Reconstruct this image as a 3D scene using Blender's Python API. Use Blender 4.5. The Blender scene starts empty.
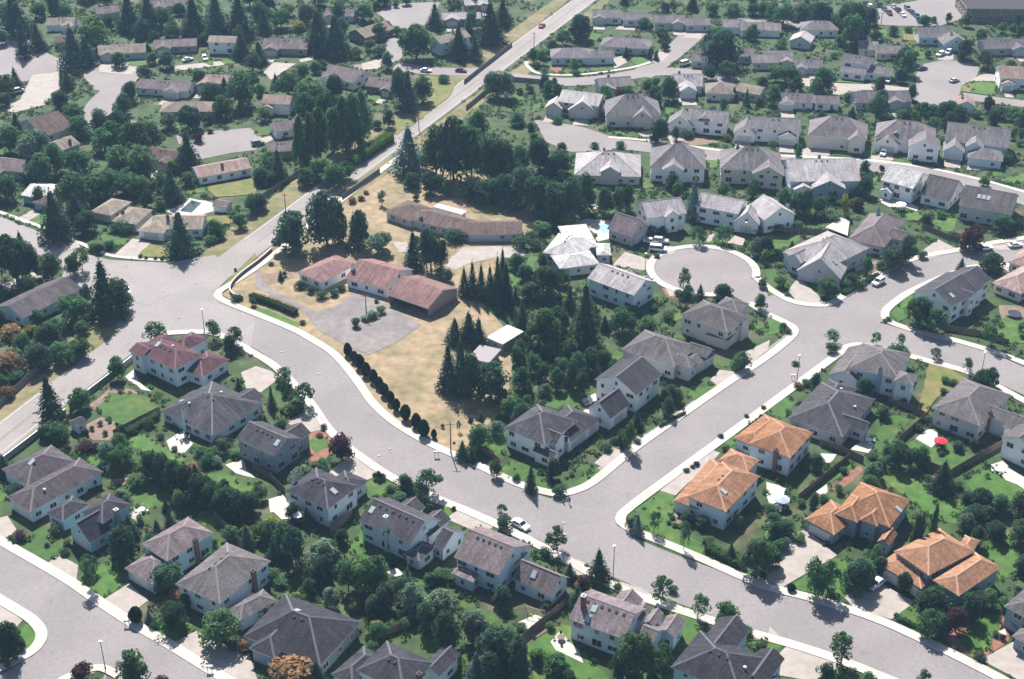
import bpy, bmesh, math, random
import numpy as np
from mathutils import Vector, Matrix
from mathutils.geometry import tessellate_polygon

# ------------------------------------------------------------------ camera, sky, sun, exposure
SC = bpy.context.scene
CAM_H, PITCH, FPX = 190.0, math.radians(30.0), 1422.0
cam_d = bpy.data.cameras.new("camera"); cam = bpy.data.objects.new("camera", cam_d)
SC.collection.objects.link(cam); SC.camera = cam
cam.location = (0, 0, CAM_H); cam.rotation_euler = (math.radians(60.0), 0, 0)
cam_d.sensor_width = 36.0; cam_d.lens = FPX / 1024 * 36.0
cam_d.clip_start = 1.0; cam_d.clip_end = 20000.0

SUN_EL = math.radians(49.0)
SHADOW = Vector((0.23, -0.973, 0)).normalized()            # where shadows fall on the ground
sun_dir = Vector((-SHADOW.x * math.cos(SUN_EL), -SHADOW.y * math.cos(SUN_EL), math.sin(SUN_EL)))
world = bpy.data.worlds.new("World"); SC.world = world; world.use_nodes = True
wn = world.node_tree.nodes; bg = wn["Background"]
sky = wn.new("ShaderNodeTexSky"); sky.sky_type = 'NISHITA'; sky.sun_disc = False
sky.sun_elevation = SUN_EL; sky.sun_rotation = math.atan2(sun_dir.x, sun_dir.y)
sky.air_density = 1.0; sky.dust_density = 1.0
world.node_tree.links.new(sky.outputs[0], bg.inputs[0]); bg.inputs[1].default_value = 0.065
sun_d = bpy.data.lights.new("sun", 'SUN'); sun_d.energy = 5.0; sun_d.angle = math.radians(0.5)
sun_d.color = (1.0, 0.97, 0.93)
sun = bpy.data.objects.new("sun", sun_d); SC.collection.objects.link(sun)
sun.location = (0, 300, 400)
sun.rotation_euler = (-sun_dir).to_track_quat('-Z', 'Y').to_euler()
SC.view_settings.view_transform = 'Standard'; SC.view_settings.look = 'None'
SC.view_settings.exposure = 1.18; SC.view_settings.gamma = 1.0
SC.render.engine = 'CYCLES'
SC.cycles.max_bounces = 5; SC.cycles.diffuse_bounces = 2; SC.cycles.glossy_bounces = 2
SC.cycles.transmission_bounces = 3; SC.cycles.transparent_max_bounces = 6; SC.cycles.volume_bounces = 0

# ------------------------------------------------------------------ helpers
RND = random.Random(7)
COL = SC.collection
SP, CP = math.sin(PITCH), math.cos(PITCH)
def at(px, py, z=0.0):
    u = (px - 512.0) / FPX; v = (py - 339.5) / FPX
    d = Vector((u, CP - v * SP, -SP - v * CP)); t = (CAM_H - z) / (-d.z)
    return Vector((d.x * t, d.y * t, z))
def proj(p):
    dx, dy, dz = p[0], p[1], p[2] - CAM_H
    zc = dy * CP - dz * SP; yc = dy * SP + dz * CP
    return 512 + FPX * dx / zc, 339.5 - FPX * yc / zc
def scale_at(p):
    return FPX / (p[1] * CP - (p[2] - CAM_H) * SP)
class T:                                     # a zoomed crop of the photograph: crop pixels -> photo pixels
    def __init__(s, x0, y0, w): s.x0, s.y0, s.k = x0, y0, w / (1022.0 if w != 150 else 1018.0)
    def __call__(s, u, v): return (s.x0 + u * s.k, s.y0 + v * s.k)
PX = T(0, 0, 1022.0)
TL = {c + str(r + 1): T(x, y, 256) for c, x in zip("abcd", (0, 256, 512, 768)) for r, y in enumerate((0, 170, 340, 509))}

def mesh_obj(name, verts, faces, mats, parent=None, mat_idx=None, smooth=False):
    me = bpy.data.meshes.new(name); me.from_pydata([tuple(v) for v in verts], [], faces)
    for m in (mats if isinstance(mats, (list, tuple)) else [mats]): me.materials.append(m)
    if mat_idx: me.polygons.foreach_set("material_index", mat_idx)
    if smooth: me.polygons.foreach_set("use_smooth", [True] * len(me.polygons))
    return link(name, me, parent)
def link(name, me, parent=None):
    o = bpy.data.objects.new(name, me); COL.objects.link(o)
    if parent: o.parent = parent
    return o
def empty(name, loc=(0, 0, 0), rz=0):
    o = bpy.data.objects.new(name, None); COL.objects.link(o); o.location = loc; o.rotation_euler = (0, 0, rz)
    o.empty_display_size = 0.5
    return o
def tag(o, label=None, cat=None, group=None, kind=None):
    if label: o["label"] = label
    if cat: o["category"] = cat
    if group: o["group"] = group
    if kind: o["kind"] = kind
    return o
class MB:                                    # collects boxes, prisms and tubes into one mesh
    def __init__(s): s.v, s.f, s.m = [], [], []
    def add(s, vs, fs, m=0):
        n = len(s.v); s.v += [tuple(x) for x in vs]
        for f in fs: s.f.append([i + n for i in f]); s.m.append(m)
    def box(s, c, size, m=0, rz=0.0):
        hx, hy, hz = size[0] / 2, size[1] / 2, size[2] / 2; ca, sa = math.cos(rz), math.sin(rz); vs = []
        for z in (-hz, hz):
            for x, y in ((-hx, -hy), (hx, -hy), (hx, hy), (-hx, hy)):
                vs.append((c[0] + x * ca - y * sa, c[1] + x * sa + y * ca, c[2] + z))
        s.add(vs, [(3, 2, 1, 0), (4, 5, 6, 7), (0, 1, 5, 4), (1, 2, 6, 5), (2, 3, 7, 6), (3, 0, 4, 7)], m)
    def tube(s, p, q, r0, r1, n=6, m=0, cap=True):
        p, q = Vector(p), Vector(q); d = (q - p).normalized()
        a = d.orthogonal().normalized(); b = d.cross(a); vs = []
        for c, r in ((p, r0), (q, r1)):
            for i in range(n):
                t = 2 * math.pi * i / n; vs.append(c + a * (r * math.cos(t)) + b * (r * math.sin(t)))
        fs = [(i, (i + 1) % n, n + (i + 1) % n, n + i) for i in range(n)]
        if cap: fs += [tuple(range(n - 1, -1, -1)), tuple(range(n, 2 * n))]
        s.add(vs, fs, m)
    def lathe(s, prof, n=10, c=(0, 0, 0), m=0):
        vs = [(c[0] + r * math.cos(2 * math.pi * i / n), c[1] + r * math.sin(2 * math.pi * i / n), c[2] + z) for r, z in prof for i in range(n)]
        fs = [(k * n + i, k * n + (i + 1) % n, (k + 1) * n + (i + 1) % n, (k + 1) * n + i) for k in range(len(prof) - 1) for i in range(n)]
        fs += [tuple(range(n - 1, -1, -1)), tuple(range((len(prof) - 1) * n, len(prof) * n))]
        s.add(vs, fs, m)
    def mesh(s, name, mats):
        me = bpy.data.meshes.new(name); me.from_pydata(s.v, [], s.f)
        for m in (mats if isinstance(mats, (list, tuple)) else [mats]): me.materials.append(m)
        me.polygons.foreach_set("material_index", s.m)
        return me
    def build(s, name, mats, parent=None): return link(name, s.mesh(name, mats), parent)

# ------------------------------------------------------------------ materials
def mat(name, col, var=0.15, scale=0.5, rough=0.85, bump=0.0, bscale=4.0, col2=None, mix=0.5, scale2=None, objrand=0.0, spec=0.25, stretch=None):
    m = bpy.data.materials.new(name); m.use_nodes = True
    nt = m.node_tree; N, L = nt.nodes, nt.links; b = N["Principled BSDF"]
    b.inputs["Roughness"].default_value = rough; b.inputs["Specular IOR Level"].default_value = spec
    geo = N.new("ShaderNodeNewGeometry"); pos = geo.outputs["Position"]
    if stretch:
        mp = N.new("ShaderNodeMapping"); mp.inputs["Scale"].default_value = stretch
        L.new(pos, mp.inputs[0]); pos = mp.outputs[0]
    def noise(sc, detail=4.0):
        n = N.new("ShaderNodeTexNoise"); n.inputs["Scale"].default_value = sc; n.inputs["Detail"].default_value = detail
        L.new(pos, n.inputs["Vector"]); return n.outputs[0]
    base = N.new("ShaderNodeRGB"); base.outputs[0].default_value = (*col, 1); out = base.outputs[0]
    if col2:
        r = N.new("ShaderNodeMapRange"); r.inputs[1].default_value = mix - 0.08; r.inputs[2].default_value = mix + 0.08
        L.new(noise(scale2 or scale * 0.3), r.inputs[0])
        mx = N.new("ShaderNodeMix"); mx.data_type = 'RGBA'; L.new(r.outputs[0], mx.inputs[0])
        L.new(out, mx.inputs[6]); mx.inputs[7].default_value = (*col2, 1); out = mx.outputs[2]
    if var > 0:
        v1 = N.new("ShaderNodeMapRange"); v1.inputs[1].default_value = 0.3; v1.inputs[2].default_value = 0.7
        v1.inputs[3].default_value = 1 - var; v1.inputs[4].default_value = 1 + var
        L.new(noise(scale, 6.0), v1.inputs[0])
        val = v1.outputs[0]
        if objrand > 0:
            oi = N.new("ShaderNodeObjectInfo"); v2 = N.new("ShaderNodeMapRange")
            v2.inputs[3].default_value = 1 - objrand; v2.inputs[4].default_value = 1 + objrand
            L.new(oi.outputs["Random"], v2.inputs[0])
            mu = N.new("ShaderNodeMath"); mu.operation = 'MULTIPLY'; L.new(val, mu.inputs[0]); L.new(v2.outputs[0], mu.inputs[1]); val = mu.outputs[0]
        vm = N.new("ShaderNodeVectorMath"); vm.operation = 'SCALE'; L.new(out, vm.inputs[0]); L.new(val, vm.inputs[3]); out = vm.outputs[0]
    L.new(out, b.inputs["Base Color"])
    if bump > 0:
        bp = N.new("ShaderNodeBump"); bp.inputs["Strength"].default_value = bump; bp.inputs["Distance"].default_value = 0.1
        L.new(noise(bscale, 3.0), bp.inputs["Height"]); L.new(bp.outputs[0], b.inputs["Normal"])
    return m
def roof_mat(name, c):
    m = bpy.data.materials.new(name); m.use_nodes = True
    nt = m.node_tree; N, L = nt.nodes, nt.links; b = N["Principled BSDF"]; b.inputs["Roughness"].default_value = 0.95; b.inputs["Specular IOR Level"].default_value = 0.06
    def vm(op, a, b_=None):
        n = N.new("ShaderNodeVectorMath"); n.operation = op
        if isinstance(a, tuple): n.inputs[0].default_value = a
        else: L.new(a, n.inputs[0])
        if b_ is not None:
            if isinstance(b_, tuple): n.inputs[1].default_value = b_
            else: L.new(b_, n.inputs[1])
        return n
    geo = N.new("ShaderNodeNewGeometry"); tn = geo.outputs["True Normal"]
    A = vm('NORMALIZE', vm('CROSS_PRODUCT', tn, (0, 0, 1)).outputs[0]).outputs[0]; Bv = vm('CROSS_PRODUCT', tn, A).outputs[0]
    sx = vm('DOT_PRODUCT', geo.outputs["Position"], A).outputs["Value"]; ty = vm('DOT_PRODUCT', geo.outputs["Position"], Bv).outputs["Value"]
    oi = N.new("ShaderNodeObjectInfo")
    def tex(fx, fy, detail, lo, hi, rough=0.6):
        cm = N.new("ShaderNodeCombineXYZ"); a = N.new("ShaderNodeMath"); a.operation = 'MULTIPLY'; a.inputs[1].default_value = fx; L.new(sx, a.inputs[0])
        d = N.new("ShaderNodeMath"); d.operation = 'MULTIPLY'; d.inputs[1].default_value = fy; L.new(ty, d.inputs[0])
        L.new(a.outputs[0], cm.inputs[0]); L.new(d.outputs[0], cm.inputs[1]); e = N.new("ShaderNodeMath"); e.operation = 'MULTIPLY'; e.inputs[1].default_value = 50.0; L.new(oi.outputs["Random"], e.inputs[0]); L.new(e.outputs[0], cm.inputs[2])
        n = N.new("ShaderNodeTexNoise"); n.inputs["Scale"].default_value = 1.0; n.inputs["Detail"].default_value = detail; n.inputs["Roughness"].default_value = rough; L.new(cm.outputs[0], n.inputs["Vector"])
        r = N.new("ShaderNodeMapRange"); r.inputs[1].default_value = 0.30; r.inputs[2].default_value = 0.70; r.inputs[3].default_value = lo; r.inputs[4].default_value = hi; L.new(n.outputs[0], r.inputs[0]); return r.outputs[0], n.outputs[0]
    st, _ = tex(1.1, 0.16, 3.0, 0.72, 1.26); sh, hgt = tex(1.5, 2.6, 3.0, 0.66, 1.34, 0.7); bl, _ = tex(0.25, 0.25, 2.0, 0.86, 1.12)
    m1 = N.new("ShaderNodeMath"); m1.operation = 'MULTIPLY'; L.new(st, m1.inputs[0]); L.new(sh, m1.inputs[1])
    m2 = N.new("ShaderNodeMath"); m2.operation = 'MULTIPLY'; L.new(m1.outputs[0], m2.inputs[0]); L.new(bl, m2.inputs[1])
    v2 = N.new("ShaderNodeMapRange"); v2.inputs[3].default_value = 0.9; v2.inputs[4].default_value = 1.12; L.new(oi.outputs["Random"], v2.inputs[0])
    m3 = N.new("ShaderNodeMath"); m3.operation = 'MULTIPLY'; L.new(m2.outputs[0], m3.inputs[0]); L.new(v2.outputs[0], m3.inputs[1])
    sc = N.new("ShaderNodeVectorMath"); sc.operation = 'SCALE'; sc.inputs[0].default_value = c; L.new(m3.outputs[0], sc.inputs[3]); L.new(sc.outputs[0], b.inputs["Base Color"])
    bp = N.new("ShaderNodeBump"); bp.inputs["Strength"].default_value = 0.5; bp.inputs["Distance"].default_value = 0.08; L.new(hgt, bp.inputs["Height"]); L.new(bp.outputs[0], b.inputs["Normal"])
    return m
def asphalt_mat(name, c, seam=0.93):
    m = mat(name, c, 0.10, 1.4, col2=tuple(x * 0.90 for x in c), mix=0.50, scale2=0.06, bump=0.15, bscale=6.0)
    nt = m.node_tree; N, L = nt.nodes, nt.links; b = N["Principled BSDF"]; src = b.inputs["Base Color"].links[0].from_socket
    geo = N.new("ShaderNodeNewGeometry"); nz = N.new("ShaderNodeTexNoise"); nz.inputs["Scale"].default_value = 0.25; L.new(geo.outputs["Position"], nz.inputs["Vector"])
    ad = N.new("ShaderNodeVectorMath"); ad.operation = 'MULTIPLY_ADD'; ad.inputs[1].default_value = (5, 5, 0); L.new(nz.outputs["Color"], ad.inputs[0]); L.new(geo.outputs["Position"], ad.inputs[2])
    vo = N.new("ShaderNodeTexVoronoi"); vo.feature = 'DISTANCE_TO_EDGE'; vo.inputs["Scale"].default_value = 0.085; L.new(ad.outputs[0], vo.inputs["Vector"])
    r = N.new("ShaderNodeMapRange"); r.inputs[1].default_value = 0.004; r.inputs[2].default_value = 0.016; r.inputs[3].default_value = seam; r.inputs[4].default_value = 1.0; L.new(vo.outputs["Distance"], r.inputs[0])
    st = N.new("ShaderNodeTexNoise"); st.inputs["Scale"].default_value = 0.33; st.inputs["Detail"].default_value = 5.0; L.new(geo.outputs["Position"], st.inputs["Vector"])
    r2 = N.new("ShaderNodeMapRange"); r2.inputs[1].default_value = 0.62; r2.inputs[2].default_value = 0.75; r2.inputs[3].default_value = 1.0; r2.inputs[4].default_value = 0.84; L.new(st.outputs[0], r2.inputs[0])
    mu = N.new("ShaderNodeMath"); mu.operation = 'MULTIPLY'; L.new(r.outputs[0], mu.inputs[0]); L.new(r2.outputs[0], mu.inputs[1])
    sc = N.new("ShaderNodeVectorMath"); sc.operation = 'SCALE'; L.new(src, sc.inputs[0]); L.new(mu.outputs[0], sc.inputs[3]); L.new(sc.outputs[0], b.inputs["Base Color"])
    return m
def leaf_mat(name, col, objrand=0.28, var=0.4, transl=0.42):
    m = bpy.data.materials.new(name); m.use_nodes = True
    nt = m.node_tree; N, L = nt.nodes, nt.links; N.remove(N["Principled BSDF"])
    out = N["Material Output"]
    tc = N.new("ShaderNodeTexCoord"); n = N.new("ShaderNodeTexNoise"); n.inputs["Scale"].default_value = 5.0; n.inputs["Detail"].default_value = 5
    L.new(tc.outputs["Object"], n.inputs["Vector"])
    mr = N.new("ShaderNodeMapRange"); mr.inputs[1].default_value = 0.3; mr.inputs[2].default_value = 0.7
    mr.inputs[3].default_value = 1 - var; mr.inputs[4].default_value = 1 + var; L.new(n.outputs[0], mr.inputs[0])
    oi = N.new("ShaderNodeObjectInfo"); hs = N.new("ShaderNodeHueSaturation"); hs.inputs["Color"].default_value = (*col, 1)
    h = N.new("ShaderNodeMapRange"); h.inputs[3].default_value = 0.475; h.inputs[4].default_value = 0.53; L.new(oi.outputs["Random"], h.inputs[0])
    L.new(h.outputs[0], hs.inputs["Hue"])
    m2 = N.new("ShaderNodeMath"); m2.operation = 'MULTIPLY'; m2.inputs[1].default_value = 7.31; L.new(oi.outputs["Random"], m2.inputs[0])
    fr = N.new("ShaderNodeMath"); fr.operation = 'FRACT'; L.new(m2.outputs[0], fr.inputs[0])
    v = N.new("ShaderNodeMapRange"); v.inputs[3].default_value = 1 - objrand; v.inputs[4].default_value = 1 + objrand; L.new(fr.outputs[0], v.inputs[0])
    mu = N.new("ShaderNodeMath"); mu.operation = 'MULTIPLY'; L.new(v.outputs[0], mu.inputs[0]); L.new(mr.outputs[0], mu.inputs[1])
    L.new(mu.outputs[0], hs.inputs["Value"])
    d = N.new("ShaderNodeBsdfDiffuse"); t = N.new("ShaderNodeBsdfTranslucent"); mx = N.new("ShaderNodeMixShader"); mx.inputs[0].default_value = transl
    L.new(hs.outputs[0], d.inputs[0]); L.new(hs.outputs[0], t.inputs[0]); L.new(d.outputs[0], mx.inputs[1]); L.new(t.outputs[0], mx.inputs[2])
    L.new(mx.outputs[0], out.inputs[0])
    return m

M = {}
M['ground'] = mat('ground', (0.028, 0.053, 0.012), 0.45, 0.25, col2=(0.085, 0.072, 0.04), mix=0.62, scale2=0.07, bump=0.4, bscale=1.5)
M['lawn'] = mat('lawn', (0.038, 0.090, 0.013), 0.28, 0.45, col2=(0.066, 0.100, 0.020), mix=0.6, scale2=0.10, bump=0.5, bscale=3.0, objrand=0.2)
M['lawn_yellow'] = mat('lawn_yellow', (0.105, 0.115, 0.026), 0.22, 0.35, col2=(0.15, 0.12, 0.045), mix=0.55, scale2=0.12, bump=0.5, bscale=3.0)
M['dry'] = mat('dry_grass', (0.235, 0.172, 0.100), 0.28, 0.35, col2=(0.165, 0.132, 0.068), mix=0.53, scale2=0.07, bump=0.5, bscale=2.0)
M['verge'] = mat('verge', (0.165, 0.13, 0.065), 0.25, 0.35, col2=(0.10, 0.10, 0.035), mix=0.5, scale2=0.06, bump=0.5, bscale=2.0)
M['soil'] = mat('soil', (0.17, 0.115, 0.085), 0.3, 0.6, bump=0.5, bscale=3.0)
M['mulch'] = mat('mulch', (0.19, 0.085, 0.055), 0.3, 0.8, bump=0.5, bscale=3.0)
M['asphalt'] = asphalt_mat('asphalt', (0.200, 0.178, 0.174))
M['asphalt_main'] = asphalt_mat('asphalt_main', (0.232, 0.206, 0.196))
M['asphalt_old'] = asphalt_mat('asphalt_old', (0.205, 0.180, 0.174), 0.90)
M['tarmac_patch'] = mat('tarmac_patch', (0.150, 0.130, 0.128), 0.18, 0.5, col2=(0.185, 0.158, 0.148), mix=0.52, scale2=0.12)
M['walk'] = mat('sidewalk', (0.395, 0.36, 0.32), 0.10, 0.6, col2=(0.35, 0.315, 0.28), mix=0.55, scale2=0.12, bump=0.1, bscale=5)
M['kerb'] = mat('kerb', (0.40, 0.36, 0.33), 0.08, 0.6)
M['drive'] = mat('driveway', (0.285, 0.245, 0.218), 0.12, 0.5, col2=(0.265, 0.23, 0.205), mix=0.55, scale2=0.2, bump=0.1, bscale=5)
M['patio'] = mat('patio', (0.38, 0.345, 0.315), 0.08, 0.6)
M['paint_white'] = mat('road_paint', (0.62, 0.58, 0.53), 0.2, 1.5)
M['paint_yellow'] = mat('road_paint_yellow', (0.36, 0.30, 0.20), 0.2, 1.5)
M['pool'] = mat('pool_water', (0.03, 0.05, 0.045), 0.1, 0.5, rough=0.05, spec=0.5)
M['pool_blue'] = mat('pool_water_blue', (0.25, 0.45, 0.47), 0.1, 0.5, rough=0.05, spec=0.5)
ROOF = {'grey': (0.122, 0.114, 0.128), 'dark': (0.084, 0.080, 0.094), 'mid': (0.155, 0.138, 0.140), 'light': (0.26, 0.235, 0.235), 'tan': (0.25, 0.205, 0.170),
        'white': (0.55, 0.52, 0.50), 'orange': (0.37, 0.188, 0.104), 'orange2': (0.40, 0.215, 0.128), 'red': (0.135, 0.072, 0.082), 'redbrown': (0.25, 0.150, 0.140), 'brown': (0.155, 0.112, 0.100),
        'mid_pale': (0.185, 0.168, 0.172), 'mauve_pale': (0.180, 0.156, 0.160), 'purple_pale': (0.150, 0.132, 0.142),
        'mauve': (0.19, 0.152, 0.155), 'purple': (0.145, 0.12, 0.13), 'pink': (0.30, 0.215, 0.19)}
for k, c in ROOF.items():
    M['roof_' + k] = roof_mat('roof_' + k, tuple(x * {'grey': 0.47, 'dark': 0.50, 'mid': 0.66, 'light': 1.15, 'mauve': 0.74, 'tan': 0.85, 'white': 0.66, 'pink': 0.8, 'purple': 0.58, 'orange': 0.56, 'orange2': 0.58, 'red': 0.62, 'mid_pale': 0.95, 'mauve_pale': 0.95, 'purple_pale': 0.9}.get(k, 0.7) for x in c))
    M['cap_' + k] = mat('cap_' + k, tuple(x * 0.85 + 0.035 for x in c), 0.1, 1.0)
WALL = {'white': (0.82, 0.81, 0.80), 'cream': (0.60, 0.55, 0.46), 'blue': (0.33, 0.42, 0.47), 'pale_blue': (0.56, 0.63, 0.67), 'grey': (0.47, 0.47, 0.49), 'beige': (0.56, 0.51, 0.46),
        'tan': (0.36, 0.29, 0.24), 'brown': (0.20, 0.145, 0.115), 'slate': (0.22, 0.28, 0.33), 'mauve': (0.44, 0.37, 0.37), 'teal': (0.34, 0.52, 0.57)}
for k, c in WALL.items(): M['wall_' + k] = mat('wall_' + k, c, 0.05, 0.6, bump=0.15, bscale=3.0, stretch=(0.3, 0.3, 4.0), rough=0.7)
M['trim'] = mat('trim', (0.62, 0.60, 0.58), 0.05, 1.0, rough=0.6)
M['fascia_dark'] = mat('fascia_dark', (0.20, 0.15, 0.12), 0.1, 1.0)
M['garage'] = mat('garage_door', (0.58, 0.56, 0.54), 0.04, 1.0, rough=0.6)
M['door'] = mat('door', (0.16, 0.08, 0.06), 0.1, 1.0)
M['glass'] = mat('window_glass', (0.022, 0.03, 0.036), 0.2, 0.3, rough=0.08, spec=0.5)
M['skylight'] = mat('skylight_glass', (0.30, 0.34, 0.36), 0.1, 1.0, rough=0.15, spec=0.5)
M['brick'] = mat('brick', (0.20, 0.10, 0.085), 0.2, 2.0, bump=0.3, bscale=8)
M['metal'] = mat('metal', (0.30, 0.30, 0.30), 0.1, 1.0, rough=0.5)
M['vent'] = mat('roof_vent', (0.06, 0.055, 0.055), 0.1, 1.0)
M['fence'] = mat('fence_wood', (0.155, 0.115, 0.088), 0.25, 1.5, bump=0.4, bscale=6, stretch=(3, 3, 0.4))
M['fence_grey'] = mat('fence_grey', (0.20, 0.18, 0.165), 0.2, 1.5, bump=0.4, bscale=6, stretch=(3, 3, 0.4))
M['wall_top'] = mat('painted_wall', (0.60, 0.575, 0.53), 0.08, 1.0)
M['bark'] = mat('bark', (0.10, 0.075, 0.058), 0.3, 3.0, bump=0.6, bscale=8)
M['pole_wood'] = mat('pole_wood', (0.15, 0.115, 0.09), 0.2, 2.0)
M['pole_metal'] = mat('pole_metal', (0.12, 0.115, 0.11), 0.1, 2.0, rough=0.5)
M['lamp_head'] = mat('lamp_head', (0.62, 0.60, 0.58), 0.05, 2.0, rough=0.4)
LEAF = {'deciduous': (0.052, 0.100, 0.042), 'dark': (0.034, 0.066, 0.036), 'light': (0.085, 0.145, 0.042), 'conifer': (0.028, 0.054, 0.036), 'spruce': (0.075, 0.115, 0.10),
        'plum': (0.055, 0.026, 0.032), 'yellow': (0.20, 0.21, 0.04), 'sage': (0.10, 0.145, 0.095), 'arbor': (0.018, 0.032, 0.016), 'rust': (0.16, 0.095, 0.05), 'hedge': (0.04, 0.075, 0.022), 'hedge_bright': (0.10, 0.155, 0.03), 'flower': (0.33, 0.07, 0.08)}
LEAF['poplar'] = (0.060, 0.110, 0.042)
LEAF['under'] = (0.030, 0.054, 0.018)
for k, c in LEAF.items(): LEAF[k] = tuple(x * {'arbor': 1.1, 'flower': 1.0, 'yellow': 1.1, 'light': 1.25, 'plum': 1.3}.get(k, 1.55) for x in c)
for k, c in LEAF.items(): M['leaf_' + k] = leaf_mat('leaf_' + k, c)
CARP = {'white': (0.75, 0.75, 0.74), 'red': (0.35, 0.02, 0.025), 'maroon': (0.16, 0.015, 0.03), 'black': (0.02, 0.02, 0.022), 'silver': (0.42, 0.43, 0.44), 'blue': (0.05, 0.09, 0.2), 'grey': (0.15, 0.15, 0.16)}
for k, c in CARP.items(): M['car_' + k] = mat('car_paint_' + k, c, 0.02, 1.0, rough=0.25, spec=0.6)
M['tyre'] = mat('tyre', (0.02, 0.02, 0.02), 0.1, 1.0)
M['cloth_red'] = mat('cloth_red', (0.48, 0.03, 0.04), 0.05, 1.0)
M['cloth_blue'] = mat('cloth_blue', (0.32, 0.36, 0.58), 0.05, 1.0)
M['cloth_white'] = mat('cloth_white', (0.72, 0.70, 0.66), 0.05, 1.0)
M['deckwood'] = mat('deck_wood', (0.40, 0.28, 0.17), 0.15, 2.0)
M['skin'] = mat('skin', (0.45, 0.28, 0.20), 0.05, 2.0)
M['cloth_dark'] = mat('cloth_dark', (0.03, 0.03, 0.04), 0.1, 2.0)
M['fur'] = mat('fur', (0.10, 0.07, 0.05), 0.2, 3.0)

# ------------------------------------------------------------------ which ground is already taken (0.5 m grid)
GX0, GY0, GS, GW, GH = -330.0, 130.0, 0.5, 1320, 1260
OCC = np.zeros((GH, GW), dtype=np.uint8)
def mark(P, val=1):
    xs = np.array([p[0] for p in P]); ys = np.array([p[1] for p in P])
    i0, i1 = max(0, int((ys.min() - GY0) / GS)), min(GH - 1, int((ys.max() - GY0) / GS) + 1)
    n = len(P)
    for i in range(i0, i1 + 1):
        y = GY0 + (i + 0.5) * GS; cr = []
        for k in range(n):
            ya, yb = ys[k], ys[(k + 1) % n]
            if (ya > y) != (yb > y): cr.append(xs[k] + (y - ya) / (yb - ya) * (xs[(k + 1) % n] - xs[k]))
        cr.sort()
        for a, b in zip(cr[::2], cr[1::2]):
            j0, j1 = max(0, int((a - GX0) / GS)), min(GW, int((b - GX0) / GS) + 1)
            if j1 > j0: OCC[i, j0:j1] = val
def occ(x, y):
    i, j = int((y - GY0) / GS), int((x - GX0) / GS)
    return 9 if not (0 <= i < GH and 0 <= j < GW) else OCC[i, j]
# ------------------------------------------------------------------ ground sheets, roads, kerbs
def smooth_line(pts, n=6):
    P = [Vector(p) for p in pts]; out = []
    for i in range(len(P) - 1):
        p0 = P[max(i - 1, 0)]; p1 = P[i]; p2 = P[i + 1]; p3 = P[min(i + 2, len(P) - 1)]
        for k in range(n):
            t = k / n
            out.append(0.5 * ((2 * p1) + (p2 - p0) * t + (2 * p0 - 5 * p1 + 4 * p2 - p3) * t * t + (3 * p1 - p0 - 3 * p2 + p3) * t ** 3))
    out.append(P[-1]); return out
def normals2(P):
    out = []
    for i in range(len(P)):
        d = P[min(i + 1, len(P) - 1)] - P[max(i - 1, 0)]; d.z = 0
        if d.length < 1e-6: d = Vector((1, 0, 0))
        d.normalize(); out.append(Vector((-d.y, d.x, 0)))
    return out
def ribbon(name, P, o0, o1, z, m, kind='structure', parent=None):
    N = normals2(P); v, f = [], []
    for i in range(len(P) - 1): mark([P[i] + N[i] * o0, P[i + 1] + N[i + 1] * o0, P[i + 1] + N[i + 1] * o1, P[i] + N[i] * o1], 3)
    for p, n in zip(P, N):
        a = p + n * o0; b = p + n * o1; v += [(a.x, a.y, z), (b.x, b.y, z)]
    for i in range(len(P) - 1):
        f.append((2 * i, 2 * i + 2, 2 * i + 3, 2 * i + 1) if o0 > o1 else (2 * i + 1, 2 * i + 3, 2 * i + 2, 2 * i))
    o = mesh_obj(name, v, f, m, parent)
    if kind and not parent: o["kind"] = kind
    return o
EDGES = []
zc = {'soil': 0.010, 'lawn': 0.030, 'drive': 0.075, 'patio': 0.10, 'road': 0.02}
def patch(name, m, pts, layer, wobble=0.35, tl=None):
    """a flat area outlined by photo (or crop) pixels, laid on the ground as its own sheet"""
    zc[layer] += 0.0015 if layer != 'road' else 0.004
    P = [at(*(tl(*p) if tl else p)) for p in pts]
    if name == 'lawn': EDGES.extend(zip(P, P[1:] + P[:1]))
    mark(P, 4 if name in ('driveway', 'courtyard', 'gravel_drive', 'patio') or 'pavement' in name else 2 if name in ('dry_lot', 'verge', 'garden_bed', 'dry_lawn', 'verge_grass') else 1)
    n = len(P); Q = []
    for i in range(n):
        a, b = P[i], P[(i + 1) % n]; L = (b - a).length; k = max(1, int(L / 2.5)) if wobble > 0 else 1
        for j in range(k):
            q = a.lerp(b, j / k)
            if wobble > 0: q = q + Vector((RND.uniform(-wobble, wobble), RND.uniform(-wobble, wobble), 0))
            Q.append((q.x, q.y, zc[layer]))
    ar = sum(Q[i][0] * Q[(i + 1) % len(Q)][1] - Q[(i + 1) % len(Q)][0] * Q[i][1] for i in range(len(Q)))
    if ar < 0: Q.reverse()
    tris = tessellate_polygon([[Vector(q) for q in Q]])
    me = bpy.data.meshes.new(name); me.from_pydata(Q, [], [tuple(t) for t in tris]); me.materials.append(M[m])
    o = link(name, me); o["kind"] = 'structure'; return o

g = mesh_obj('ground', [(-6000, -2000, 0), (6000, -2000, 0), (6000, 9000, 0), (-6000, 9000, 0)], [(0, 1, 2, 3)], M['ground']); g["kind"] = 'structure'

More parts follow.
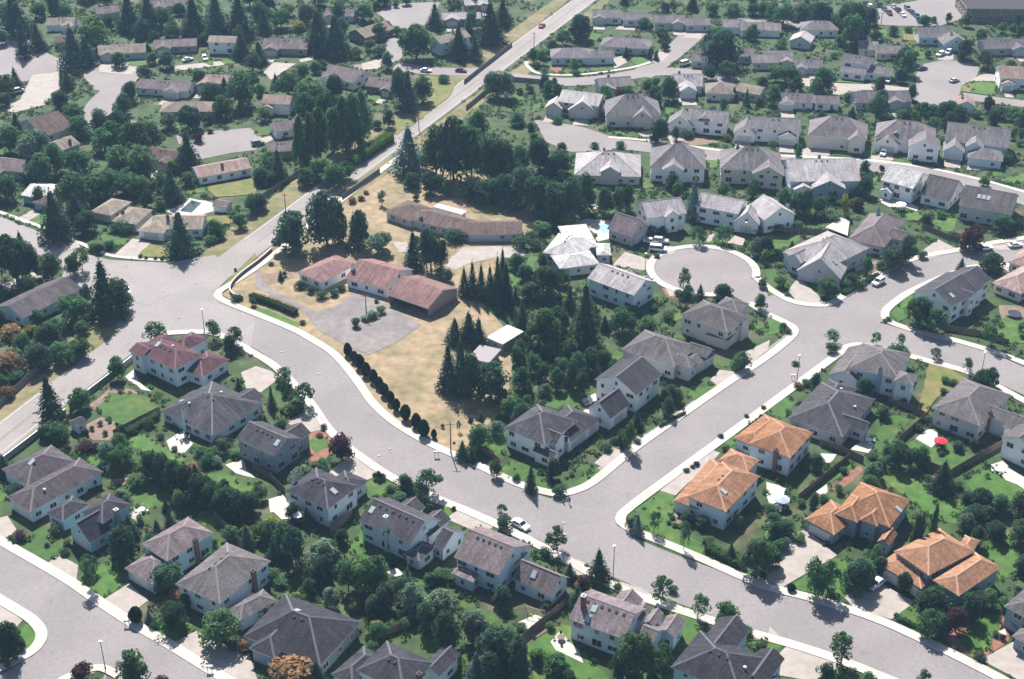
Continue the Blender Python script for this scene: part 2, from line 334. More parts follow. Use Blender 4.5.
def road(pts, width, m='asphalt', name='road', n=6):
    zc['road'] += 0.004
    P = smooth_line([at(*p) for p in pts], n)
    return ribbon(name, P, width / 2, -width / 2, zc['road'] + 0.02, M[m])
def walk(pts, side, width=2.0, z=0.20, n=5):
    """kerb (raised) with the sidewalk behind it; side = +1 left of travel, -1 right"""
    P = smooth_line([at(*p) for p in pts], n); N = normals2(P)
    kw = 0.28
    for i in range(len(P) - 1): mark([P[i], P[i + 1], P[i + 1] + N[i + 1] * side * (kw + width), P[i] + N[i] * side * (kw + width)], 3)
    def strip(name, o0, o1, zt, m, drop):
        v, f = [], []
        for p, nn in zip(P, N):
            a = p + nn * (side * o0); b = p + nn * (side * o1)
            v += [(a.x, a.y, 0.0), (a.x, a.y, zt), (b.x, b.y, zt), (b.x, b.y, 0.0)]
        for i in range(len(P) - 1):
            k, q = 4 * i, 4 * i + 4
            for s in range(3): f.append((k + s, q + s, q + s + 1, k + s + 1) if side < 0 else (k + s + 1, q + s + 1, q + s, k + s))
        return tag(mesh_obj(name, v, f, m), kind='structure')
    strip('kerb', 0, kw, z - 0.006, M['kerb'], 0)
    if width > 0.5:
        strip('sidewalk', kw, kw + width, z, M['walk'], 0)
# ------------------------------------------------------------------ houses
_wmesh = {}
def window_mesh(w, h, far):
    k = (round(w, 1), round(h, 1), far)
    if k in _wmesh: return _wmesh[k]
    w, h = k[0], k[1]; fr = MB(); t = 0.11; d = 0.10         # local: x along wall, y out of wall (negative = inside), z up
    for cx, cz, sx, sz in ((0, h / 2 - t / 2, w, t), (0, -h / 2 + t / 2, w, t), (-w / 2 + t / 2, 0, t, h - 2 * t), (w / 2 - t / 2, 0, t, h - 2 * t)):
        fr.box((cx, d / 2, cz), (sx, d, sz))
    if w > 1.15: fr.box((0, d / 2 - 0.01, 0), (0.07, d - 0.02, h - 2 * t))
    pn = MB(); pn.box((0, 0.02, 0), (w - 2 * t + 0.002, 0.04, h - 2 * t + 0.002))
    if far:
        pn.m = [1] * len(pn.m); n = len(fr.v); fr.v += pn.v; fr.f += [[i + n for i in f] for f in pn.f]; fr.m += pn.m
        r = (fr.mesh('window', [M['trim'], M['glass']]), None)
    else: r = (fr.mesh('window', M['trim']), pn.mesh('pane', M['glass']))
    _wmesh[k] = r; return r
_gmesh = {}
def garage_mesh(w):
    w = round(w, 1)
    if w not in _gmesh:
        b = MB(); h = 2.2
        for i in range(4): b.box((0, 0.03, 0.27 + i * 0.55 + 0.02), (w - 0.1, 0.06, 0.50))
        b.box((0, 0.012, 1.1), (w, 0.02, 2.2))
        b.box((0, 0.05, 2.27), (w + 0.3, 0.1, 0.14)); b.box((-w / 2 - 0.075, 0.05, 1.1), (0.15, 0.1, 2.2)); b.box((w / 2 + 0.075, 0.05, 1.1), (0.15, 0.1, 2.2))
        _gmesh[w] = b.mesh('garage_door', M['garage'])
    return _gmesh[w]
_misc = {}
def misc_mesh(kind):
    if kind in _misc: return _misc[kind]
    b = MB()
    if kind == 'door': b.box((0, 0.03, 1.03), (0.95, 0.06, 2.06)); b.box((0, 0.02, 1.06), (1.2, 0.03, 2.14), 1); r = b.mesh('door', [M['door'], M['trim']])
    if kind == 'vent': b.box((0, 0, 0.1), (0.5, 0.42, 0.22)); r = b.mesh('roof_vent', M['vent'])
    if kind == 'vent_white': b.tube((0, 0, -0.1), (0, 0, 0.35), 0.2, 0.2, 8); b.lathe([(0.34, 0.35), (0.34, 0.45), (0.05, 0.62)], 8); r = b.mesh('roof_vent', M['lamp_head'])
    if kind == 'skylight':
        b.box((0, 0, 0.05), (1.15, 1.7, 0.16)); b.box((0, 0, 0.14), (0.95, 1.5, 0.06), 1); r = b.mesh('skylight', [M['metal'], M['skylight']])
    _misc[kind] = r; return r

class Wing:
    def __init__(s, tl, spec):
        typ, pts, eave, pitch = spec[0], spec[1], spec[2], spec[3]
        s.opt = spec[4] if len(spec) > 4 else {}
        s.typ, s.eave, s.pitch = typ, eave, pitch
        Lp = at(*tl(pts[0], pts[1]), eave); Bp = at(*tl(pts[2], pts[3]), eave)
        u = Bp - Lp; s.W = u.length; u.normalize(); v = Vector((-u.y, u.x, 0))
        if len(pts) == 5:
            s.D = pts[4]
            if v.y < 0: v = -v
        else:
            R = at(*tl(pts[4], pts[5]), eave); dd = (R - Bp).dot(v)
            if dd < 0: v = -v; dd = -dd
            s.D = dd
        s.o = Vector((Lp.x, Lp.y, 0)); s.u, s.v = u, v; s.fix()
    @classmethod
    def local(c, base, spec):                       # ('gv', (u0,u1,v0,v1) in metres on the main wing's axes, eave, pitch)
        s = c.__new__(c); s.typ, (a, b, e, f), s.eave, s.pitch = spec[0], spec[1], spec[2], spec[3]
        s.opt = spec[4] if len(spec) > 4 else {}
        s.u, s.v = base.u, base.v; s.o = base.o + base.u * a + base.v * e; s.W, s.D = b - a, f - e; s.fix(); return s
    def fix(s):
        s.oh = min(0.45, s.W * 0.12, s.D * 0.12)
        t = s.typ
        s.hip = t[0] == 'h'
        s.axis = t[1] if len(t) > 1 else ('u' if s.W >= s.D else 'v')
        s.half = (s.D if s.axis == 'u' else s.W) / 2
        if s.hip: s.half = min(s.W, s.D) / 2; s.axis = 'u' if s.W >= s.D else 'v'
        s.top = s.eave + s.pitch * s.half
        s.cen = s.o + s.u * (s.W / 2) + s.v * (s.D / 2)
    def P(s, a, b, z): p = s.o + s.u * a + s.v * b; return Vector((p.x, p.y, z))
    def rz(s, a, b):                                 # roof height over local point
        if s.typ[0] == 'f': return s.eave
        if s.hip: d = min(a, s.W - a, b, s.D - b)
        elif s.axis == 'u': d = min(b, s.D - b)
        else: d = min(a, s.W - a)
        return s.eave + s.pitch * max(d, 0)
    def inside(s, p, z, margin=0.0):
        a = (p - s.o).dot(s.u); b = (p - s.o).dot(s.v); m = s.oh - margin
        return m < a < s.W - m and m < b < s.D - m and z < s.rz(a, b) - 0.05
    def roof_normal(s, a, b):
        e = 0.05; du = (s.rz(a + e, b) - s.rz(a - e, b)) / (2 * e); dv = (s.rz(a, b + e) - s.rz(a, b - e)) / (2 * e)
        return (Vector((0, 0, 1)) - s.u * du - s.v * dv).normalized()
    def walls(s, mb):
        o, W, D = s.oh, s.W - s.oh, s.D - s.oh; zt = s.eave - 0.02 + (s.pitch * o * 0.9 if not s.hip else 0)
        if s.typ[0] == 'f': zt = s.eave
        c = [(o, o), (W, o), (W, D), (o, D)]
        vs = [s.P(a, b, -0.3) for a, b in c] + [s.P(a, b, zt) for a, b in c]
        fs = [(0, 1, 5, 4), (1, 2, 6, 5), (2, 3, 7, 6), (3, 0, 4, 7)]
        if not s.hip and s.typ[0] == 'g':
            zr = s.eave + s.pitch * s.half - 0.12
            if s.axis == 'u':
                vs += [s.P(o, s.D / 2, zr), s.P(W, s.D / 2, zr)]
                fs[1] = (1, 2, 6, 9, 5); fs[3] = (3, 0, 4, 8, 7)
            else:
                vs += [s.P(s.W / 2, o, zr), s.P(s.W / 2, D, zr)]
                fs[0] = (0, 1, 5, 8, 4); fs[2] = (2, 3, 7, 9, 6)
        if s.u.cross(s.v).z < 0: fs = [tuple(reversed(f)) for f in fs]
        if s.opt.get('open'):                       # carport: the face towards L-B stays open
            fs = fs[1:]
        mb.add(vs, fs)
    def roof(s, mb, caps):
        W, D, e, t = s.W, s.D, s.eave, 0.17; flip = s.u.cross(s.v).z < 0
        def add(vs, fs, m=0):
            mb.add(vs, [tuple(reversed(f)) for f in fs] if flip else fs, m)
        P = s.P
        if s.typ[0] == 'f':
            lo = [P(a, b, e - 0.02) for a, b in ((0, 0), (W, 0), (W, D), (0, D))]; hi = [p + Vector((0, 0, 0.35)) for p in lo]
            add(lo + hi, [(4, 5, 6, 7)], 0); add(lo + hi, [(0, 1, 5, 4), (1, 2, 6, 5), (2, 3, 7, 6), (3, 0, 4, 7), (3, 2, 1, 0)], 1); return
        if s.hip:
            if s.axis == 'u': r0, r1 = P(s.half, D / 2, s.top), P(W - s.half, D / 2, s.top)
            else: r0, r1 = P(W / 2, s.half, s.top), P(W / 2, D - s.half, s.top)
            c = [P(0, 0, e), P(W, 0, e), P(W, D, e), P(0, D, e)]; lo = [p - Vector((0, 0, t)) for p in c]
            vs = c + [r0, r1] + lo
            if abs(W - D) < 0.05: fs = [(0, 1, 4), (1, 2, 4), (2, 3, 4), (3, 0, 4)]; ed = [(0, 4), (1, 4), (2, 4), (3, 4)]
            elif s.axis == 'u': fs = [(0, 1, 5, 4), (1, 2, 5), (2, 3, 4, 5), (3, 0, 4)]; ed = [(0, 4), (3, 4), (1, 5), (2, 5), (4, 5)]
            else: fs = [(0, 1, 4), (1, 2, 5, 4), (2, 3, 5), (3, 0, 4, 5)]; ed = [(0, 4), (1, 4), (2, 5), (3, 5), (4, 5)]
            add(vs, fs, 0); add(vs, [(6, 7, 1, 0), (7, 8, 2, 1), (8, 9, 3, 2), (9, 6, 0, 3), (9, 8, 7, 6)], 1)
            for i, j in ed: caps.append((vs[i], vs[j]))
        else:
            if s.axis == 'u': q = [P(0, 0, e), P(W, 0, e), P(W, D, e), P(0, D, e)]; r = [P(0, D / 2, s.top), P(W, D / 2, s.top)]
            else: q = [P(W, 0, e), P(W, D, e), P(0, D, e), P(0, 0, e)]; r = [P(W / 2, 0, s.top), P(W / 2, D, s.top)]
            top = [q[0], q[1], r[1], r[0], q[2], q[3]]; dn = Vector((0, 0, t + 0.04)); vs = top + [p - dn for p in top]
            add(vs, [(0, 1, 2, 3), (3, 2, 4, 5)], 0)
            add(vs, [(7, 6, 9, 8), (8, 9, 11, 10), (6, 7, 1, 0), (10, 11, 5, 4), (6, 0, 3, 9), (9, 3, 5, 11), (1, 7, 8, 2), (2, 8, 10, 4)], 1)
            caps.append((r[0], r[1]))

HOUSES = []
def cap_mesh(mb, a, b, w=0.22, h=0.07):
    d = b - a; L = d.length
    if L < 0.3: return
    d.normalize(); s = d.cross(Vector((0, 0, 1)))
    if s.length < 1e-4: return
    s.normalize(); n = s.cross(d)
    a = a + n * 0.01; b = b + n * 0.01
    vs = [a - s * w - n * 0.06, a + n * h, a + s * w - n * 0.06, b - s * w - n * 0.06, b + n * h, b + s * w - n * 0.06]
    mb.add(vs, [(0, 1, 4, 3), (1, 2, 5, 4), (0, 2, 1), (3, 4, 5), (2, 0, 3, 5)])
def house(loc, label, tl, wings, roof='grey', wall='white', far=False, sub=(), garage=None, chimney=(), sky=(), vents=0, wvents=(), caps=True, fascia='trim', nowin=False, name='house', cat='house', group='houses of the neighbourhood', door=None, wmul=1.0):
    """wings: (type, (Lx,Ly,Bx,By, Rx,Ry | depth), eave, pitch) with L, B, R the near eave corners in photo pixels; sub: wings in metres on the main wing's axes"""
    ws = [Wing(tl, w) for w in wings]; main = ws[0]; ws += [Wing.local(main, w) for w in sub]
    root = empty(name, (main.cen.x, main.cen.y, 0)); tag(root, label, cat, group)
    for w in ws: mark([w.P(0, 0, 0), w.P(w.W, 0, 0), w.P(w.W, w.D, 0), w.P(0, w.D, 0)])
    inv = Matrix.Translation((-main.cen.x, -main.cen.y, 0)); off = Vector((main.cen.x, main.cen.y, 0))
    def shift(mb): mb.v = [(x - off.x, y - off.y, z) for x, y, z in mb.v]; return mb
    rng = random.Random(hash_str(loc))
    for w in ws:
        mb = MB(); w.walls(mb); shift(mb).build('wall', M['wall_' + w.opt.get('wall', wall)], root)
        rb = MB(); cl = []; w.roof(rb, cl)
        w.ro = shift(rb).build('roof', [M['roof_' + w.opt.get('roof', roof)], M[fascia]], root)
        if caps and cl:
            cb = MB()
            for a, b in cl: cap_mesh(cb, a, b, 0.22 if not far else 0.18)
            shift(cb).build('ridge_cap', M['cap_' + w.opt.get('roof', roof)], w.ro)
    camp = Vector((0, 0, CAM_H))
    def place(me, nm, p, out, par):                  # put a wall fitting on a wall: local y = outwards
        o = link(nm, me, par); o.location = p - off
        o.rotation_euler = (0, 0, math.atan2(out.y, out.x) - math.pi / 2); return o
    used = []; gl = []
    # garages: (wing index, face, fraction along the face, width)
    for g_ in (garage or ()):
        w = ws[g_[0]]; face, f, gw = g_[1], g_[2], g_[3]
        p, out, L = face_pt(w, face, f)
        place(garage_mesh(gw), 'garage_door', p + out * 0.01, out, root); used.append((p, gw)); gl.append((p.copy(), out.copy(), gw))
    if door:
        w = ws[door[0]]; p, out, L = face_pt(w, door[1], door[2]); place(misc_mesh('door'), 'door', p + out * 0.01, out, root); used.append((p, 1.2))
    if not nowin:
        for wi, w in enumerate(ws):
            if w.opt.get('nowin'): continue
            storeys = max(1, int((w.eave + 0.4) // 2.6))
            for face in ('L', 'R', 'T', 'B'):
                p0, out, L = face_pt(w, face, 0.5)
                if out.dot(camp - p0) < 0: continue
                if face in 'LT' : gable = (w.axis == 'v' and not w.hip and w.typ[0] == 'g')
                else: gable = (w.axis == 'u' and not w.hip and w.typ[0] == 'g')
                n = max(1, int(L / (3.4 if not far else 4.2) * wmul))
                rows = [(1.5 if i == 0 else i * 2.75 + 1.45) for i in range(storeys)]
                if gable and w.pitch * w.half > 2.6: rows.append(w.eave + 0.9)
                for ri, z in enumerate(rows):
                    att = gable and ri == len(rows) - 1 and z > w.eave
                    for i in range(1 if att else n):
                        f = 0.5 if att else (i + 0.5) / n + rng.uniform(-0.10, 0.10) / n
                        if not att and rng.random() < 0.12: continue
                        ww, wh = (rng.choice((1.0, 1.2, 1.6, 1.8, 2.2)), rng.choice((1.2, 1.3, 1.4)))
                        if z < 2 and storeys > 1 and rng.random() < 0.25: ww, wh = 2.2, 1.8
                        if att: ww, wh = 0.9, 1.1
                        if L < 4: ww = min(ww, 1.2)
                        p, out, L_ = face_pt(w, face, f); p.z = z
                        if z + wh / 2 > w.eave - 0.1 and not att: continue
                        if any(o_ is not w and o_.inside(p + out * 0.3, z, 0.6) for o_ in ws): continue
                        if any((Vector((p.x, p.y, 0)) - Vector((q.x, q.y, 0))).length < (ww + gw) / 2 + 0.2 and z < 2.6 for q, gw in used): continue
                        wm, pm = window_mesh(ww, wh, far)
                        o = place(wm, 'window', p + out * 0.005, out, root)
                        if pm: link('pane', pm, o)
    def roof_item(me, nm, wi, fa, fb, lift=0.0, upright=False):
        w = ws[wi]; a, b = fa * w.W, fb * w.D; p = w.P(a, b, w.rz(a, b) + lift) - off
        o = link(nm, me, w.ro); o.location = p
        if not upright:
            n = w.roof_normal(a, b); t = Vector((n.x, n.y, 0))
            t = t.normalized() if t.length > 1e-3 else w.u
            yv = (t - n * t.dot(n)).normalized(); xv = yv.cross(n)
            o.rotation_euler = Matrix((xv, yv, n)).transposed().to_euler()
        return o
    for s_ in sky: roof_item(misc_mesh('skylight'), 'skylight', *s_)
    for s_ in wvents: roof_item(misc_mesh('vent_white'), 'roof_vent', *s_, upright=True)
    for i in range(vents):                            # a row of small vents just below the ridge, on the camera's side
        w = main
        if w.axis == 'u': fa, fb = 0.5 + (i - (vents - 1) / 2) * min(0.13, 1.5 / w.W * 1.2), 0.5 - 0.9 / w.D
        else: fa, fb = 0.5 - 0.9 / w.W, 0.5 + (i - (vents - 1) / 2) * min(0.13, 1.8 / w.D)
        roof_item(misc_mesh('vent'), 'roof_vent', 0, fa, fb)
    for c_ in chimney:                                # (wing, fa, fb, height above roof there, material)
        w = ws[c_[0]]; a, b = c_[1] * w.W, c_[2] * w.D; p = w.P(a, b, 0) - off; zt = min(w.rz(a, b) + c_[3], w.top + 1.6)
        mb = MB(); rz = math.atan2(w.u.y, w.u.x); mb.box((p.x, p.y, zt / 2), (0.85, 0.85, zt), 0, rz)
        ch = mb.build('chimney', M[c_[4]], root)
        mb = MB(); mb.box((p.x, p.y, zt + 0.05), (1.0, 1.0, 0.1), 0, rz); mb.tube((p.x, p.y, zt + 0.1), (p.x, p.y, zt + 0.4), 0.18, 0.18, 8, 0); mb.build('chimney_cap', M[c_[5] if len(c_) > 5 else 'vent'], ch)
    q = proj(Vector((main.cen.x, main.cen.y, main.eave)))
    HOUSES.append(dict(loc=loc, c=Vector((main.cen.x, main.cen.y, 0)), px=q, ws=ws, root=root, far=far, gar=gl))
    return root
def face_pt(w, face, f):
    """point on a wall of a wing: L = the L-B side, R = the B-R side, T = opposite of L, B = opposite of R"""
    o = w.oh
    if face == 'L': return w.P(o + f * (w.W - 2 * o), o, 0), -w.v, w.W - 2 * o
    if face == 'T': return w.P(o + f * (w.W - 2 * o), w.D - o, 0), w.v.copy(), w.W - 2 * o
    if face == 'R': return w.P(w.W - o, o + f * (w.D - 2 * o), 0), w.u.copy(), w.D - 2 * o
    return w.P(o, o + f * (w.D - 2 * o), 0), -w.u, w.D - 2 * o
def hash_str(s):
    h = 0
    for ch in s: h = (h * 131 + ord(ch)) % 1000003
    return h
# ------------------------------------------------------------------ roads and pavements
a1, b1, c1, d1 = TL['a1'], TL['b1'], TL['c1'], TL['d1']; a2, b2, c2, d2 = TL['a2'], TL['b2'], TL['c2'], TL['d2']
a3, b3, c3, d3 = TL['a3'], TL['b3'], TL['c3'], TL['d3']; a4, b4, c4, d4 = TL['a4'], TL['b4'], TL['c4'], TL['d4']
MAINROAD = [(-120, 531), (0, 439), (110, 354), (256, 243), (413, 127), (512, 54), (583, 1), (640, -40)]
main_w = 10.2
road(MAINROAD, main_w, 'asphalt_main', 'main_road', 2)
road([(175, 312), (205, 310), (235, 322), (275, 339), (306, 360), (330, 385), (350, 413), (372, 437), (396, 452), (435, 472), (475, 488), (512, 506), (555, 523), (600, 546), (652, 569), (697, 586), (747, 604), (790, 618), (828, 630), (873, 646), (918, 665), (973, 690), (1060, 735)], 13.8, 'asphalt', 'curving_street')
road([(560, 522), (600, 495), (640, 467), (700, 423), (767, 375), (800, 350), (830, 325), (870, 296), (905, 277), (950, 263), (1000, 254), (1060, 246), (1120, 240)], 14.2, 'asphalt', 'straight_street')
road([(815, 322), (845, 325), (890, 337), (930, 348), (975, 360), (1024, 381), (1070, 402)], 12.0, 'asphalt', 'side_street')
road([(730, 280), (760, 297), (790, 312), (825, 325)], 11.5, 'asphalt', 'turning_neck')
patch('junction_pavement', 'asphalt', [(545, 505), (574, 497), (600, 485), (640, 500), (619, 515), (617, 526), (640, 536), (600, 572), (540, 540)], 'road', 0)
patch('junction_pavement', 'asphalt', [(770, 365), (797, 333), (790, 318), (800, 306), (843, 302), (881, 306), (884, 320), (880, 345), (845, 345), (835, 352), (800, 380)], 'road', 0)
patch('junction_pavement', 'asphalt_main', [(70, 250), (110, 260), (168, 263), (215, 255), (232, 275), (213, 293), (220, 304), (256, 318), (250, 348), (213, 331), (172, 331), (150, 346), (130, 346), (100, 300), (60, 285)], 'road', 0)
# round turning place of the cul-de-sac
cc = at(703, 270); ccR = 14.3; zc['road'] += 0.004
mark([(cc.x + 16.5 * math.cos(t * 0.3), cc.y + 16.5 * math.sin(t * 0.3)) for t in range(21)])
tag(mesh_obj('turning_circle', [(cc.x + ccR * math.cos(t * math.pi / 24), cc.y + ccR * math.sin(t * math.pi / 24), zc['road'] + 0.02) for t in range(48)], [tuple(range(48))], M['asphalt_old']), kind='structure')
road([(-60, 528), (0, 567), (60, 606), (110, 640), (165, 672), (240, 715)], 11.6, 'asphalt', 'corner_street')
patch('junction_pavement', 'asphalt', [(36, 618), (60, 606), (110, 640), (120, 660), (60, 690), (-30, 720), (-30, 690), (0, 675), (33, 656), (48, 635)], 'road', 0)
road([(-60, 206), (0, 227), (45, 246), (85, 266), (130, 288), (160, 300)], 9.6, 'asphalt_main', 'left_street')
road([(0, 16), (14, 40), (40, 58), (66, 66), (110, 67), (128, 74), (112, 92), (98, 108), (102, 128)], 10.0, 'asphalt_old', 'far_left_street')
patch('turning_pavement', 'asphalt_old', [(84, 62), (138, 62), (134, 78), (112, 92), (95, 90), (84, 78)], 'road', 0)
patch('turning_pavement', 'asphalt_old', [(0, 22), (10, 30), (14, 50), (30, 62), (60, 60), (62, 74), (36, 80), (0, 84), (-30, 60)], 'road', 0)
patch('turning_pavement', 'asphalt_old', [(176, 136), (215, 131), (250, 128), (262, 138), (256, 150), (232, 153), (198, 160), (180, 148)], 'road', 0)
patch('turning_pavement', 'asphalt_old', [(376, 12), (398, 4), (440, 2), (432, 22), (412, 30), (398, 30)], 'road', 0)
road([(405, 26), (396, 42), (392, 58), (370, 66), (355, 68)], 7.5, 'asphalt_old', 'far_lane')
road([(395, 66), (430, 71), (470, 72), (490, 70)], 9.0, 'asphalt_old', 'far_side_street')
road([(492, 74), (520, 78), (560, 82), (600, 80), (655, 72), (700, 74), (735, 82)], 9.0, 'asphalt_old', 'upper_street')
road([(640, 76), (660, 62), (678, 48), (700, 28)], 10.0, 'asphalt_old', 'upper_branch_street')
road([(575, 137), (600, 142), (670, 150), (740, 159), (800, 163), (860, 166), (920, 173), (980, 187), (1040, 204)], 9.0, 'asphalt_old', 'upper_crescent')
patch('turning_pavement', 'asphalt_old', [(534, 120), (552, 122), (582, 127), (612, 137), (612, 152), (570, 152), (546, 142)], 'road', 0)
patch('turning_pavement', 'asphalt_old', [(916, 74), (924, 64), (945, 60), (968, 62), (980, 68), (976, 78), (962, 86), (958, 100), (930, 108), (914, 100), (916, 84)], 'road', 0)
road([(962, 96), (990, 100), (1024, 104), (1080, 110)], 7.5, 'asphalt_old', 'far_right_street')
patch('parking_pavement', 'asphalt_old', [(858, 16), (880, 8), (920, 0), (960, -6), (1060, 2), (1060, 22), (1010, 18), (985, 14), (965, 18), (940, 26), (900, 26), (862, 24)], 'road', 0)
road([(795, 82), (830, 86), (880, 88), (916, 92)], 6.5, 'drive', 'far_right_lane')
road([(730, 20), (800, 26), (860, 24)], 6.5, 'asphalt_old', 'far_top_lane')

walk([(405, 150), (300, 229), (281, 246), (256, 265), (232, 281), (217, 290), (214, 297), (224, 304), (256, 317), (290, 331), (308, 341), (331, 356), (352, 381), (371, 407), (396, 428), (431, 448), (469, 465), (512, 485), (540, 494), (558, 497), (576, 494), (597, 484), (630, 457), (647, 444), (722, 391), (767, 361), (790, 343), (798, 334), (797, 327), (785, 320), (768, 312), (752, 302)], 1)
n = 26; th = [math.radians(-75 - i * (305 / n)) for i in range(n + 1)]
walk([proj((cc.x + ccR * math.cos(t), cc.y + ccR * math.sin(t), 0)) for t in th], 1, n=2)
walk([(752, 278), (768, 291), (793, 304), (825, 307), (843, 300), (878, 277), (918, 260), (960, 252), (993, 245), (1040, 238), (1090, 232)], 1)
walk([(134, 354), (150, 341), (160, 334), (172, 331), (213, 331), (240, 342), (256, 351), (281, 367), (313, 400), (333, 428), (356, 449), (396, 476), (436, 495), (473, 510), (527, 535), (619, 584), (652, 597), (697, 612), (747, 628), (800, 643), (850, 660), (900, 680), (970, 708)], -1)
walk([(1050, 710), (973, 669), (918, 642), (873, 622), (818, 604), (768, 591), (747, 583), (697, 561), (652, 542), (630, 533), (617, 524), (616, 516), (624, 507), (660, 480), (740, 422), (800, 378), (834, 353), (843, 346), (860, 343), (890, 349), (928, 359), (973, 372), (1024, 398), (1060, 418)], -1)
walk([(1090, 260), (1040, 264), (985, 264), (955, 270), (910, 289), (890, 302), (881, 312), (885, 322), (908, 331), (948, 341), (963, 345), (993, 354), (1024, 366), (1070, 388)], 1)
walk([(-40, 522), (0, 546), (60, 581), (95, 605), (127, 626), (165, 648), (207, 674), (260, 706)], 1)
walk([(-40, 570), (0, 594), (20, 606), (37, 617), (47, 630), (45, 643), (32, 656), (0, 672), (-40, 690)], -1)
walk([(48, 686), (62, 677), (78, 670), (96, 665), (112, 668), (150, 690)], -1, 1.5)
walk([(-40, 201), (0, 214), (50, 232), (78, 244), (110, 257), (168, 262)], 1, 1.2)
walk([(524, 62), (527, 68), (537, 74), (560, 76), (587, 75), (630, 69), (652, 63)], 1, 1.4)
walk([(608, 138.5), (640, 141), (667, 144.5), (740, 154), (800, 158), (860, 161), (920, 168), (980, 181), (1040, 198)], 1, 1.6)
# painted lines on the main road
P = smooth_line([at(*p) for p in MAINROAD], 8)
for o0, w_, k_ in ((0.12, 0.12, 'paint_yellow'), (-0.35, 0.12, 'paint_yellow'), (main_w / 2 - 0.9, 0.16, 'paint_white'), (-main_w / 2 + 0.75, 0.16, 'paint_white')):
    ribbon('lane_line', P[:14], o0 + w_, o0, 0.155, M[k_]); ribbon('lane_line', P[24:], o0 + w_, o0, 0.155, M[k_])
# pale covers set in the road
for i, (x, y) in enumerate([(282, 352), (318, 374), (390, 449), (379, 456), (563.5, 523), (565, 534.5), (164, 291), (179, 318), (196, 283)]):
    mb = MB(); p = at(x, y); mb.lathe([(0.42, 0.02), (0.42, 0.150), (0.2, 0.152)], 14, (0, 0, 0)); o = mb.build('manhole_cover', M['drive']); o.location = (p.x, p.y, 0)
    tag(o, 'pale round cover in the road, ' + ['nearest the start of the curving street', 'on the bend below the round-headed hedge row start', 'upper of two beside the purple tree', 'lower of two beside the purple tree', 'upper of two at the walkers\' junction', 'lower of two at the walkers\' junction', 'on the main road junction, leftmost', 'on the junction beside the red-roofed house', 'on the main road junction, upper right'][i], 'manhole cover', 'pale covers in the road')

# ------------------------------------------------------------------ soil, grass, driveways
patch('dry_lot', 'dry', [(222, 294), (250, 272), (285, 250), (305, 225), (335, 188), (390, 160), (450, 170), (535, 185), (548, 215), (535, 240), (500, 262), (480, 300), (510, 335), (512, 370), (505, 405), (480, 440), (452, 456), (431, 446), (396, 426), (373, 405), (356, 380), (331, 353), (306, 338), (256, 315)], 'soil')
patch('verge', 'verge', [(-60, 450), (0, 402), (68, 340), (128, 300), (140, 318), (108, 340), (0, 424), (-60, 470)], 'soil')
patch('verge', 'verge', [(200, 256), (235, 225), (300, 176), (410, 105), (470, 60), (560, -5), (575, -5), (512, 45), (408, 122), (300, 204), (256, 232), (212, 262)], 'soil')
patch('verge', 'verge', [(256, 256), (300, 218), (340, 195), (345, 180), (420, 135), (484, 88), (520, 66), (535, 56), (600, 0), (610, 0), (540, 66), (490, 98), (430, 145), (350, 200), (300, 230), (262, 262)], 'soil')
patch('verge_grass', 'lawn_yellow', [(-60, 508), (0, 458), (46, 421), (112, 372), (134, 354), (137, 360), (112, 380), (46, 430), (0, 466), (-60, 514)], 'lawn')
patch('courtyard', 'tarmac_patch', [(0, 400), (0, 470), (100, 518), (185, 560), (250, 640), (300, 668), (420, 730), (450, 740), (560, 690), (660, 620), (560, 560), (480, 500), (440, 478), (395, 482), (330, 540), (245, 566), (170, 538), (100, 495), (40, 462), (20, 430), (20, 400)], 'drive', 0.0, b2)
patch('gravel_drive', 'drive', [(545, 285), (600, 290), (620, 330), (570, 330)], 'drive', 0.3, b2)
patch('gravel_drive', 'drive', [(745, 380), (830, 310), (980, 305), (1080, 320), (1060, 350), (960, 350), (860, 370), (800, 400)], 'drive', 0.3, b2)
patch('hedge_strip', 'lawn', [(0, 540), (180, 615), (160, 635), (0, 560)], 'lawn', 0.2, b2)
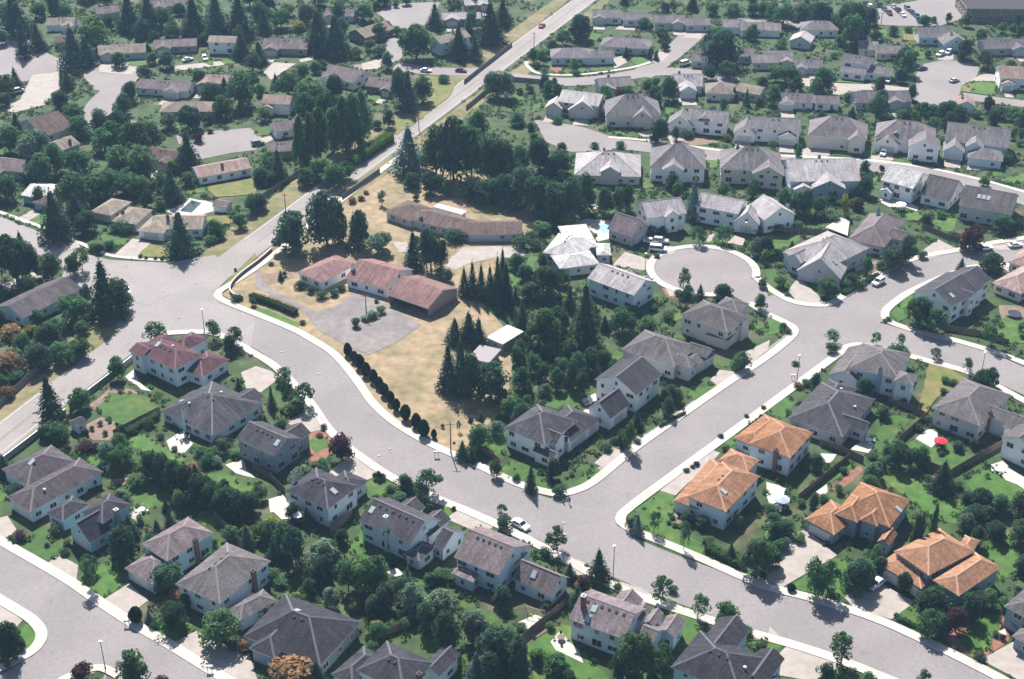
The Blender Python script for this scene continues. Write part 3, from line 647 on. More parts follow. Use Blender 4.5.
LAWNS = {
 a3: [[(380, 280), (450, 210), (560, 215), (640, 260), (640, 290), (520, 345), (480, 340)], [(500, 400), (570, 370), (640, 420), (690, 450), (740, 480), (700, 500), (640, 470), (590, 470)],
      [(490, 600), (540, 540), (700, 630), (690, 660), (560, 679), (500, 640)], [(280, 450), (420, 480), (400, 520), (300, 470)], [(790, 540), (900, 530), (1020, 590), (1000, 620), (850, 570)], [(-20, 580), (20, 590), (30, 630), (0, 650), (-20, 650)]],
 b3: [[(215, 400), (245, 382), (288, 395), (285, 430), (240, 447), (215, 430)], [(410, 572), (460, 542), (560, 575), (540, 612), (470, 625)], [(20, 212), (60, 185), (140, 250), (90, 280)], [(905, 430), (985, 350), (1000, 370), (985, 450), (940, 465)], [(970, 520), (1022, 480), (1040, 580), (990, 560)], [(740, 650), (790, 679), (760, 700)]],
 a4: [[(100, 150), (170, 60), (230, 150), (222, 190), (180, 218), (90, 163)], [(330, 305), (400, 220), (470, 205), (492, 298), (417, 357), (300, 288)], [(610, 480), (620, 440), (700, 420), (768, 465), (697, 531)], [(100, 455), (140, 480), (145, 520), (110, 560), (60, 520)], [(790, 0), (900, 20), (860, 80), (800, 60)]],
 b4: [[(420, 80), (360, 170), (420, 180), (440, 130)], [(510, 270), (600, 290), (700, 280), (720, 300), (580, 310)], [(700, 540), (830, 560), (850, 640), (760, 620), (690, 580)], [(800, 350), (920, 400), (990, 440), (940, 460), (820, 390)], [(740, 0), (780, 0), (790, 20), (755, 35)], [(120, 330), (240, 280), (230, 320), (140, 350)]],
 c4: [[(500, 0), (620, 0), (660, 80), (772, 152), (750, 188), (600, 125), (540, 97), (495, 20)], [(560, 372), (620, 358), (720, 412), (765, 500), (690, 562), (650, 440)], [(40, 560), (200, 455), (240, 470), (300, 590), (400, 690), (100, 700)], [(930, 515), (990, 505), (1030, 530), (960, 545)], [(90, 140), (150, 170), (130, 180), (95, 160)]],
 d4: [[(-10, 515), (78, 540), (20, 578), (-10, 570)], [(100, 300), (250, 195), (310, 210), (345, 320), (300, 352), (200, 342), (120, 322)], [(508, 432), (560, 385), (640, 400), (710, 430), (690, 480), (600, 470)], [(760, 520), (830, 445), (900, 415), (922, 430), (920, 480), (880, 565), (800, 578)], [(850, 70), (900, 80), (985, 95), (1005, 250), (920, 290), (870, 180)], [(670, -60), (790, -40), (760, 60), (680, 50)], [(-10, 60), (50, 45), (50, 75), (-10, 135)]],
 d3: [[(0, 260), (45, 225), (117, 245), (62, 312), (0, 290)], [(415, 440), (470, 290), (562, 320), (540, 360), (450, 455)], [(525, 435), (590, 392), (660, 430), (720, 408), (832, 468), (730, 532), (640, 500)], [(790, 565), (880, 505), (1025, 600), (960, 652), (820, 612)], [(440, 535), (520, 518), (640, 590), (780, 700), (640, 700), (480, 575)], [(120, 612), (320, 480), (352, 500), (150, 642)]],
 c3: [[(-20, 545), (0, 495), (60, 490), (160, 605), (130, 613)], [(220, 592), (330, 508), (362, 520), (255, 607)], [(120, 225), (240, 195), (310, 225), (255, 292), (140, 265)], [(585, 345), (700, 278), (722, 290), (605, 358)], [(690, 212), (800, 178), (820, 188), (738, 252)], [(815, 92), (880, 68), (892, 100), (840, 110)], [(488, 682), (598, 602), (650, 620), (640, 700)], [(838, 405), (890, 378), (902, 410), (862, 432)], [(560, 360), (640, 310), (650, 330), (575, 372)], [(390, 60), (430, 35), (440, 70), (400, 95)]],
 d2: [[(-10, 620), (0, 580), (72, 600), (60, 645), (0, 660)], [(490, 572), (570, 490), (592, 520), (560, 590), (520, 605)], [(900, 590), (1030, 600), (1030, 690), (920, 690)], [(-10, 270), (100, 253), (132, 280), (20, 345)], [(140, 247), (230, 205), (262, 210), (160, 252)], [(640, 200), (760, 190), (740, 250), (700, 245)], [(530, 170), (600, 168), (640, 200), (560, 205)], [(-10, 400), (20, 388), (82, 470), (0, 505)], [(890, 0), (940, -10), (930, 25), (895, 25)], [(930, 40), (1030, 10), (1030, 45), (950, 60)], [(400, 30), (440, 30), (430, 60), (400, 60)]],
 c2: [[(325, 192), (365, 148), (455, 168), (400, 202)], [(420, 388), (530, 400), (510, 412)], [(600, 605), (690, 538), (685, 590), (620, 625)], [(-10, 385), (112, 330), (62, 440), (-10, 475)], [(770, 292), (870, 268), (858, 292)], [(190, 525), (252, 475), (235, 565)], [(465, 72), (550, 38), (572, 70), (480, 88)], [(300, 70), (340, 80), (330, 110), (300, 105)], [(1000, 310), (1030, 290), (1030, 330), (1010, 330)], [(960, 600), (1025, 630), (1010, 650), (970, 630)]],
 c1: [[(190, 283), (380, 268), (392, 280), (215, 297)], [(470, 235), (510, 224), (567, 253), (500, 272)], [(265, 165), (325, 133), (362, 140), (330, 178)], [(360, 500), (440, 528), (460, 545), (400, 530)], [(610, 430), (650, 430), (640, 460), (605, 455)], [(780, 640), (830, 640), (820, 670), (785, 670)], [(0, 375), (60, 375), (50, 400), (0, 400)], [(80, 420), (120, 410), (120, 440), (80, 450)]],
 d1: [[(410, 118), (475, 118), (472, 150), (420, 152)], [(790, 335), (860, 325), (912, 340), (900, 382), (820, 372)], [(250, 600), (340, 600), (345, 625), (260, 622)], [(500, 630), (590, 650), (580, 662), (510, 650)], [(695, 640), (770, 650), (750, 676), (695, 668)], [(270, 310), (385, 320), (380, 335), (280, 330)], [(580, 200), (640, 210), (620, 240), (585, 235)], [(870, 90), (1022, 80), (1022, 100), (870, 108)], [(380, 590), (420, 600), (410, 640), (385, 630)]],
 b1: [[(40, 215), (90, 205), (100, 240), (50, 250)], [(440, 380), (560, 380), (555, 410), (450, 400)], [(0, 510), (60, 505), (60, 540), (0, 545)], [(870, 440), (830, 470), (850, 480), (890, 455)]],
 a1: [[(510, 245), (590, 243), (580, 264), (515, 264)], [(690, 505), (745, 498), (745, 528), (700, 528)], [(890, 240), (950, 235), (940, 255), (895, 258)], [(800, 250), (850, 240), (850, 265)], [(0, 540), (30, 545), (25, 620), (0, 620)]],
 a2: [[(105, 210), (160, 178), (192, 180), (195, 225), (160, 240)], [(0, 85), (30, 90), (25, 130), (0, 140)], [(740, 50), (800, 30), (820, 90), (750, 100)], [(630, 130), (670, 120), (670, 160), (640, 160)], [(400, 260), (520, 255), (500, 300), (420, 310)]],
}
for tl, lst in LAWNS.items():
    for p in lst: patch('lawn', 'lawn', p, 'lawn', 0.3, tl)
YLAWN = {a2: [[(800, 190), (920, 180), (930, 215), (850, 220)], [(820, 70), (1022, 30), (1022, 100), (860, 110)], [(570, 320), (600, 300), (670, 310), (672, 350), (550, 350)], [(880, 470), (1022, 330), (1022, 370), (900, 470)]],
         b1: [[(520, 510), (650, 430), (760, 350), (800, 330), (780, 380), (640, 490), (560, 540)], [(670, 300), (760, 310), (800, 340), (720, 380), (690, 350)]], d3: [[(598, 275), (645, 85), (725, 110), (800, 165), (790, 185), (700, 215), (620, 295)]],
         c4: [[(930, 505), (1022, 500), (1022, 525), (950, 530)]], d1: [[(535, 125), (605, 130), (600, 165), (540, 160)], [(770, 345), (820, 335), (815, 370), (775, 365)]], b2: [[(840, 125), (1022, 130), (1022, 185), (870, 170)]]}
for tl, lst in YLAWN.items():
    for p in lst: patch('dry_lawn', 'lawn_yellow', p, 'lawn', 0.4, tl)
SOILS = {a3: [('soil', [(350, 265), (440, 190), (530, 195), (560, 215), (450, 212), (385, 280)]), ('soil', [(330, 350), (400, 305), (500, 345), (450, 400), (370, 400)]), ('soil', [(520, 590), (430, 560), (540, 545)])],
         b3: [('mulch', [(205, 368), (280, 353), (312, 390), (300, 450), (245, 510), (222, 480), (205, 420)]), ('soil', [(130, 320), (190, 285), (200, 300), (140, 335)])],
         d4: [('mulch', [(690, 510), (750, 470), (840, 420), (950, 425), (965, 520), (850, 602), (760, 560)]), ('soil', [(200, 330), (240, 320), (250, 350), (205, 350)])],
         c4: [('soil', [(610, 30), (660, 20), (680, 50), (640, 70)]), ('soil', [(30, 500), (140, 440), (160, 470), (60, 540)])],
         d3: [('soil', [(640, 550), (700, 520), (720, 560), (660, 600)]), ('mulch', [(250, 600), (360, 500), (380, 520), (290, 600)]), ('soil', [(780, 160), (830, 190), (800, 210)])],
         c1: [('soil', [(640, 550), (760, 545), (830, 570), (720, 580)]), ('mulch', [(150, 265), (200, 265), (200, 290), (160, 290)]), ('soil', [(790, 640), (860, 630)] + [(840, 660)])],
         c2: [('mulch', [(600, 470), (690, 500), (720, 520), (700, 530), (620, 505)]), ('soil', [(560, 330), (600, 320), (600, 345), (560, 350)])], d2: [('soil', [(340, 370), (450, 360), (460, 400), (350, 420)]), ('soil', [(920, 540), (1022, 540), (1022, 600), (930, 590)])],
         b2: [('soil', [(0, 420), (150, 400), (150, 430), (20, 470)])]}
for tl, lst in SOILS.items():
    for m, p in lst: patch('garden_bed', m, p, 'soil', 0.3, tl)
DRIVES = {
 a4: [[(-20, 40), (30, 28), (66, 82), (36, 112), (0, 118), (-20, 110)], [(183, 222), (235, 183), (312, 225), (306, 283), (268, 272)], [(417, 360), (515, 298), (592, 366), (512, 427)], [(698, 532), (782, 488), (1000, 595), (1030, 690), (850, 700), (832, 652)], [(-40, 340), (20, 390), (90, 445), (40, 500), (-40, 480)]],
 b3: [[(-60, 130), (0, 105), (62, 125), (95, 152), (20, 210), (-30, 220)], [(128, 335), (212, 275), (332, 372), (260, 360), (205, 372)], [(288, 532), (400, 437), (505, 532), (412, 574), (360, 560)], [(680, 640), (720, 612), (790, 650), (760, 670)]],
 b4: [[(760, 40), (810, 0), (880, 10), (960, 50), (940, 80), (850, 80)]],
 c4: [[(430, 290), (520, 320), (565, 345), (530, 385), (430, 330)], [(230, 190), (290, 215), (300, 260), (240, 270)], [(1030, 470), (1022, 500), (1080, 530), (1060, 500)]],
 d4: [[(20, 602), (80, 543), (272, 602), (270, 640), (180, 690), (20, 660)], [(-10, 190), (100, 100), (152, 82), (275, 187), (60, 312), (-10, 290)], [(303, 352), (418, 278), (480, 315), (585, 372), (492, 442), (340, 392)], [(848, 602), (985, 528), (1030, 560), (1030, 700), (960, 662)]],
 c3: [[(328, 492), (400, 428), (475, 462), (385, 522)], [(790, 160), (830, 120), (905, 130), (842, 202)], [(480, 385), (530, 375), (572, 385), (512, 412)], [(590, 602), (720, 502), (800, 440), (830, 452), (790, 500), (700, 575), (652, 622)], [(880, 75), (950, 40), (1030, 0), (1022, 40), (960, 90)]],
 d2: [[(80, 482), (120, 430), (200, 500), (235, 552), (110, 520)], [(598, 335), (680, 278), (765, 322), (620, 362)], [(930, 385), (1000, 360), (1022, 380), (960, 410)], [(830, 300), (1022, 300), (1022, 320), (840, 320)]],
 c2: [[(400, 382), (450, 328), (555, 358), (532, 402)], [(772, 290), (795, 248), (808, 258), (792, 292)], [(858, 292), (890, 263), (932, 275), (920, 303)], [(590, 300), (660, 310), (650, 335), (600, 345)], [(610, 470), (680, 470), (680, 500), (630, 505)]],
 c1: [[(500, 530), (560, 520), (560, 545), (520, 548)], [(590, 200), (640, 205), (600, 245), (580, 235)], [(690, 125), (760, 125), (755, 155), (685, 150)], [(390, 240), (450, 220), (460, 250), (410, 275)], [(590, 520), (620, 520), (680, 560), (640, 575)], [(440, 95), (500, 100), (490, 122), (410, 118)]],
 d1: [[(110, 295), (240, 290), (280, 310), (180, 345), (120, 330)], [(260, 345), (420, 335), (430, 350), (260, 385)], [(130, 600), (180, 585), (250, 605), (230, 640), (140, 625)], [(400, 620), (500, 630), (480, 660), (420, 650)], [(800, 660), (870, 650), (900, 679), (790, 679)], [(850, 300), (930, 290), (930, 325), (800, 325)], [(670, 215), (740, 210), (740, 240), (680, 240)]],
 a2: [[(445, 350), (530, 275), (605, 290), (545, 355)], [(60, 200), (130, 160), (165, 175), (100, 215)], [(0, 460), (130, 410), (190, 425), (60, 480)], [(250, 300), (310, 280), (320, 310), (270, 320)]],
 b1: [[(30, 290), (70, 250), (160, 255), (60, 320)], [(420, 255), (500, 235), (500, 275), (430, 280)], [(0, 560), (100, 530), (90, 550), (0, 590)], [(170, 240), (230, 225), (230, 240), (180, 250)]],
 a1: [[(390, 260), (470, 250), (560, 275), (520, 300), (400, 290)], [(0, 440), (80, 400), (130, 300), (230, 290), (250, 340), (180, 420), (60, 450)], [(690, 265), (880, 245), (900, 260), (700, 285)], [(520, 480), (560, 490), (550, 520), (520, 510)]],
}
for tl, lst in DRIVES.items():
    for p in lst: patch('driveway', 'drive', p, 'drive', 0.0, tl)
PATIOS = {a3: [[(662, 402), (720, 368), (777, 412), (742, 452), (680, 440)], [(905, 500), (965, 475), (985, 520), (1022, 550), (940, 530)], [(500, 150), (530, 120), (555, 175), (610, 205), (560, 200)]],
          a4: [[(520, 10), (560, 0), (580, 40), (555, 60)]], b3: [[(50, 640), (115, 610), (135, 679), (60, 690)]], b4: [[(60, 0), (140, -30), (145, 35), (100, 45)], [(520, 255), (560, 235), (590, 260), (550, 272)], [(730, 640), (760, 660), (740, 679)]],
          c4: [[(148, 535), (200, 487), (232, 530), (290, 612), (225, 590), (180, 560)], [(20, 450), (90, 420), (140, 440), (60, 500)]],
          c3: [[(280, 240), (330, 215), (340, 240), (300, 265)], [(255, 300), (300, 275), (320, 285), (290, 310)], [(960, 440), (1000, 420), (1010, 440), (980, 460)]],
          d3: [[(325, 435), (400, 388), (430, 420), (400, 452)], [(885, 500), (930, 480), (1022, 545), (1030, 600), (950, 560)], [(585, 392), (650, 350), (690, 400), (650, 430)], [(0, 570), (70, 590), (60, 640), (0, 679)], [(195, 450), (280, 460), (240, 500)], [(195, 610), (230, 580), (240, 610), (220, 625)]],
          d4: [[(905, 500), (940, 475), (960, 510), (930, 530)], [(880, 80), (905, 75), (910, 120), (885, 120)]],
          d2: [[(440, 120), (500, 110), (560, 150), (480, 150)], [(345, 350), (385, 345), (380, 400), (350, 410)], [(560, 130), (600, 150), (590, 165), (550, 150)]],
          c2: [[(240, 215), (290, 195), (395, 205), (395, 275), (345, 285), (320, 240)], [(230, 140), (330, 140), (350, 155), (250, 160)]], a2: [[(655, 165), (700, 150), (760, 115), (850, 130), (850, 165), (790, 190), (700, 185)]]}
for tl, lst in PATIOS.items():
    for p in lst: patch('patio', 'patio', p, 'patio', 0.45, tl)
zc['patio'] += 0.01
patch('swimming_pool', 'pool', [(718, 165), (765, 122), (805, 133), (765, 172)], 'patio', 0, a2)
patch('swimming_pool', 'pool_blue', [(345, 222), (388, 215), (386, 255), (355, 250)], 'patio', 0, c2)
# ------------------------------------------------------------------ the houses
def Q(x, y): return T(x, y, 150)
# --- near row along the bottom left street and the curving street
house('the dark-red-roofed junction house', 'two-storey pale house with dark red hip roof beside the main road junction', Q(130, 320),
      [('h', (35, 205, 305, 335, 505, 240), 5.6, 0.42), ('h', (330, 330, 490, 388, 714, 280), 3.1, 0.40), ('g', (90, 165, 200, 205, 290, 130), 5.6, 0.35)], 'red', 'pale_blue',
      sub=[('hv', (2.5, 9.0, 8.0, 16.5), 4.6, 0.42), ('gu', (-1.2, 4, -1.2, 4.5), 5.6, 0.4)], garage=[(1, 'T', 0.5, 4.8)], sky=[(0, 0.3, 0.42)], vents=3, wvents=[(0, 0.55, 0.6)])
house('the broad grey hip-roofed bungalow', 'broad single-storey house with large grey hip roof and pale hip lines, below the red-roofed house', Q(130, 320),
      [('h', (205, 615, 558, 782, 925, 578), 3.0, 0.46)], 'grey', 'pale_blue', sub=[('gv', (9.5, 15.5, 11, 19.5), 3.0, 0.45)], sky=[(0, 0.12, 0.3)], vents=3, wvents=[(0, 0.33, 0.25), (0, 0.5, 0.7)], chimney=[(0, 0.45, 0.03, 3.0, 'wall_pale_blue')])
house('the blue-grey gabled house', 'two-storey blue-grey gabled house with grey roof beside the small round lawn', Q(150, 410),
      [('gu', (583, 195, 842, 312, 1085, 215), 5.4, 0.55)], 'grey', 'slate', sub=[('gv', (5, 11, 6, 13.5), 4.0, 0.6)], sky=[(0, 0.88, 0.3)], vents=4)
house('the dark pyramid-roofed house', 'square two-storey house with dark pyramid roof, white right wall and blue left wall', Q(280, 430),
      [('h', (30, 410, 325, 540, 568, 392), 5.3, 0.50)], 'dark', 'pale_blue', sky=[(0, 0.82, 0.45)], vents=3, chimney=[(0, -0.02, 0.35, 2.6, 'wall_grey')], sub=[('hu', (4.0, 11, 9, 15.5), 3.2, 0.45)])
t8 = T(340, 480, 128)
house('the long grey gabled house', 'long two-storey gabled house with chimney on its roof, left of the parked white car', t8,
      [('gu', (150, 322, 568, 512, 800, 318), 5.3, 0.58), ('gu', (735, 520, 822, 562, 1022, 425), 3.1, 0.62)], 'grey', 'pale_blue',
      sub=[('gv', (2.2, 7.4, 5.5, 13.5), 3.8, 0.62), ('gv', (9.6, 14.6, 5.5, 13.2), 3.8, 0.62), ('hu', (13.0, 17.2, -1.2, 4.6), 3.0, 0.5)], sky=[(0, 0.10, 0.28)], vents=6, chimney=[(0, 0.5, 0.06, 3.4, 'wall_beige', 'metal')])
house('the white-gabled house at the junction', 'two-storey gabled house with white gable wall and low wing, beside the parked white car', Q(430, 490),
      [('gu', (160, 455, 468, 582, 735, 395), 5.3, 0.58), ('gu', (560, 602, 832, 716, 1000, 615), 3.2, 0.85)], 'mauve', 'pale_blue',
      sub=[('gv', (6.5, 11, 6.5, 13), 3.6, 0.65), ('hu', (0.8, 6.2, -2.2, 1.5), 3.0, 0.35)], sky=[(1, 0.42, 0.28)], vents=5)
house('the skylit house below the junction', 'two-storey house with mauve-grey roof, two skylights and a tall chimney, facing the lamp post', Q(550, 570),
      [('gu', (125, 330, 500, 470, 728, 290), 5.3, 0.52), ('gu', (560, 520, 668, 565, 866, 425), 3.1, 0.62)], 'mauve', 'pale_blue',
      sub=[('gv', (4.5, 9.5, 6.5, 14.0), 3.8, 0.65), ('gv', (9.8, 12.2, 7.0, 11.6), 4.4, 0.7), ('gv', (12.6, 15.0, 7.0, 11.6), 4.4, 0.7), ('gv', (15.5, 19.5, 7.0, 12.5), 3.4, 0.65)], sky=[(0, 0.30, 0.12), (0, 0.33, 0.33)], vents=6, chimney=[(0, 0.14, 0.30, 2.6, 'brick', 'metal')])
house('the dark-roofed house at the bottom edge', 'house with dark hip roof and two street gables at the bottom edge, right of centre', PX,
      [('h', (671, 667, 741, 697, 782, 664), 5.0, 0.52), ('hu', (748, 690, 790, 706, 812, 690), 3.2, 0.45)], 'dark', 'teal', sub=[('gv', (1.5, 8.0, 5.5, 17.5), 5.0, 0.62), ('gv', (11.5, 16.5, 5.5, 14.5), 4.2, 0.62)], vents=3, wvents=[(0, 0.85, 0.5)])
house('the corner house by the walkers', 'two-storey white house with grey hip roof on the corner, nearest the two walkers', Q(490, 390),
      [('h', (95, 255, 372, 375, 628, 222), 5.3, 0.55)], 'grey', 'white',
      sub=[('h', (4.0, 14.0, 6.8, 20.0), 3.1, 0.55), ('gu', (6.5, 13.4, 2.4, 6.8), 4.8, 0.8), ('gu', (9.0, 14.8, -0.8, 2.6), 3.0, 0.65)], garage=[(1, 'R', 0.32, 4.8), (1, 'R', 0.80, 2.5)], vents=2)
house('the white house with steep front gables', 'white two-storey house with steep gables and small gabled garage, below the conifer thicket', Q(570, 330),
      [('gv', (165, 335, 452, 442, 655, 312), 5.4, 0.50), ('gv', (112, 535, 275, 602, 408, 502), 3.6, 0.95)], 'grey', 'white',
      sub=[], garage=[(1, 'R', 0.5, 3.0)], wvents=[])
house('the many-hipped grey house', 'grey house with five parallel hip lines on its roof, up the straight street', Q(570, 330),
      [('h', (348, 132, 712, 250, 900, 118), 4.2, 0.50), ('h', (740, 205, 842, 252, 985, 160), 3.0, 0.5)], 'mid', 'grey',
      sub=[('hu', (12, 19.2, 1.5, 6.5), 4.2, 0.55), ('gu', (14, 20.0, 9, 13.5), 4.0, 0.7)], garage=[(1, 'R', 0.5, 4.8)])
house('the hip-roofed house by the cul-de-sac mouth', 'beige house with grey hip roof and dark skirt roof at the cul-de-sac mouth', Q(620, 290),
      [('h', (410, 168, 726, 287, 860, 172), 5.7, 0.50), ('h', (575, 302, 736, 347, 908, 246), 3.0, 0.35), ('h', (640, 110, 800, 160, 905, 100), 4.8, 0.45)], 'mid', 'beige', garage=[(1, 'R', 0.35, 4.8), (1, 'R', 0.8, 2.5)], vents=0, sub=[('gu', (11.0, 15.5, 6.5, 11), 5.0, 0.7)])
# --- orange roofs
house('the upper orange-roofed house', 'two-storey house with orange tiled hip roof and red chimney, uppermost of the four', Q(660, 410),
      [('h', (600, 228, 885, 327, 1085, 165), 5.4, 0.46), ('h', (500, 190, 668, 262, 875, 95), 3.1, 0.40)], 'orange', 'pale_blue', chimney=[(0, 0.66, 0.0, 1.0, 'brick')], fascia='fascia_dark')
house('the orange-roofed corner house', 'two-storey blue-walled house with orange hip roof and skylight on the street corner lawn', Q(610, 460),
      [('h', (520, 247, 787, 352, 1072, 128), 5.4, 0.46), ('h', (430, 275, 600, 335, 900, 60), 3.1, 0.38), ('h', (735, 0, 935, 80, 1020, 0), 3.6, 0.46)], 'orange2', 'pale_blue', sky=[(0, 0.68, 0.28)], fascia='fascia_dark', vents=2)
house('the stepped orange-roofed house', 'house with stepped orange roofs and a skylight, above a wide concrete driveway', Q(780, 460),
      [('h', (400, 330, 745, 457, 950, 290), 4.6, 0.55), ('h', (165, 400, 368, 508, 570, 385), 3.1, 0.46)], 'orange', 'slate',
      sub=[('hv', (0.0, 5.2, -2.4, 6.5), 4.6, 0.7), ('hv', (5.2, 9.2, -1.2, 6), 4.6, 0.75), ('gv', (10.5, 13.2, -4.0, 1), 2.9, 0.9)], garage=[(1, 'L', 0.5, 5.0)], sky=[(0, 0.94, 0.55)], fascia='fascia_dark')
house('the lowest orange-roofed house', 'house with broad pinkish-orange roofs and white car in its driveway, lowest right', Q(874, 500),
      [('h', (135, 347, 372, 512, 640, 320), 5.4, 0.50), ('h', (400, 545, 576, 652, 880, 465), 4.6, 0.52), ('h', (30, 437, 322, 602, 440, 500), 3.1, 0.42), ('h', (560, 325, 662, 362, 762, 288), 4.4, 0.45)], 'orange2', 'slate', garage=[(2, 'L', 0.35, 5.0), (2, 'L', 0.8, 2.6)], fascia='fascia_dark')
# --- right-hand block
house('the low grey hip-roofed house', 'single-storey house with wide grey hip roof just right of the orange roofs', Q(740, 340),
      [('h', (320, 530, 697, 657, 980, 420), 3.3, 0.48)], 'grey', 'grey', sub=[('hv', (1.0, 8.5, 13, 22.5), 3.2, 0.5), ('gu', (9, 17.6, 5, 9), 3.3, 0.8)], wvents=[(0, 0.45, 0.85), (0, 0.85, 0.6)], vents=2)
house('the turreted two-storey house', 'two-storey blue-walled house with corner bay, tall chimney and dark garage wing', PX,
      [('h', (849, 367.5, 899, 379, 927, 357), 5.7, 0.42), ('gv', (828.5, 374, 858, 382, 868, 352), 3.2, 0.55)], 'mid', 'pale_blue', sub=[('h', (11.5, 16.3, -1.6, 4.0), 5.7, 0.55)], chimney=[(0, 0.62, 0.0, 2.0, 'wall_slate')], garage=[(1, 'B', 0.5, 4.8)])
house('the grey house with slim brick chimney', 'two-storey grey house with hip roof and slim brick chimney above a square lawn', PX,
      [('h', (932, 408, 980, 426, 1020, 398), 5.0, 0.48)], 'mid', 'grey', chimney=[(0, 0.98, 0.35, 0.8, 'brick')], sub=[('gu', (9, 17, 6, 11), 4.6, 0.6), ('hv', (2, 8, 8, 16), 4.4, 0.5)], wvents=[])
house('the white house cut by the right edge', 'white-walled two-storey house with grey roof, cut off by the right edge of the picture', PX,
      [('gv', (1001, 437, 1034, 452, 1068, 428), 5.5, 0.5)], 'mid', 'white', sub=[('gu', (-3, 4, 6, 13), 4.4, 0.7)])
house('the grey house in the lower right corner', 'grey-roofed house at the right edge, below the orange roofs', PX,
      [('h', (1004, 606, 1030, 620, 1075, 592), 5.2, 0.5), ('h', (1012, 636, 1042, 652, 1070, 632), 3.1, 0.45)], 'mid', 'slate')
house('the long white gabled corner house', 'long white two-storey gabled house with grey roof on the inner corner of two streets', Q(874, 250),
      [('gv', (270, 278, 532, 382, 828, 278), 5.8, 0.48)], 'grey', 'white', sky=[(0, 0.80, 0.2)], sub=[('gv', (1.5, 11.2, 13.5, 21.5), 6.0, 0.52), ('gu', (8, 13.2, 7.2, 10.2), 6.2, 0.6)])
house('the orange-pink bungalow at right', 'low house with orange-pink hip roof at the right edge beside the trampoline', PX,
      [('h', (992, 282.5, 1021, 294, 1062, 272), 3.0, 0.5)], 'pink', 'beige')
house('the second orange-pink bungalow', 'low house with orange-pink roof at the right edge, the farther one', PX, [('h', (1008, 262, 1036, 270, 1070, 252), 3.0, 0.5)], 'pink', 'beige')
house('the garage-gabled house', 'pale house with white-topped roof and front garage gable facing the junction, near the white jeep', Q(770, 190),
      [('h', (85, 418, 372, 540, 562, 345), 4.8, 0.50), ('gv', (180, 548, 480, 606, 560, 500), 3.0, 0.85)], 'light', 'grey', garage=[(1, 'L', 0.27, 2.6), (1, 'L', 0.68, 4.4)], sub=[('gv', (2.5, 8, -1.5, 6), 4.6, 0.75)], sky=[(1, 0.75, 0.4)], vents=2)
house('the broad hip-roofed house by the deck', 'broad single-storey house with mauve-grey hip roof beside a sunny timber deck', Q(770, 190),
      [('h', (530, 332, 777, 388, 1052, 240), 3.3, 0.62)], 'mauve', 'grey', sub=[('gu', (10, 17.0, 7, 12.5), 3.3, 0.7)], chimney=[(0, 0.35, 0.75, 2.2, 'wall_slate')], garage=[(0, 'R', 0.75, 4.8)])
house('the white house with bright roof', 'white two-storey house with sun-bright roof beside a white patio umbrella', Q(874, 150),
      [('gu', (45, 203, 266, 263, 392, 178), 5.4, 0.50), ('gu', (310, 300, 516, 350, 625, 255), 3.2, 0.7, {'roof': 'mid'})], 'white', 'white', sub=[('gv', (1, 5, -2.0, 2), 2.8, 0.5)], vents=0)
house('the grey house with three skylights', 'grey house with three skylights in a row and gabled right end, near the right edge', Q(874, 150),
      [('gu', (572, 372, 928, 438, 1095, 335), 4.9, 0.52)], 'mid', 'grey', sky=[(0, 0.33, 0.28), (0, 0.42, 0.28), (0, 0.51, 0.28)])
# --- around the cul-de-sac
house('the white colonnaded cul-de-sac house', 'wide white two-storey house with light roof and gabled garage above the cul-de-sac', Q(670, 170),
      [('gu', (170, 243, 466, 300, 548, 218), 5.5, 0.52), ('gv', (428, 352, 606, 374, 645, 318), 3.4, 0.95), ('gu', (520, 250, 640, 342, 706, 190), 4.6, 0.6)], 'light', 'white', garage=[(1, 'L', 0.5, 3.2)], chimney=[(2, 0.5, 1.0, 1.6, 'wall_grey')])
house('the mauve-garaged cul-de-sac house', 'two-storey house with light roof and low mauve garage, beside parked white vans', Q(540, 190),
      [('gu', (728, 192, 998, 158, 10.5), 5.6, 0.62), ('gu', (455, 262, 628, 318, 712, 236), 3.6, 0.85, {'wall': 'mauve', 'roof': 'mauve'})], 'light', 'white', sub=[('gv', (5.5, 10.5, -1.0, 4.5), 5.6, 0.75)], garage=[(1, 'R', 0.5, 4.6)])
house('the white-roofed house', 'low house with several bright white roofs beside the small swimming pool', Q(540, 190),
      [('h', (18, 425, 282, 470, 14.0), 3.2, 0.42), ('h', (200, 402, 398, 385, 16.0), 3.2, 0.36), ('h', (135, 536, 405, 500, 9.0), 3.0, 0.36), ('h', (385, 442, 484, 442, 8.0), 3.0, 0.3)], 'white', 'grey', vents=3, wvents=[(0, 0.4, 0.9)])
house('the split-tone roofed house', 'two-storey house with brown front roof slope and pale gable, below the cul-de-sac', c2,
      [('gu', (300, 432, 487, 502, 622, 462), 5.2, 0.50)], 'light', 'pale_blue', sub=[('gv', (10, 14.5, 4, 11.8), 4.2, 0.6), ('gv', (4, 8.5, 4, 12), 4.2, 0.6)], vents=4)
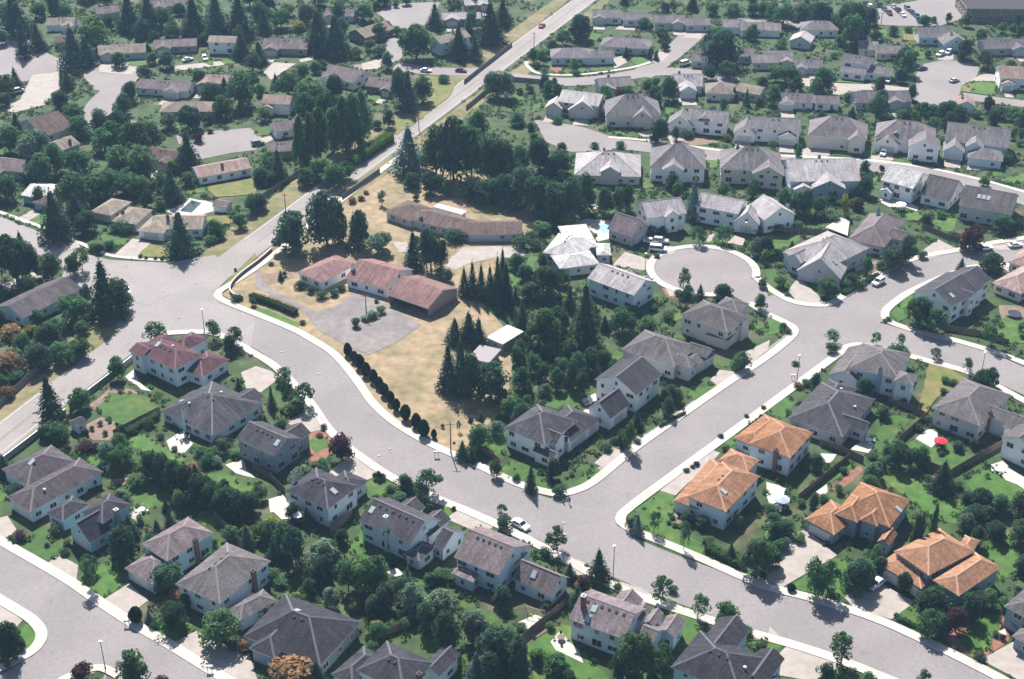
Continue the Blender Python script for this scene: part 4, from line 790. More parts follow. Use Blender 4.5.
# --- houses along the bottom-left street
house('the grey hip-roofed house at left edge', 'large single-storey house with two grey hip roofs and a skylight at the left edge', Q(0, 410),
      [('h', (45, 590, 205, 692, 692, 413), 3.3, 0.48), ('h', (12, 400, 185, 522, 452, 305), 3.3, 0.48)], 'purple', 'pale_blue', sky=[(1, 0.55, 0.35)], wvents=[(0, 0.7, 0.3)], garage=[(0, 'L', 0.5, 4.8)])
house('the bright blue gabled house', 'two-storey bright blue house with white gable trim and dark roof, on the lower left street', Q(0, 500),
      [('h', (545, 82, 692, 157, 905, 35), 5.4, 0.50), ('gv', (458, 195, 606, 290, 765, 200), 3.2, 0.9), ('h', (308, 86, 425, 145, 595, 20), 3.0, 0.5)], 'dark', 'teal', chimney=[(0, 0.99, 0.5, 1.0, 'wall_slate', 'metal')], garage=[(1, 'L', 0.5, 4.2)])
house('the grey house with low front garage', 'two-storey grey hip-roofed house with low hipped garage, left of the pale-ridged house', a4,
      [('h', (563, 140, 666, 208, 860, 100), 5.2, 0.52), ('h', (497, 236, 612, 302, 715, 215), 3.0, 0.5)], 'mauve', 'teal', chimney=[(0, 0.98, 0.62, 1.0, 'brick')], garage=[(1, 'L', 0.5, 4.6)])
house('the pale-ridged hip-roofed house', 'two-storey hip-roofed house with pale ridge lines and low garage on the lower left street', PX,
      [('h', (175, 584, 220, 604, 276, 563), 5.2, 0.50), ('h', (226, 609, 240, 621, 274, 598), 3.0, 0.5)], 'mid', 'pale_blue', chimney=[(0, 0.99, 0.66, 1.0, 'brick')], garage=[(1, 'L', 0.5, 4.4)], vents=4)
house('the wide dark hip-roofed house', 'wide single-storey house with dark hip roof and one large skylight, bottom left of centre', PX,
      [('h', (243, 636, 320, 666, 376, 627), 3.4, 0.55)], 'dark', 'slate', sky=[(0, 0.42, 0.55)], sub=[('hv', (3, 9, -2.2, 6), 3.3, 0.6)], vents=2)
house('the three-peaked house at the bottom edge', 'dark-roofed house with three roof peaks at the bottom edge of the picture', PX,
      [('h', (356, 670, 404, 693, 442, 666), 5.0, 0.52), ('h', (331, 674, 353, 686, 384, 657), 3.2, 0.5)], 'dark', 'white', sub=[('gv', (9, 13.2, 8, 15), 3.8, 0.6)], vents=2, chimney=[(0, 1.0, 0.5, 1.0, 'brick')])
house('the small grey gable at the bottom left', 'grey roof peak beside the lamp post in the bottom left corner', PX,
      [('h', (86, 692, 118, 706, 140, 690), 3.2, 0.6)], 'mid', 'beige')
# --- old ranch houses in the dry lot
house('the red-roofed ranch house', 'low white ranch house with faded red roof and open brown carport in the dry lot', b2,
      [('gu', (355, 432, 522, 478, 660, 405), 2.9, 0.42), ('h', (163, 408, 262, 449, 425, 380), 2.9, 0.34), ('gu', (522, 497, 686, 553, 812, 472), 3.0, 0.36, {'open': True, 'wall': 'tan', 'nowin': True})], 'redbrown', 'white', chimney=[(0, 0.03, 0.25, 1.5, 'wall_white', 'brick')], caps=False, name='ranch_house')
house('the long brown ranch house', 'long bent brown-roofed ranch house with white chimney in the upper dry lot', b2,
      [('hu', (598, 192, 856, 256, 9.5), 2.8, 0.36), ('h', (513, 165, 618, 202, 705, 152), 2.8, 0.36), ('gu', (846, 256, 1064, 254, 9.5), 2.8, 0.36)], 'brown', 'grey', chimney=[(0, 0.18, 0.2, 1.6, 'wall_white', 'brick')], caps=False, name='ranch_house')
# --- older houses on the left
F = dict(far=True)
house('the tan ranch by the big pine', 'tan-roofed ranch house with white gable end behind the big lone pine at the junction', a2,
      [('gu', (600, 238, 808, 236, 10.5), 2.8, 0.38), ('h', (546, 243, 652, 254, 11.0), 2.8, 0.36)], 'tan', 'white', garage=[(1, 'L', 0.5, 4.2)], chimney=[(0, 0.3, 0.4, 1.2, 'brick')], caps=False)
house('the middle tan bungalow', 'small tan-roofed bungalow, middle of the three left of the junction', a2, [('h', (445, 205, 542, 217, 612, 158), 2.8, 0.45)], 'tan', 'cream', chimney=[(0, 0.2, 0.4, 1.2, 'brick')], caps=False, **F)
house('the left tan bungalow', 'small tan-roofed house, leftmost of the three left of the junction', a2, [('h', (360, 166, 442, 182, 512, 124), 2.8, 0.45)], 'tan', 'cream', caps=False, **F)
house('the white-roofed house at left', 'low house with bright white roof near the left edge above the street', a2, [('gu', (82, 100, 190, 118, 11), 2.9, 0.3), ('h', (128, 128, 200, 140, 7), 2.8, 0.3, {'roof': 'brown'})], 'white', 'slate', caps=False, **F)
house('the purple-grey house at left edge', 'long house with purple-grey roof half hidden by trees at the left edge', a2, [('gv', (-20, 545, 92, 592, 315, 468), 2.9, 0.36)], 'purple', 'pale_blue', caps=False, **F)
house('the reddish ranch by the small cul-de-sac', 'low reddish-tan ranch house left of the main road, beside the small cul-de-sac', PX, [('gu', (198, 178, 252, 168, 10), 2.8, 0.36)], 'pink', 'white', caps=False, chimney=[(0, 0.5, 0.3, 1.0, 'brick')], **F)
house('the white two-storey far house', 'white two-storey house with balcony wall in the far upper left', a1, [('gu', (826, 168, 942, 172, 8), 5.0, 0.4)], 'tan', 'white', caps=False, **F)
far_list = [
 ('the brown house under the top-left trees', 'brown-roofed house among trees near the top left corner', a1, [('gu', (180, 102, 296, 98, 10), 2.9, 0.36)], 'tan', 'white'),
 ('the tiny brown house at far left', 'small brown-roofed house half hidden by dark conifers, far left', a1, [('gu', (226, 172, 318, 160, 8), 2.8, 0.36)], 'brown', 'tan'),
 ('the tan twin-dormered house', 'long tan-roofed house with two dark roof gables above the curving far-left street', a1, [('gu', (390, 218, 582, 208, 10.5), 2.9, 0.40)], 'tan', 'grey'),
 ('the long mauve-roofed far house', 'long low mauve-roofed house right of the tan twin-dormered one, upper left', a1, [('gu', (612, 190, 786, 182, 9), 2.9, 0.38)], 'mauve', 'tan'),
 ('the purple-roofed far-left house', 'long purple-grey roofed house right of the curving far-left street', a1, [('gu', (538, 350, 748, 366, 10), 2.8, 0.38)], 'mauve', 'white'),
 ('the reddish-roofed far-left house', 'low reddish-roofed house next to the long purple-grey one, upper left', a1, [('gu', (775, 332, 935, 336, 10), 2.8, 0.38)], 'pink', 'tan'),
 ('the brown hip house by the small lawn', 'brown hip-roofed house above the small cul-de-sac at upper left', a1, [('h', (634, 448, 860, 445, 10), 2.9, 0.42)], 'tan', 'brown'),
 ('the dark brown house at left', 'dark brown-roofed house among trees at the left edge', a1, [('gv', (62, 490, 170, 545, 280, 500), 2.9, 0.4)], 'brown', 'grey'),
 ('the tan house below the brown one', 'small tan-roofed house among trees below the far-left street end', a1, [('gv', (180, 575, 250, 600, 300, 565), 2.9, 0.4)], 'tan', 'grey'),
 ('the grey roof at the left edge', 'grey roof peeking between trees at the left edge, upper quarter', a1, [('gu', (-60, 672, 110, 690, 10), 2.9, 0.4)], 'mauve', 'grey'),
 ('the brown roof by the purple tree', 'brown-roofed house beside the purple tree left of the small cul-de-sac', a1, [('gu', (560, 628, 690, 650, 10), 2.9, 0.4)], 'brown', 'tan'),
 ('the grey-roofed house at top left', 'grey-roofed house at the top edge among tall trees, left side', a1, [('gu', (388, 58, 482, 46, 9), 2.9, 0.4)], 'mauve', 'grey'),
 ('the roof behind the top-left conifers', 'pale roof at the top edge behind conifers, left of the far cul-de-sac', a1, [('gu', (600, 30, 740, 20, 9), 2.9, 0.4)], 'mauve', 'cream'),
 ('the grey house with dormer', 'grey-roofed house with a boxy dormer behind tall conifers, upper left of centre', b1, [('gu', (22, 192, 206, 196, 11), 3.0, 0.42)], 'mauve', 'tan'),
 ('the tan gabled house by the far lane', 'tan-roofed gabled house beside the narrow far lane, upper centre left', b1, [('gv', (364, 130, 436, 152, 490, 96), 3.0, 0.45)], 'tan', 'brown'),
 ('the blue-walled house by the main road', 'tall blue-walled house with tan roof beside the main road, upper centre', b1, [('gv', (688, 156, 736, 176, 792, 118), 5.2, 0.45)], 'tan', 'pale_blue'),
 ('the pale-roofed house near the top', 'pale-roofed house between conifers at top, left of the main road', b1, [('gu', (745, 78, 900, 74, 9), 2.9, 0.35)], 'light', 'tan'),
 ('the mauve house left of the poplars', 'mauve-roofed gabled house with white end wall above the poplars', b1, [('gu', (262, 302, 388, 332, 458, 292), 3.0, 0.42)], 'mauve', 'white'),
 ('the brown-roofed house above the poplars', 'grey-brown roofed house with dark front right of the white-ended one', b1, [('gu', (434, 342, 552, 356, 10), 2.8, 0.42)], 'mauve', 'brown'),
 ('the tan-roofed white house left of the poplars', 'white two-storey house with tan roof left of the tall poplars', b1, [('gu', (18, 412, 134, 418, 9), 4.2, 0.42)], 'pink', 'white'),
 ('the grey roof left of the poplars', 'small grey-roofed house directly left of the tall poplars', b1, [('gu', (76, 528, 176, 512, 9), 2.9, 0.4)], 'mauve', 'white'),
 ('the brown roof below the poplar row', 'low brown-roofed house beside parked cars, left of the poplars', b1, [('gu', (52, 608, 152, 602, 9), 2.9, 0.4)], 'mauve', 'tan'),
 ('the roof at top left of centre', 'grey roof at the top edge beside tall trees, left of the main road', b1, [('gu', (270, 60, 390, 66, 9), 2.9, 0.4)], 'mauve', 'grey'),
 ('the low roof at the top edge', 'low pale roof at the top edge between conifers, left of the main road', b1, [('gu', (835, 22, 930, 16, 9), 2.9, 0.3)], 'light', 'tan'),
 # right of the main road, top rows
 ('the hip-roofed house at the upper street corner', 'grey hip-roofed house with crescent lawn at the corner off the main road', c1, [('h', (154, 232, 335, 232, 11), 3.0, 0.45), ('gu', (325, 232, 412, 228, 8), 3.0, 0.45)], 'mauve', 'pale_blue'),
 ('the dark hip-roofed house behind it', 'dark hip-roofed house behind the upper street corner house', c1, [('h', (350, 184, 550, 196, 11), 3.0, 0.45)], 'mauve', 'grey'),
 ('the leftmost long roof at the top', 'leftmost of the long grey-roofed houses along the top edge', c1, [('gu', (318, 70, 440, 72, 9), 3.0, 0.5), ('gu', (440, 78, 555, 82, 8), 3.0, 0.45)], 'mauve', 'pale_blue'),
 ('the middle long roof at the top', 'middle of the long grey-roofed houses along the top edge', c1, [('gu', (568, 92, 692, 92, 9), 3.0, 0.48), ('gu', (690, 100, 795, 100, 8), 3.0, 0.45)], 'mauve', 'grey'),
 ('the right long roof at the top', 'long grey-roofed house at top, just right of the big round tree', c1, [('gu', (838, 108, 930, 112, 9), 3.0, 0.48), ('gu', (915, 122, 1060, 118, 9), 3.0, 0.45)], 'mauve', 'white'),
 ('the bright cream-roofed house', 'two-storey house with bright cream roof and front gable, left end of the upper crescent', c1, [('gu', (182, 405, 346, 425, 11), 5.0, 0.50), ('gv', (222, 440, 338, 446, 6), 3.2, 0.7), ('gv', (130, 430, 200, 436, 7), 3.2, 0.7)], 'white', 'beige'),
 ('the steep grey-roofed house', 'house with tall steep grey hip roof, second from left on the upper crescent', c1, [('h', (374, 462, 598, 462, 15), 4.6, 0.72), ('gv', (480, 470, 560, 474, 6), 4.2, 0.8)], 'mid', 'beige'),
 ('the brown-roofed house behind the steep one', 'brown-roofed house half hidden behind the steep grey roof', c1, [('gu', (350, 352, 486, 342, 9), 3.2, 0.5)], 'mauve', 'teal'),
 ('the bright-gabled house off the upper street', 'house with bright roof patch and gable below the upper street', c1, [('gu', (648, 345, 764, 345, 11), 3.2, 0.55), ('gv', (670, 365, 740, 365, 7), 3.2, 0.6)], 'light', 'pale_blue'),
 ('the brown roofed house by the big round tree', 'brown-roofed low house just below the big round tree', c1, [('h', (772, 372, 895, 376, 11), 3.0, 0.5), ('gu', (890, 362, 990, 380, 9), 3.0, 0.4)], 'tan', 'beige'),
 ('the white-fronted grey house', 'grey-roofed two-storey house with white garage gable, third along the upper crescent', c1, [('gu', (695, 478, 858, 494, 10), 5.0, 0.52), ('gv', (616, 496, 722, 506, 8), 3.2, 0.75), ('gv', (735, 480, 800, 484, 5), 5.0, 0.75)], 'mid', 'white'),
 ('the small roof left of the big tree', 'small grey roof tucked left of the big round tree', c1, [('gu', (714, 242, 782, 246, 9), 3.0, 0.5)], 'mauve', 'grey'),
 ('the low roofs right of the big tree', 'low grey-roofed house right of the big round tree, second row', c1, [('gu', (905, 225, 965, 228, 9), 3.0, 0.5), ('gu', (960, 252, 1070, 250, 9), 3.0, 0.45)], 'mauve', 'cream'),
 ('the twin-gabled house on the crescent', 'house with white garage gable and mauve roof, fourth along the upper crescent', PX, [('gu', (750, 128, 801, 131, 10), 5.0, 0.5), ('gv', (733, 133, 756, 135, 8), 3.2, 0.8)], 'mid', 'white'),
 ('the wide pale tan roof', 'house with wide pale tan roof below the left end of the upper crescent', PX, [('h', (574, 175, 641, 177, 19), 3.2, 0.50), ('gv', (600, 172, 620, 173, 8), 4.6, 0.6)], 'light', 'beige'),
 ('the white-walled hip house in the middle row', 'white two-storey hip-roofed house in the row above the cul-de-sac', PX, [('h', (650, 167, 706, 169, 16), 5.2, 0.68), ('gv', (662, 170, 684, 171, 8), 5.2, 0.6)], 'mid', 'white'),
 ('the beige-fronted house in the middle row', 'beige-walled two-storey house with grey roof, directly behind the white cul-de-sac house', PX, [('h', (720, 169, 783, 172, 16), 5.2, 0.64), ('gv', (752, 174, 784, 176, 9), 5.0, 0.55)], 'mid', 'beige'),
 ('the blue-gabled house', 'house with bright roof and blue-grey rear gable, right of the beige-fronted house', d2, [('gu', (88, 46, 372, 44, 18), 4.8, 0.45), ('gv', (178, 72, 312, 75, 12), 4.0, 0.50, {'wall': 'slate'})], 'light', 'pale_blue'),
 ('the steep hip house on the crescent', 'house with steep many-angled grey roof, right part of the upper crescent', d1, [('h', (158, 540, 396, 560, 15), 4.8, 0.68), ('gv', (165, 553, 278, 563, 7), 3.2, 0.55), ('gv', (215, 522, 292, 528, 6), 5.0, 0.70), ('gv', (318, 560, 388, 566, 6), 4.8, 0.8)], 'mauve', 'beige'),
 ('the white-fronted crescent house', 'two-storey house with white garages and grey gables behind the parked white car', d1, [('h', (425, 548, 668, 572, 14), 4.8, 0.66), ('gv', (424, 572, 528, 582, 7), 3.2, 0.6), ('gv', (560, 586, 688, 598, 9), 5.0, 0.6), ('gv', (478, 546, 542, 552, 5), 4.8, 0.8)], 'mauve', 'white'),
 ('the rightmost crescent house', 'large house with arched window gable and two garage doors, right end of the crescent', d1, [('gu', (705, 560, 962, 590, 14), 4.8, 0.60), ('gv', (698, 602, 786, 611, 8), 3.2, 0.7), ('gv', (788, 586, 862, 594, 6), 4.8, 0.7), ('h', (795, 628, 938, 645, 9), 3.1, 0.5)], 'mid', 'pale_blue'),
 ('the low purple roof behind the crescent', 'long low purple-grey roof behind the crescent row, right of the big tree', d1, [('gu', (38, 405, 185, 410, 9), 2.9, 0.4), ('gu', (185, 412, 288, 415, 8), 2.9, 0.4)], 'purple', 'white'),
 ('the dark roof behind the crescent', 'dark long-roofed house right of the low purple roof', d1, [('gu', (350, 410, 575, 405, 10), 3.0, 0.5)], 'purple', 'grey'),
 ('the white two-storey house by the far lane', 'white two-storey house with dark grey roof and low garage by the far right lane', d1, [('gu', (288, 243, 408, 262, 8), 5.4, 0.5), ('gu', (384, 288, 494, 300, 8), 3.0, 0.4), ('gu', (285, 285, 390, 298, 6), 3.0, 0.4)], 'purple', 'white'),
 ('the plain grey house on the far lane', 'plain grey-roofed house left of the white two-storey house', d1, [('gu', (104, 268, 222, 272, 9), 2.9, 0.4)], 'purple', 'grey'),
 ('the dormered house at far lane end', 'house with two dark dormers at the left end of the far right lane', d1, [('gu', (-20, 240, 104, 244, 10), 3.0, 0.5)], 'mid', 'cream'),
 ('the tan hip house near the top', 'pale tan hip-roofed house below the tall trees, upper right', d1, [('h', (135, 118, 284, 122, 10), 3.0, 0.5)], 'mauve', 'white'),
 ('the small cottage below it', 'small pale-roofed cottage left of the tan hip-roofed house', d1, [('gv', (84, 162, 172, 172, 9), 2.9, 0.5)], 'light', 'grey'),
 ('the reddish-mauve low house', 'low reddish-mauve house left of the far right turning circle', d1, [('gu', (360, 195, 440, 200, 10), 2.9, 0.4), ('gu', (430, 212, 535, 215, 9), 2.9, 0.4)], 'mauve', 'beige'),
 ('the grey house above the far turning circle', 'grey gabled house above the far right turning circle', d1, [('gu', (602, 150, 742, 152, 11), 3.2, 0.5)], 'purple', 'pale_blue'),
 ('the pale gable above the far turning circle', 'small pale gable-fronted house above parked white cars', d1, [('gv', (700, 178, 806, 176, 8), 3.0, 0.6)], 'mid', 'pale_blue'),
 ('the mauve house at the upper right edge', 'long mauve-grey roofed house at the right edge near the top', d1, [('gu', (868, 196, 1050, 190, 10), 3.0, 0.45)], 'purple', 'grey'),
 ('the orange-tan house at the upper right edge', 'large tan-orange roofed house at the right edge above a curved lawn', d1, [('gu', (925, 312, 1060, 318, 12), 4.6, 0.5)], 'pink', 'white'),
 ('the small tan roof below the far circle', 'small tan roof just below the far right turning circle', d1, [('gv', (752, 420, 830, 425, 8), 3.0, 0.5)], 'pink', 'white'),
 ('the small roof in the top right trees', 'small grey roof at far left of the tall tree clump, upper right', d1, [('gu', (-30, 120, 52, 124, 9), 2.9, 0.45)], 'mauve', 'white'),
 ('the low roof along the parking lane', 'low grey roof along the top edge left of the parked cars', d1, [('gu', (40, 40, 160, 46, 9), 2.9, 0.4)], 'mauve', 'grey'),
]
for loc, lab, tl, wg, rf, wl in far_list:
    w0 = Wing(tl, wg[0]); rr = random.Random(hash_str(lab)); sub = []; gar = None
    if w0.typ[0] == 'g' and w0.axis == 'u' and w0.W > 10.5 and len(wg) < 3:
        f = rr.choice((0.04, 0.56)); wd = min(6.5, w0.W * 0.42)
        sub = [('gv', (f * w0.W, f * w0.W + wd, -rr.uniform(1.2, 3.0), w0.D * 0.6), min(w0.eave, 3.1), 0.42)]
        gar = [(len(wg), 'L', 0.5, 4.2 if wd > 5.4 else 2.6)]
    gar = (gar or []) + [(i, 'L', 0.5, 4.6 if Wing(tl, w_).W > 6.2 else 2.6) for i, w_ in enumerate(wg) if i and w_[0] == 'gv' and w_[2] <= 3.4]
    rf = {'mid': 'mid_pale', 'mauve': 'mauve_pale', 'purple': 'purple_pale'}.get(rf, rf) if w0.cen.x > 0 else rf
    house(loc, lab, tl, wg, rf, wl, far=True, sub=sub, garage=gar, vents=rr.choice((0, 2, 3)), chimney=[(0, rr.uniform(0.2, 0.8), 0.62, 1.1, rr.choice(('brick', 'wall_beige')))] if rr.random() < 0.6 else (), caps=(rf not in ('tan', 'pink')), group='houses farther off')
for h in HOUSES[:]:
    if h['far'] and h.get('gar'):
        for p, out, gw in h['gar']:
            sd = Vector((-out.y, out.x, 0)); q = [p + sd * (gw * 0.55), p - sd * (gw * 0.55), p - sd * (gw * 0.6) + out * 7.0, p + sd * (gw * 0.6) + out * 7.0]
            patch('driveway', 'drive', [proj((v.x, v.y, 0)) for v in q], 'drive', 0.0)
house('the long dark building', 'long dark flat-roofed building in the top right corner', d1, [('f', (795, 35, 1080, 38, 22), 5.5, 0.0)], 'purple', 'brown', far=True, caps=False, name='building', cat='building', group=None)
# ------------------------------------------------------------------ sheds, walls, fences
def shed(loc, label, tl, w, roof='white', wall='white'):
    house(loc, label, tl, [w], roof, wall, far=True, caps=False, name='shed', cat='shed', group=None, wmul=0.5)
    HOUSES[-1]['shed'] = True
shed('the blue garden shed', 'small blue-grey garden shed beside the roadside pine on the left', Q(0, 410), ('gv', (462, 78, 520, 118, 578, 70), 2.3, 0.5), 'grey', 'pale_blue')
shed('the pool shed', 'small gabled shed next to the dark swimming pool', a2, ('gu', (846, 142, 905, 150, 950, 128), 2.2, 0.4), 'mauve', 'white')
shed('the white lean-to roof', 'flat white shed roof at the edge of the dry lot beside dark trees', b2, ('f', (918, 672, 985, 700, 1050, 640), 2.5, 0.0), 'white', 'tan')
shed('the pale shed behind it', 'low pale shed half hidden behind the dark round trees of the dry lot', b3, ('f', (845, 75, 930, 95, 995, 45), 2.2, 0.0), 'light', 'slate')
shed('the flat white carport', 'flat white carport roof behind the long brown ranch house', b2, ('f', (705, 150, 822, 182, 845, 168), 2.5, 0.0), 'white', 'white')

def pline(name, pts, h, th, m, label, cat, cap=None, n=4, z0=0.0):
    P = smooth_line([at(*p) for p in pts], n); N = normals2(P); c = P[0].copy()
    def strip(nm, hw, za, zb, mt, par):
        v, f = [], []
        for p, nn in zip(P, N):
            for s, z in ((1, za), (1, zb), (-1, zb), (-1, za)): q = p + nn * (s * hw) - c; v.append((q.x, q.y, z))
        for i in range(len(P) - 1):
            k, q = 4 * i, 4 * i + 4
            for s in range(4): f.append((k + s, k + (s + 1) % 4, q + (s + 1) % 4, q + s))
        e = 4 * (len(P) - 1); f += [(0, 1, 2, 3), (e + 3, e + 2, e + 1, e)]
        return mesh_obj(nm, v, f, mt, par)
    root = empty(name, c); tag(root, label, cat)
    strip('wall_body', th / 2, z0 - 0.1, h, M[m], root)
    if cap: strip('coping', th / 2 + 0.06, h + 0.002, h + 0.1, M[cap], root)
    return root
pline('boundary_wall', [(-60, 511), (0, 465), (46, 430), (66, 414)], 1.5, 0.22, 'fence_grey', 'white-topped garden wall along the main road, lower stretch by the left edge', 'wall', 'wall_top', 2)
pline('boundary_wall', [(70, 410.5), (91, 393), (112, 377), (136, 358)], 1.5, 0.22, 'fence_grey', 'white-topped garden wall along the main road, stretch below the red-roofed house', 'wall', 'wall_top', 2)
pline('garden_wall', [(243, 299), (234, 297), (230, 291), (233, 284), (242, 275), (258, 263), (272, 251)], 1.1, 0.35, 'brick', 'low dark curved masonry wall at the corner of the dry lot', 'wall', 'kerb')
_fp = {}
def fence(tl, pts, label, h=1.8, m='fence', posts=True):
    P = [at(*tl(*p)) for p in pts]; root = empty('fence', P[0]); tag(root, label, 'fence', 'timber garden fences')
    for a, b in zip(P[:-1], P[1:]):
        L = (b - a).length; n = max(1, round(L / 2.4)); sg = L / n; rz = math.atan2(b.y - a.y, b.x - a.x)
        k = (round(sg, 1), h, m)
        if k not in _fp:
            mb = MB(); nb = int(k[0] / 0.16)
            for i in range(nb): mb.box(((i + 0.5) / nb * k[0] - k[0] / 2, 0.0 if i % 2 else 0.012, h / 2 + 0.05), (k[0] / nb - 0.012, 0.03, h + RND.uniform(-0.03, 0.03)))
            mb.box((0, -0.035, 0.45), (k[0], 0.04, 0.1)); mb.box((0, -0.035, h - 0.3), (k[0], 0.04, 0.1))
            pb = MB(); pb.box((0, 0, h / 2 + 0.08), (0.14, 0.14, h + 0.2))
            _fp[k] = (mb.mesh('panel', M[m]), pb.mesh('post', M[m]))
        for i in range(n):
            o = link('panel', _fp[k][0], root); o.location = a.lerp(b, (i + 0.5) / n) - P[0]; o.rotation_euler = (0, 0, rz + RND.uniform(-0.01, 0.01))
            if posts: o = link('post', _fp[k][1], root); o.location = a.lerp(b, i / n) - P[0] + Vector((math.sin(rz), -math.cos(rz), 0)) * 0.0; o.rotation_euler = (0, 0, rz)
    return root
fence(PX, [(-20, 424), (0, 407), (28, 381), (68, 345)], 'long dark timber fence above the main road at the left edge', 1.8, 'fence_grey', False)
fence(PX, [(262, 199), (282, 186), (301, 174)], 'weathered fence beside the main road, left of the dark roadside trees', 1.7, 'fence_grey', False)
fence(PX, [(342, 199), (360, 187), (380, 173)], 'dark fence across the top of the dry lot', 1.7, 'fence_grey', False)
fence(PX, [(464, 84), (484, 68), (512, 46)], 'far fence along the left side of the main road', 1.7, 'fence_grey', False)
fence(PX, [(466, 110), (488, 92), (505, 80)], 'far fence along the right side of the main road', 1.7, 'fence_grey', False)
fence(PX, [(512, 81), (535, 83), (556, 85)], 'dark fence at the start of the upper street', 1.7, 'fence', False)
fence(c4, [(18, 545), (110, 470), (212, 388)], 'timber fence between the white-gabled house and the skylit house')
fence(b4, [(300, 100), (350, 60), (385, 30)], 'timber fence between the pyramid-roofed and the long grey house')
fence(b4, [(440, 530), (560, 490), (690, 410)], 'timber fence above the wide dark hip-roofed house')
fence(a3, [(455, 385), (560, 330), (640, 290)], 'timber fence between the vegetable plot and the broad bungalow lawn')
fence(d3, [(520, 410), (600, 340), (640, 300)], 'timber fence left of the red-umbrella patio')
fence(d3, [(540, 440), (640, 510), (730, 545)], 'timber fence along the bottom of the red-umbrella lawn')
fence(d3, [(720, 545), (830, 480), (930, 425)], 'timber fence right of the red-umbrella lawn')
fence(d3, [(205, 420), (300, 455), (380, 490)], 'timber fence behind the upper orange-roofed house')
fence(d3, [(480, 255), (560, 280), (640, 320)], 'timber fence behind the turreted house')
fence(d3, [(320, 480), (220, 560), (120, 640)], 'timber fence above the stepped orange-roofed house')
fence(d2, [(700, 640), (830, 660), (960, 700)], 'timber fence in front of the long white gabled house', 1.7)
fence(d2, [(620, 235), (700, 270), (760, 290)], 'timber fence below the white house with the bright roof', 1.7)
fence(d2, [(240, 260), (140, 250), (60, 250)], 'timber fence behind the garage-gabled house', 1.7, 'fence', False)
fence(c2, [(960, 290), (990, 330), (1000, 360)], 'timber fence right of the white cul-de-sac house', 1.7, 'fence', False)
fence(a4, [(855, 30), (930, 110), (960, 150)], 'timber fence between the two hip-roofed houses on the lower left street')
fence(b3, [(890, 440), (950, 480), (975, 500)], 'timber fence left of the corner house lawn')
fence(d1, [(760, 90), (880, 100), (1022, 110)], 'dark fence below the far parking area', 1.7, 'fence', False)
fence(b3, [(-10, 520), (60, 560), (120, 620)], 'timber fence behind the dark pyramid-roofed house')
fence(c3, [(0, 330), (60, 300), (130, 260)], 'timber fence behind the corner house', 1.7)

# ------------------------------------------------------------------ trees
def leaf_faces(C, Nn, size, rng, squash=1.0):
    """C centres (n,3), Nn outward directions; one bent quad per leaf clump"""
    n = len(C); A = rng.normal(size=(n, 3)); A -= (A * Nn).sum(1)[:, None] * Nn; A /= np.linalg.norm(A, axis=1)[:, None] + 1e-9
    B = np.cross(Nn, A); s = (size * rng.uniform(0.6, 1.35, n))[:, None]
    V = np.stack([C - A * s, C - B * s * 0.7 + Nn * s * 0.15, C + A * s, C + B * s * 0.7 + Nn * s * 0.15], 1)
    return V.reshape(-1, 3)
def mesh_from_quads(name, V, m):
    n = len(V) // 4; me = bpy.data.meshes.new(name)
    me.vertices.add(len(V)); me.vertices.foreach_set("co", V.astype(np.float32).ravel())
    me.loops.add(4 * n); me.loops.foreach_set("vertex_index", np.arange(4 * n, dtype=np.int32))
    me.polygons.add(n); me.polygons.foreach_set("loop_start", np.arange(0, 4 * n, 4, dtype=np.int32)); me.polygons.foreach_set("loop_total", np.full(n, 4, dtype=np.int32))
    me.update(); me.validate(); me.materials.append(m); return me
def unit(v): return v / (np.linalg.norm(v, axis=-1, keepdims=True) + 1e-9)
def crown_round(seed, z0=0.07, z1=1.0, lobes=26, per=95, leaf=0.036, lobe_r=0.155, shape='round', sparse=False):
    rng = np.random.default_rng(seed); cz = (z0 + z1) / 2; hz = (z1 - z0) / 2
    zf = rng.uniform(0, 1, lobes) ** 0.9; lop = rng.normal(size=2) * 0.07; th = rng.uniform(0, 6.283, lobes)
    if shape == 'column': R = np.clip(1.0 - (1.7 * np.abs(zf - 0.38)) ** 2.2, 0.15, 1)
    else: R = np.clip(np.sqrt(np.clip(1 - (1.55 * (zf - 0.36)) ** 2, 0, 1)), 0.3, 1)
    rr = R * np.sqrt(rng.uniform(0.25, 1.0, lobes)) * (0.5 - lobe_r * 0.8) / 1.0 * rng.uniform(0.85, 1.12, lobes)
    cen = np.stack([np.cos(th) * rr + lop[0] * zf, np.sin(th) * rr + lop[1] * zf, z0 + lobe_r * 0.55 + zf * (z1 - z0 - lobe_r * 1.35)], 1)
    out = []
    for i in range(lobes):
        m = int(per * rng.uniform(0.6, 1.3)); dd = unit(rng.normal(size=(m, 3)) + np.array([0, 0, 0.25])); lr = lobe_r * rng.uniform(0.65, 1.3)
        p = cen[i] + dd * lr * rng.uniform(0.75, 1.08, m)[:, None] * np.array([1, 1, 0.85])
        nn = unit(dd * 0.7 + rng.normal(size=(m, 3)) * 0.55 + np.array([0, 0, 0.5]))
        out.append(leaf_faces(p, nn, leaf * (1.0 if not sparse else 0.85), rng))
    if not sparse:                                       # inner foliage, so that the crown is not see-through everywhere
        m = 260; dd = unit(rng.normal(size=(m, 3))); p = np.array([0, 0, cz]) + dd * np.array([0.26, 0.26, hz * 0.7]) * rng.uniform(0.5, 1, m)[:, None]
        out.append(leaf_faces(p, unit(dd + rng.normal(size=(m, 3)) * 0.5), 0.075, rng))
    V = np.concatenate(out); V[:, 2] = np.maximum(V[:, 2], 0.01); return V
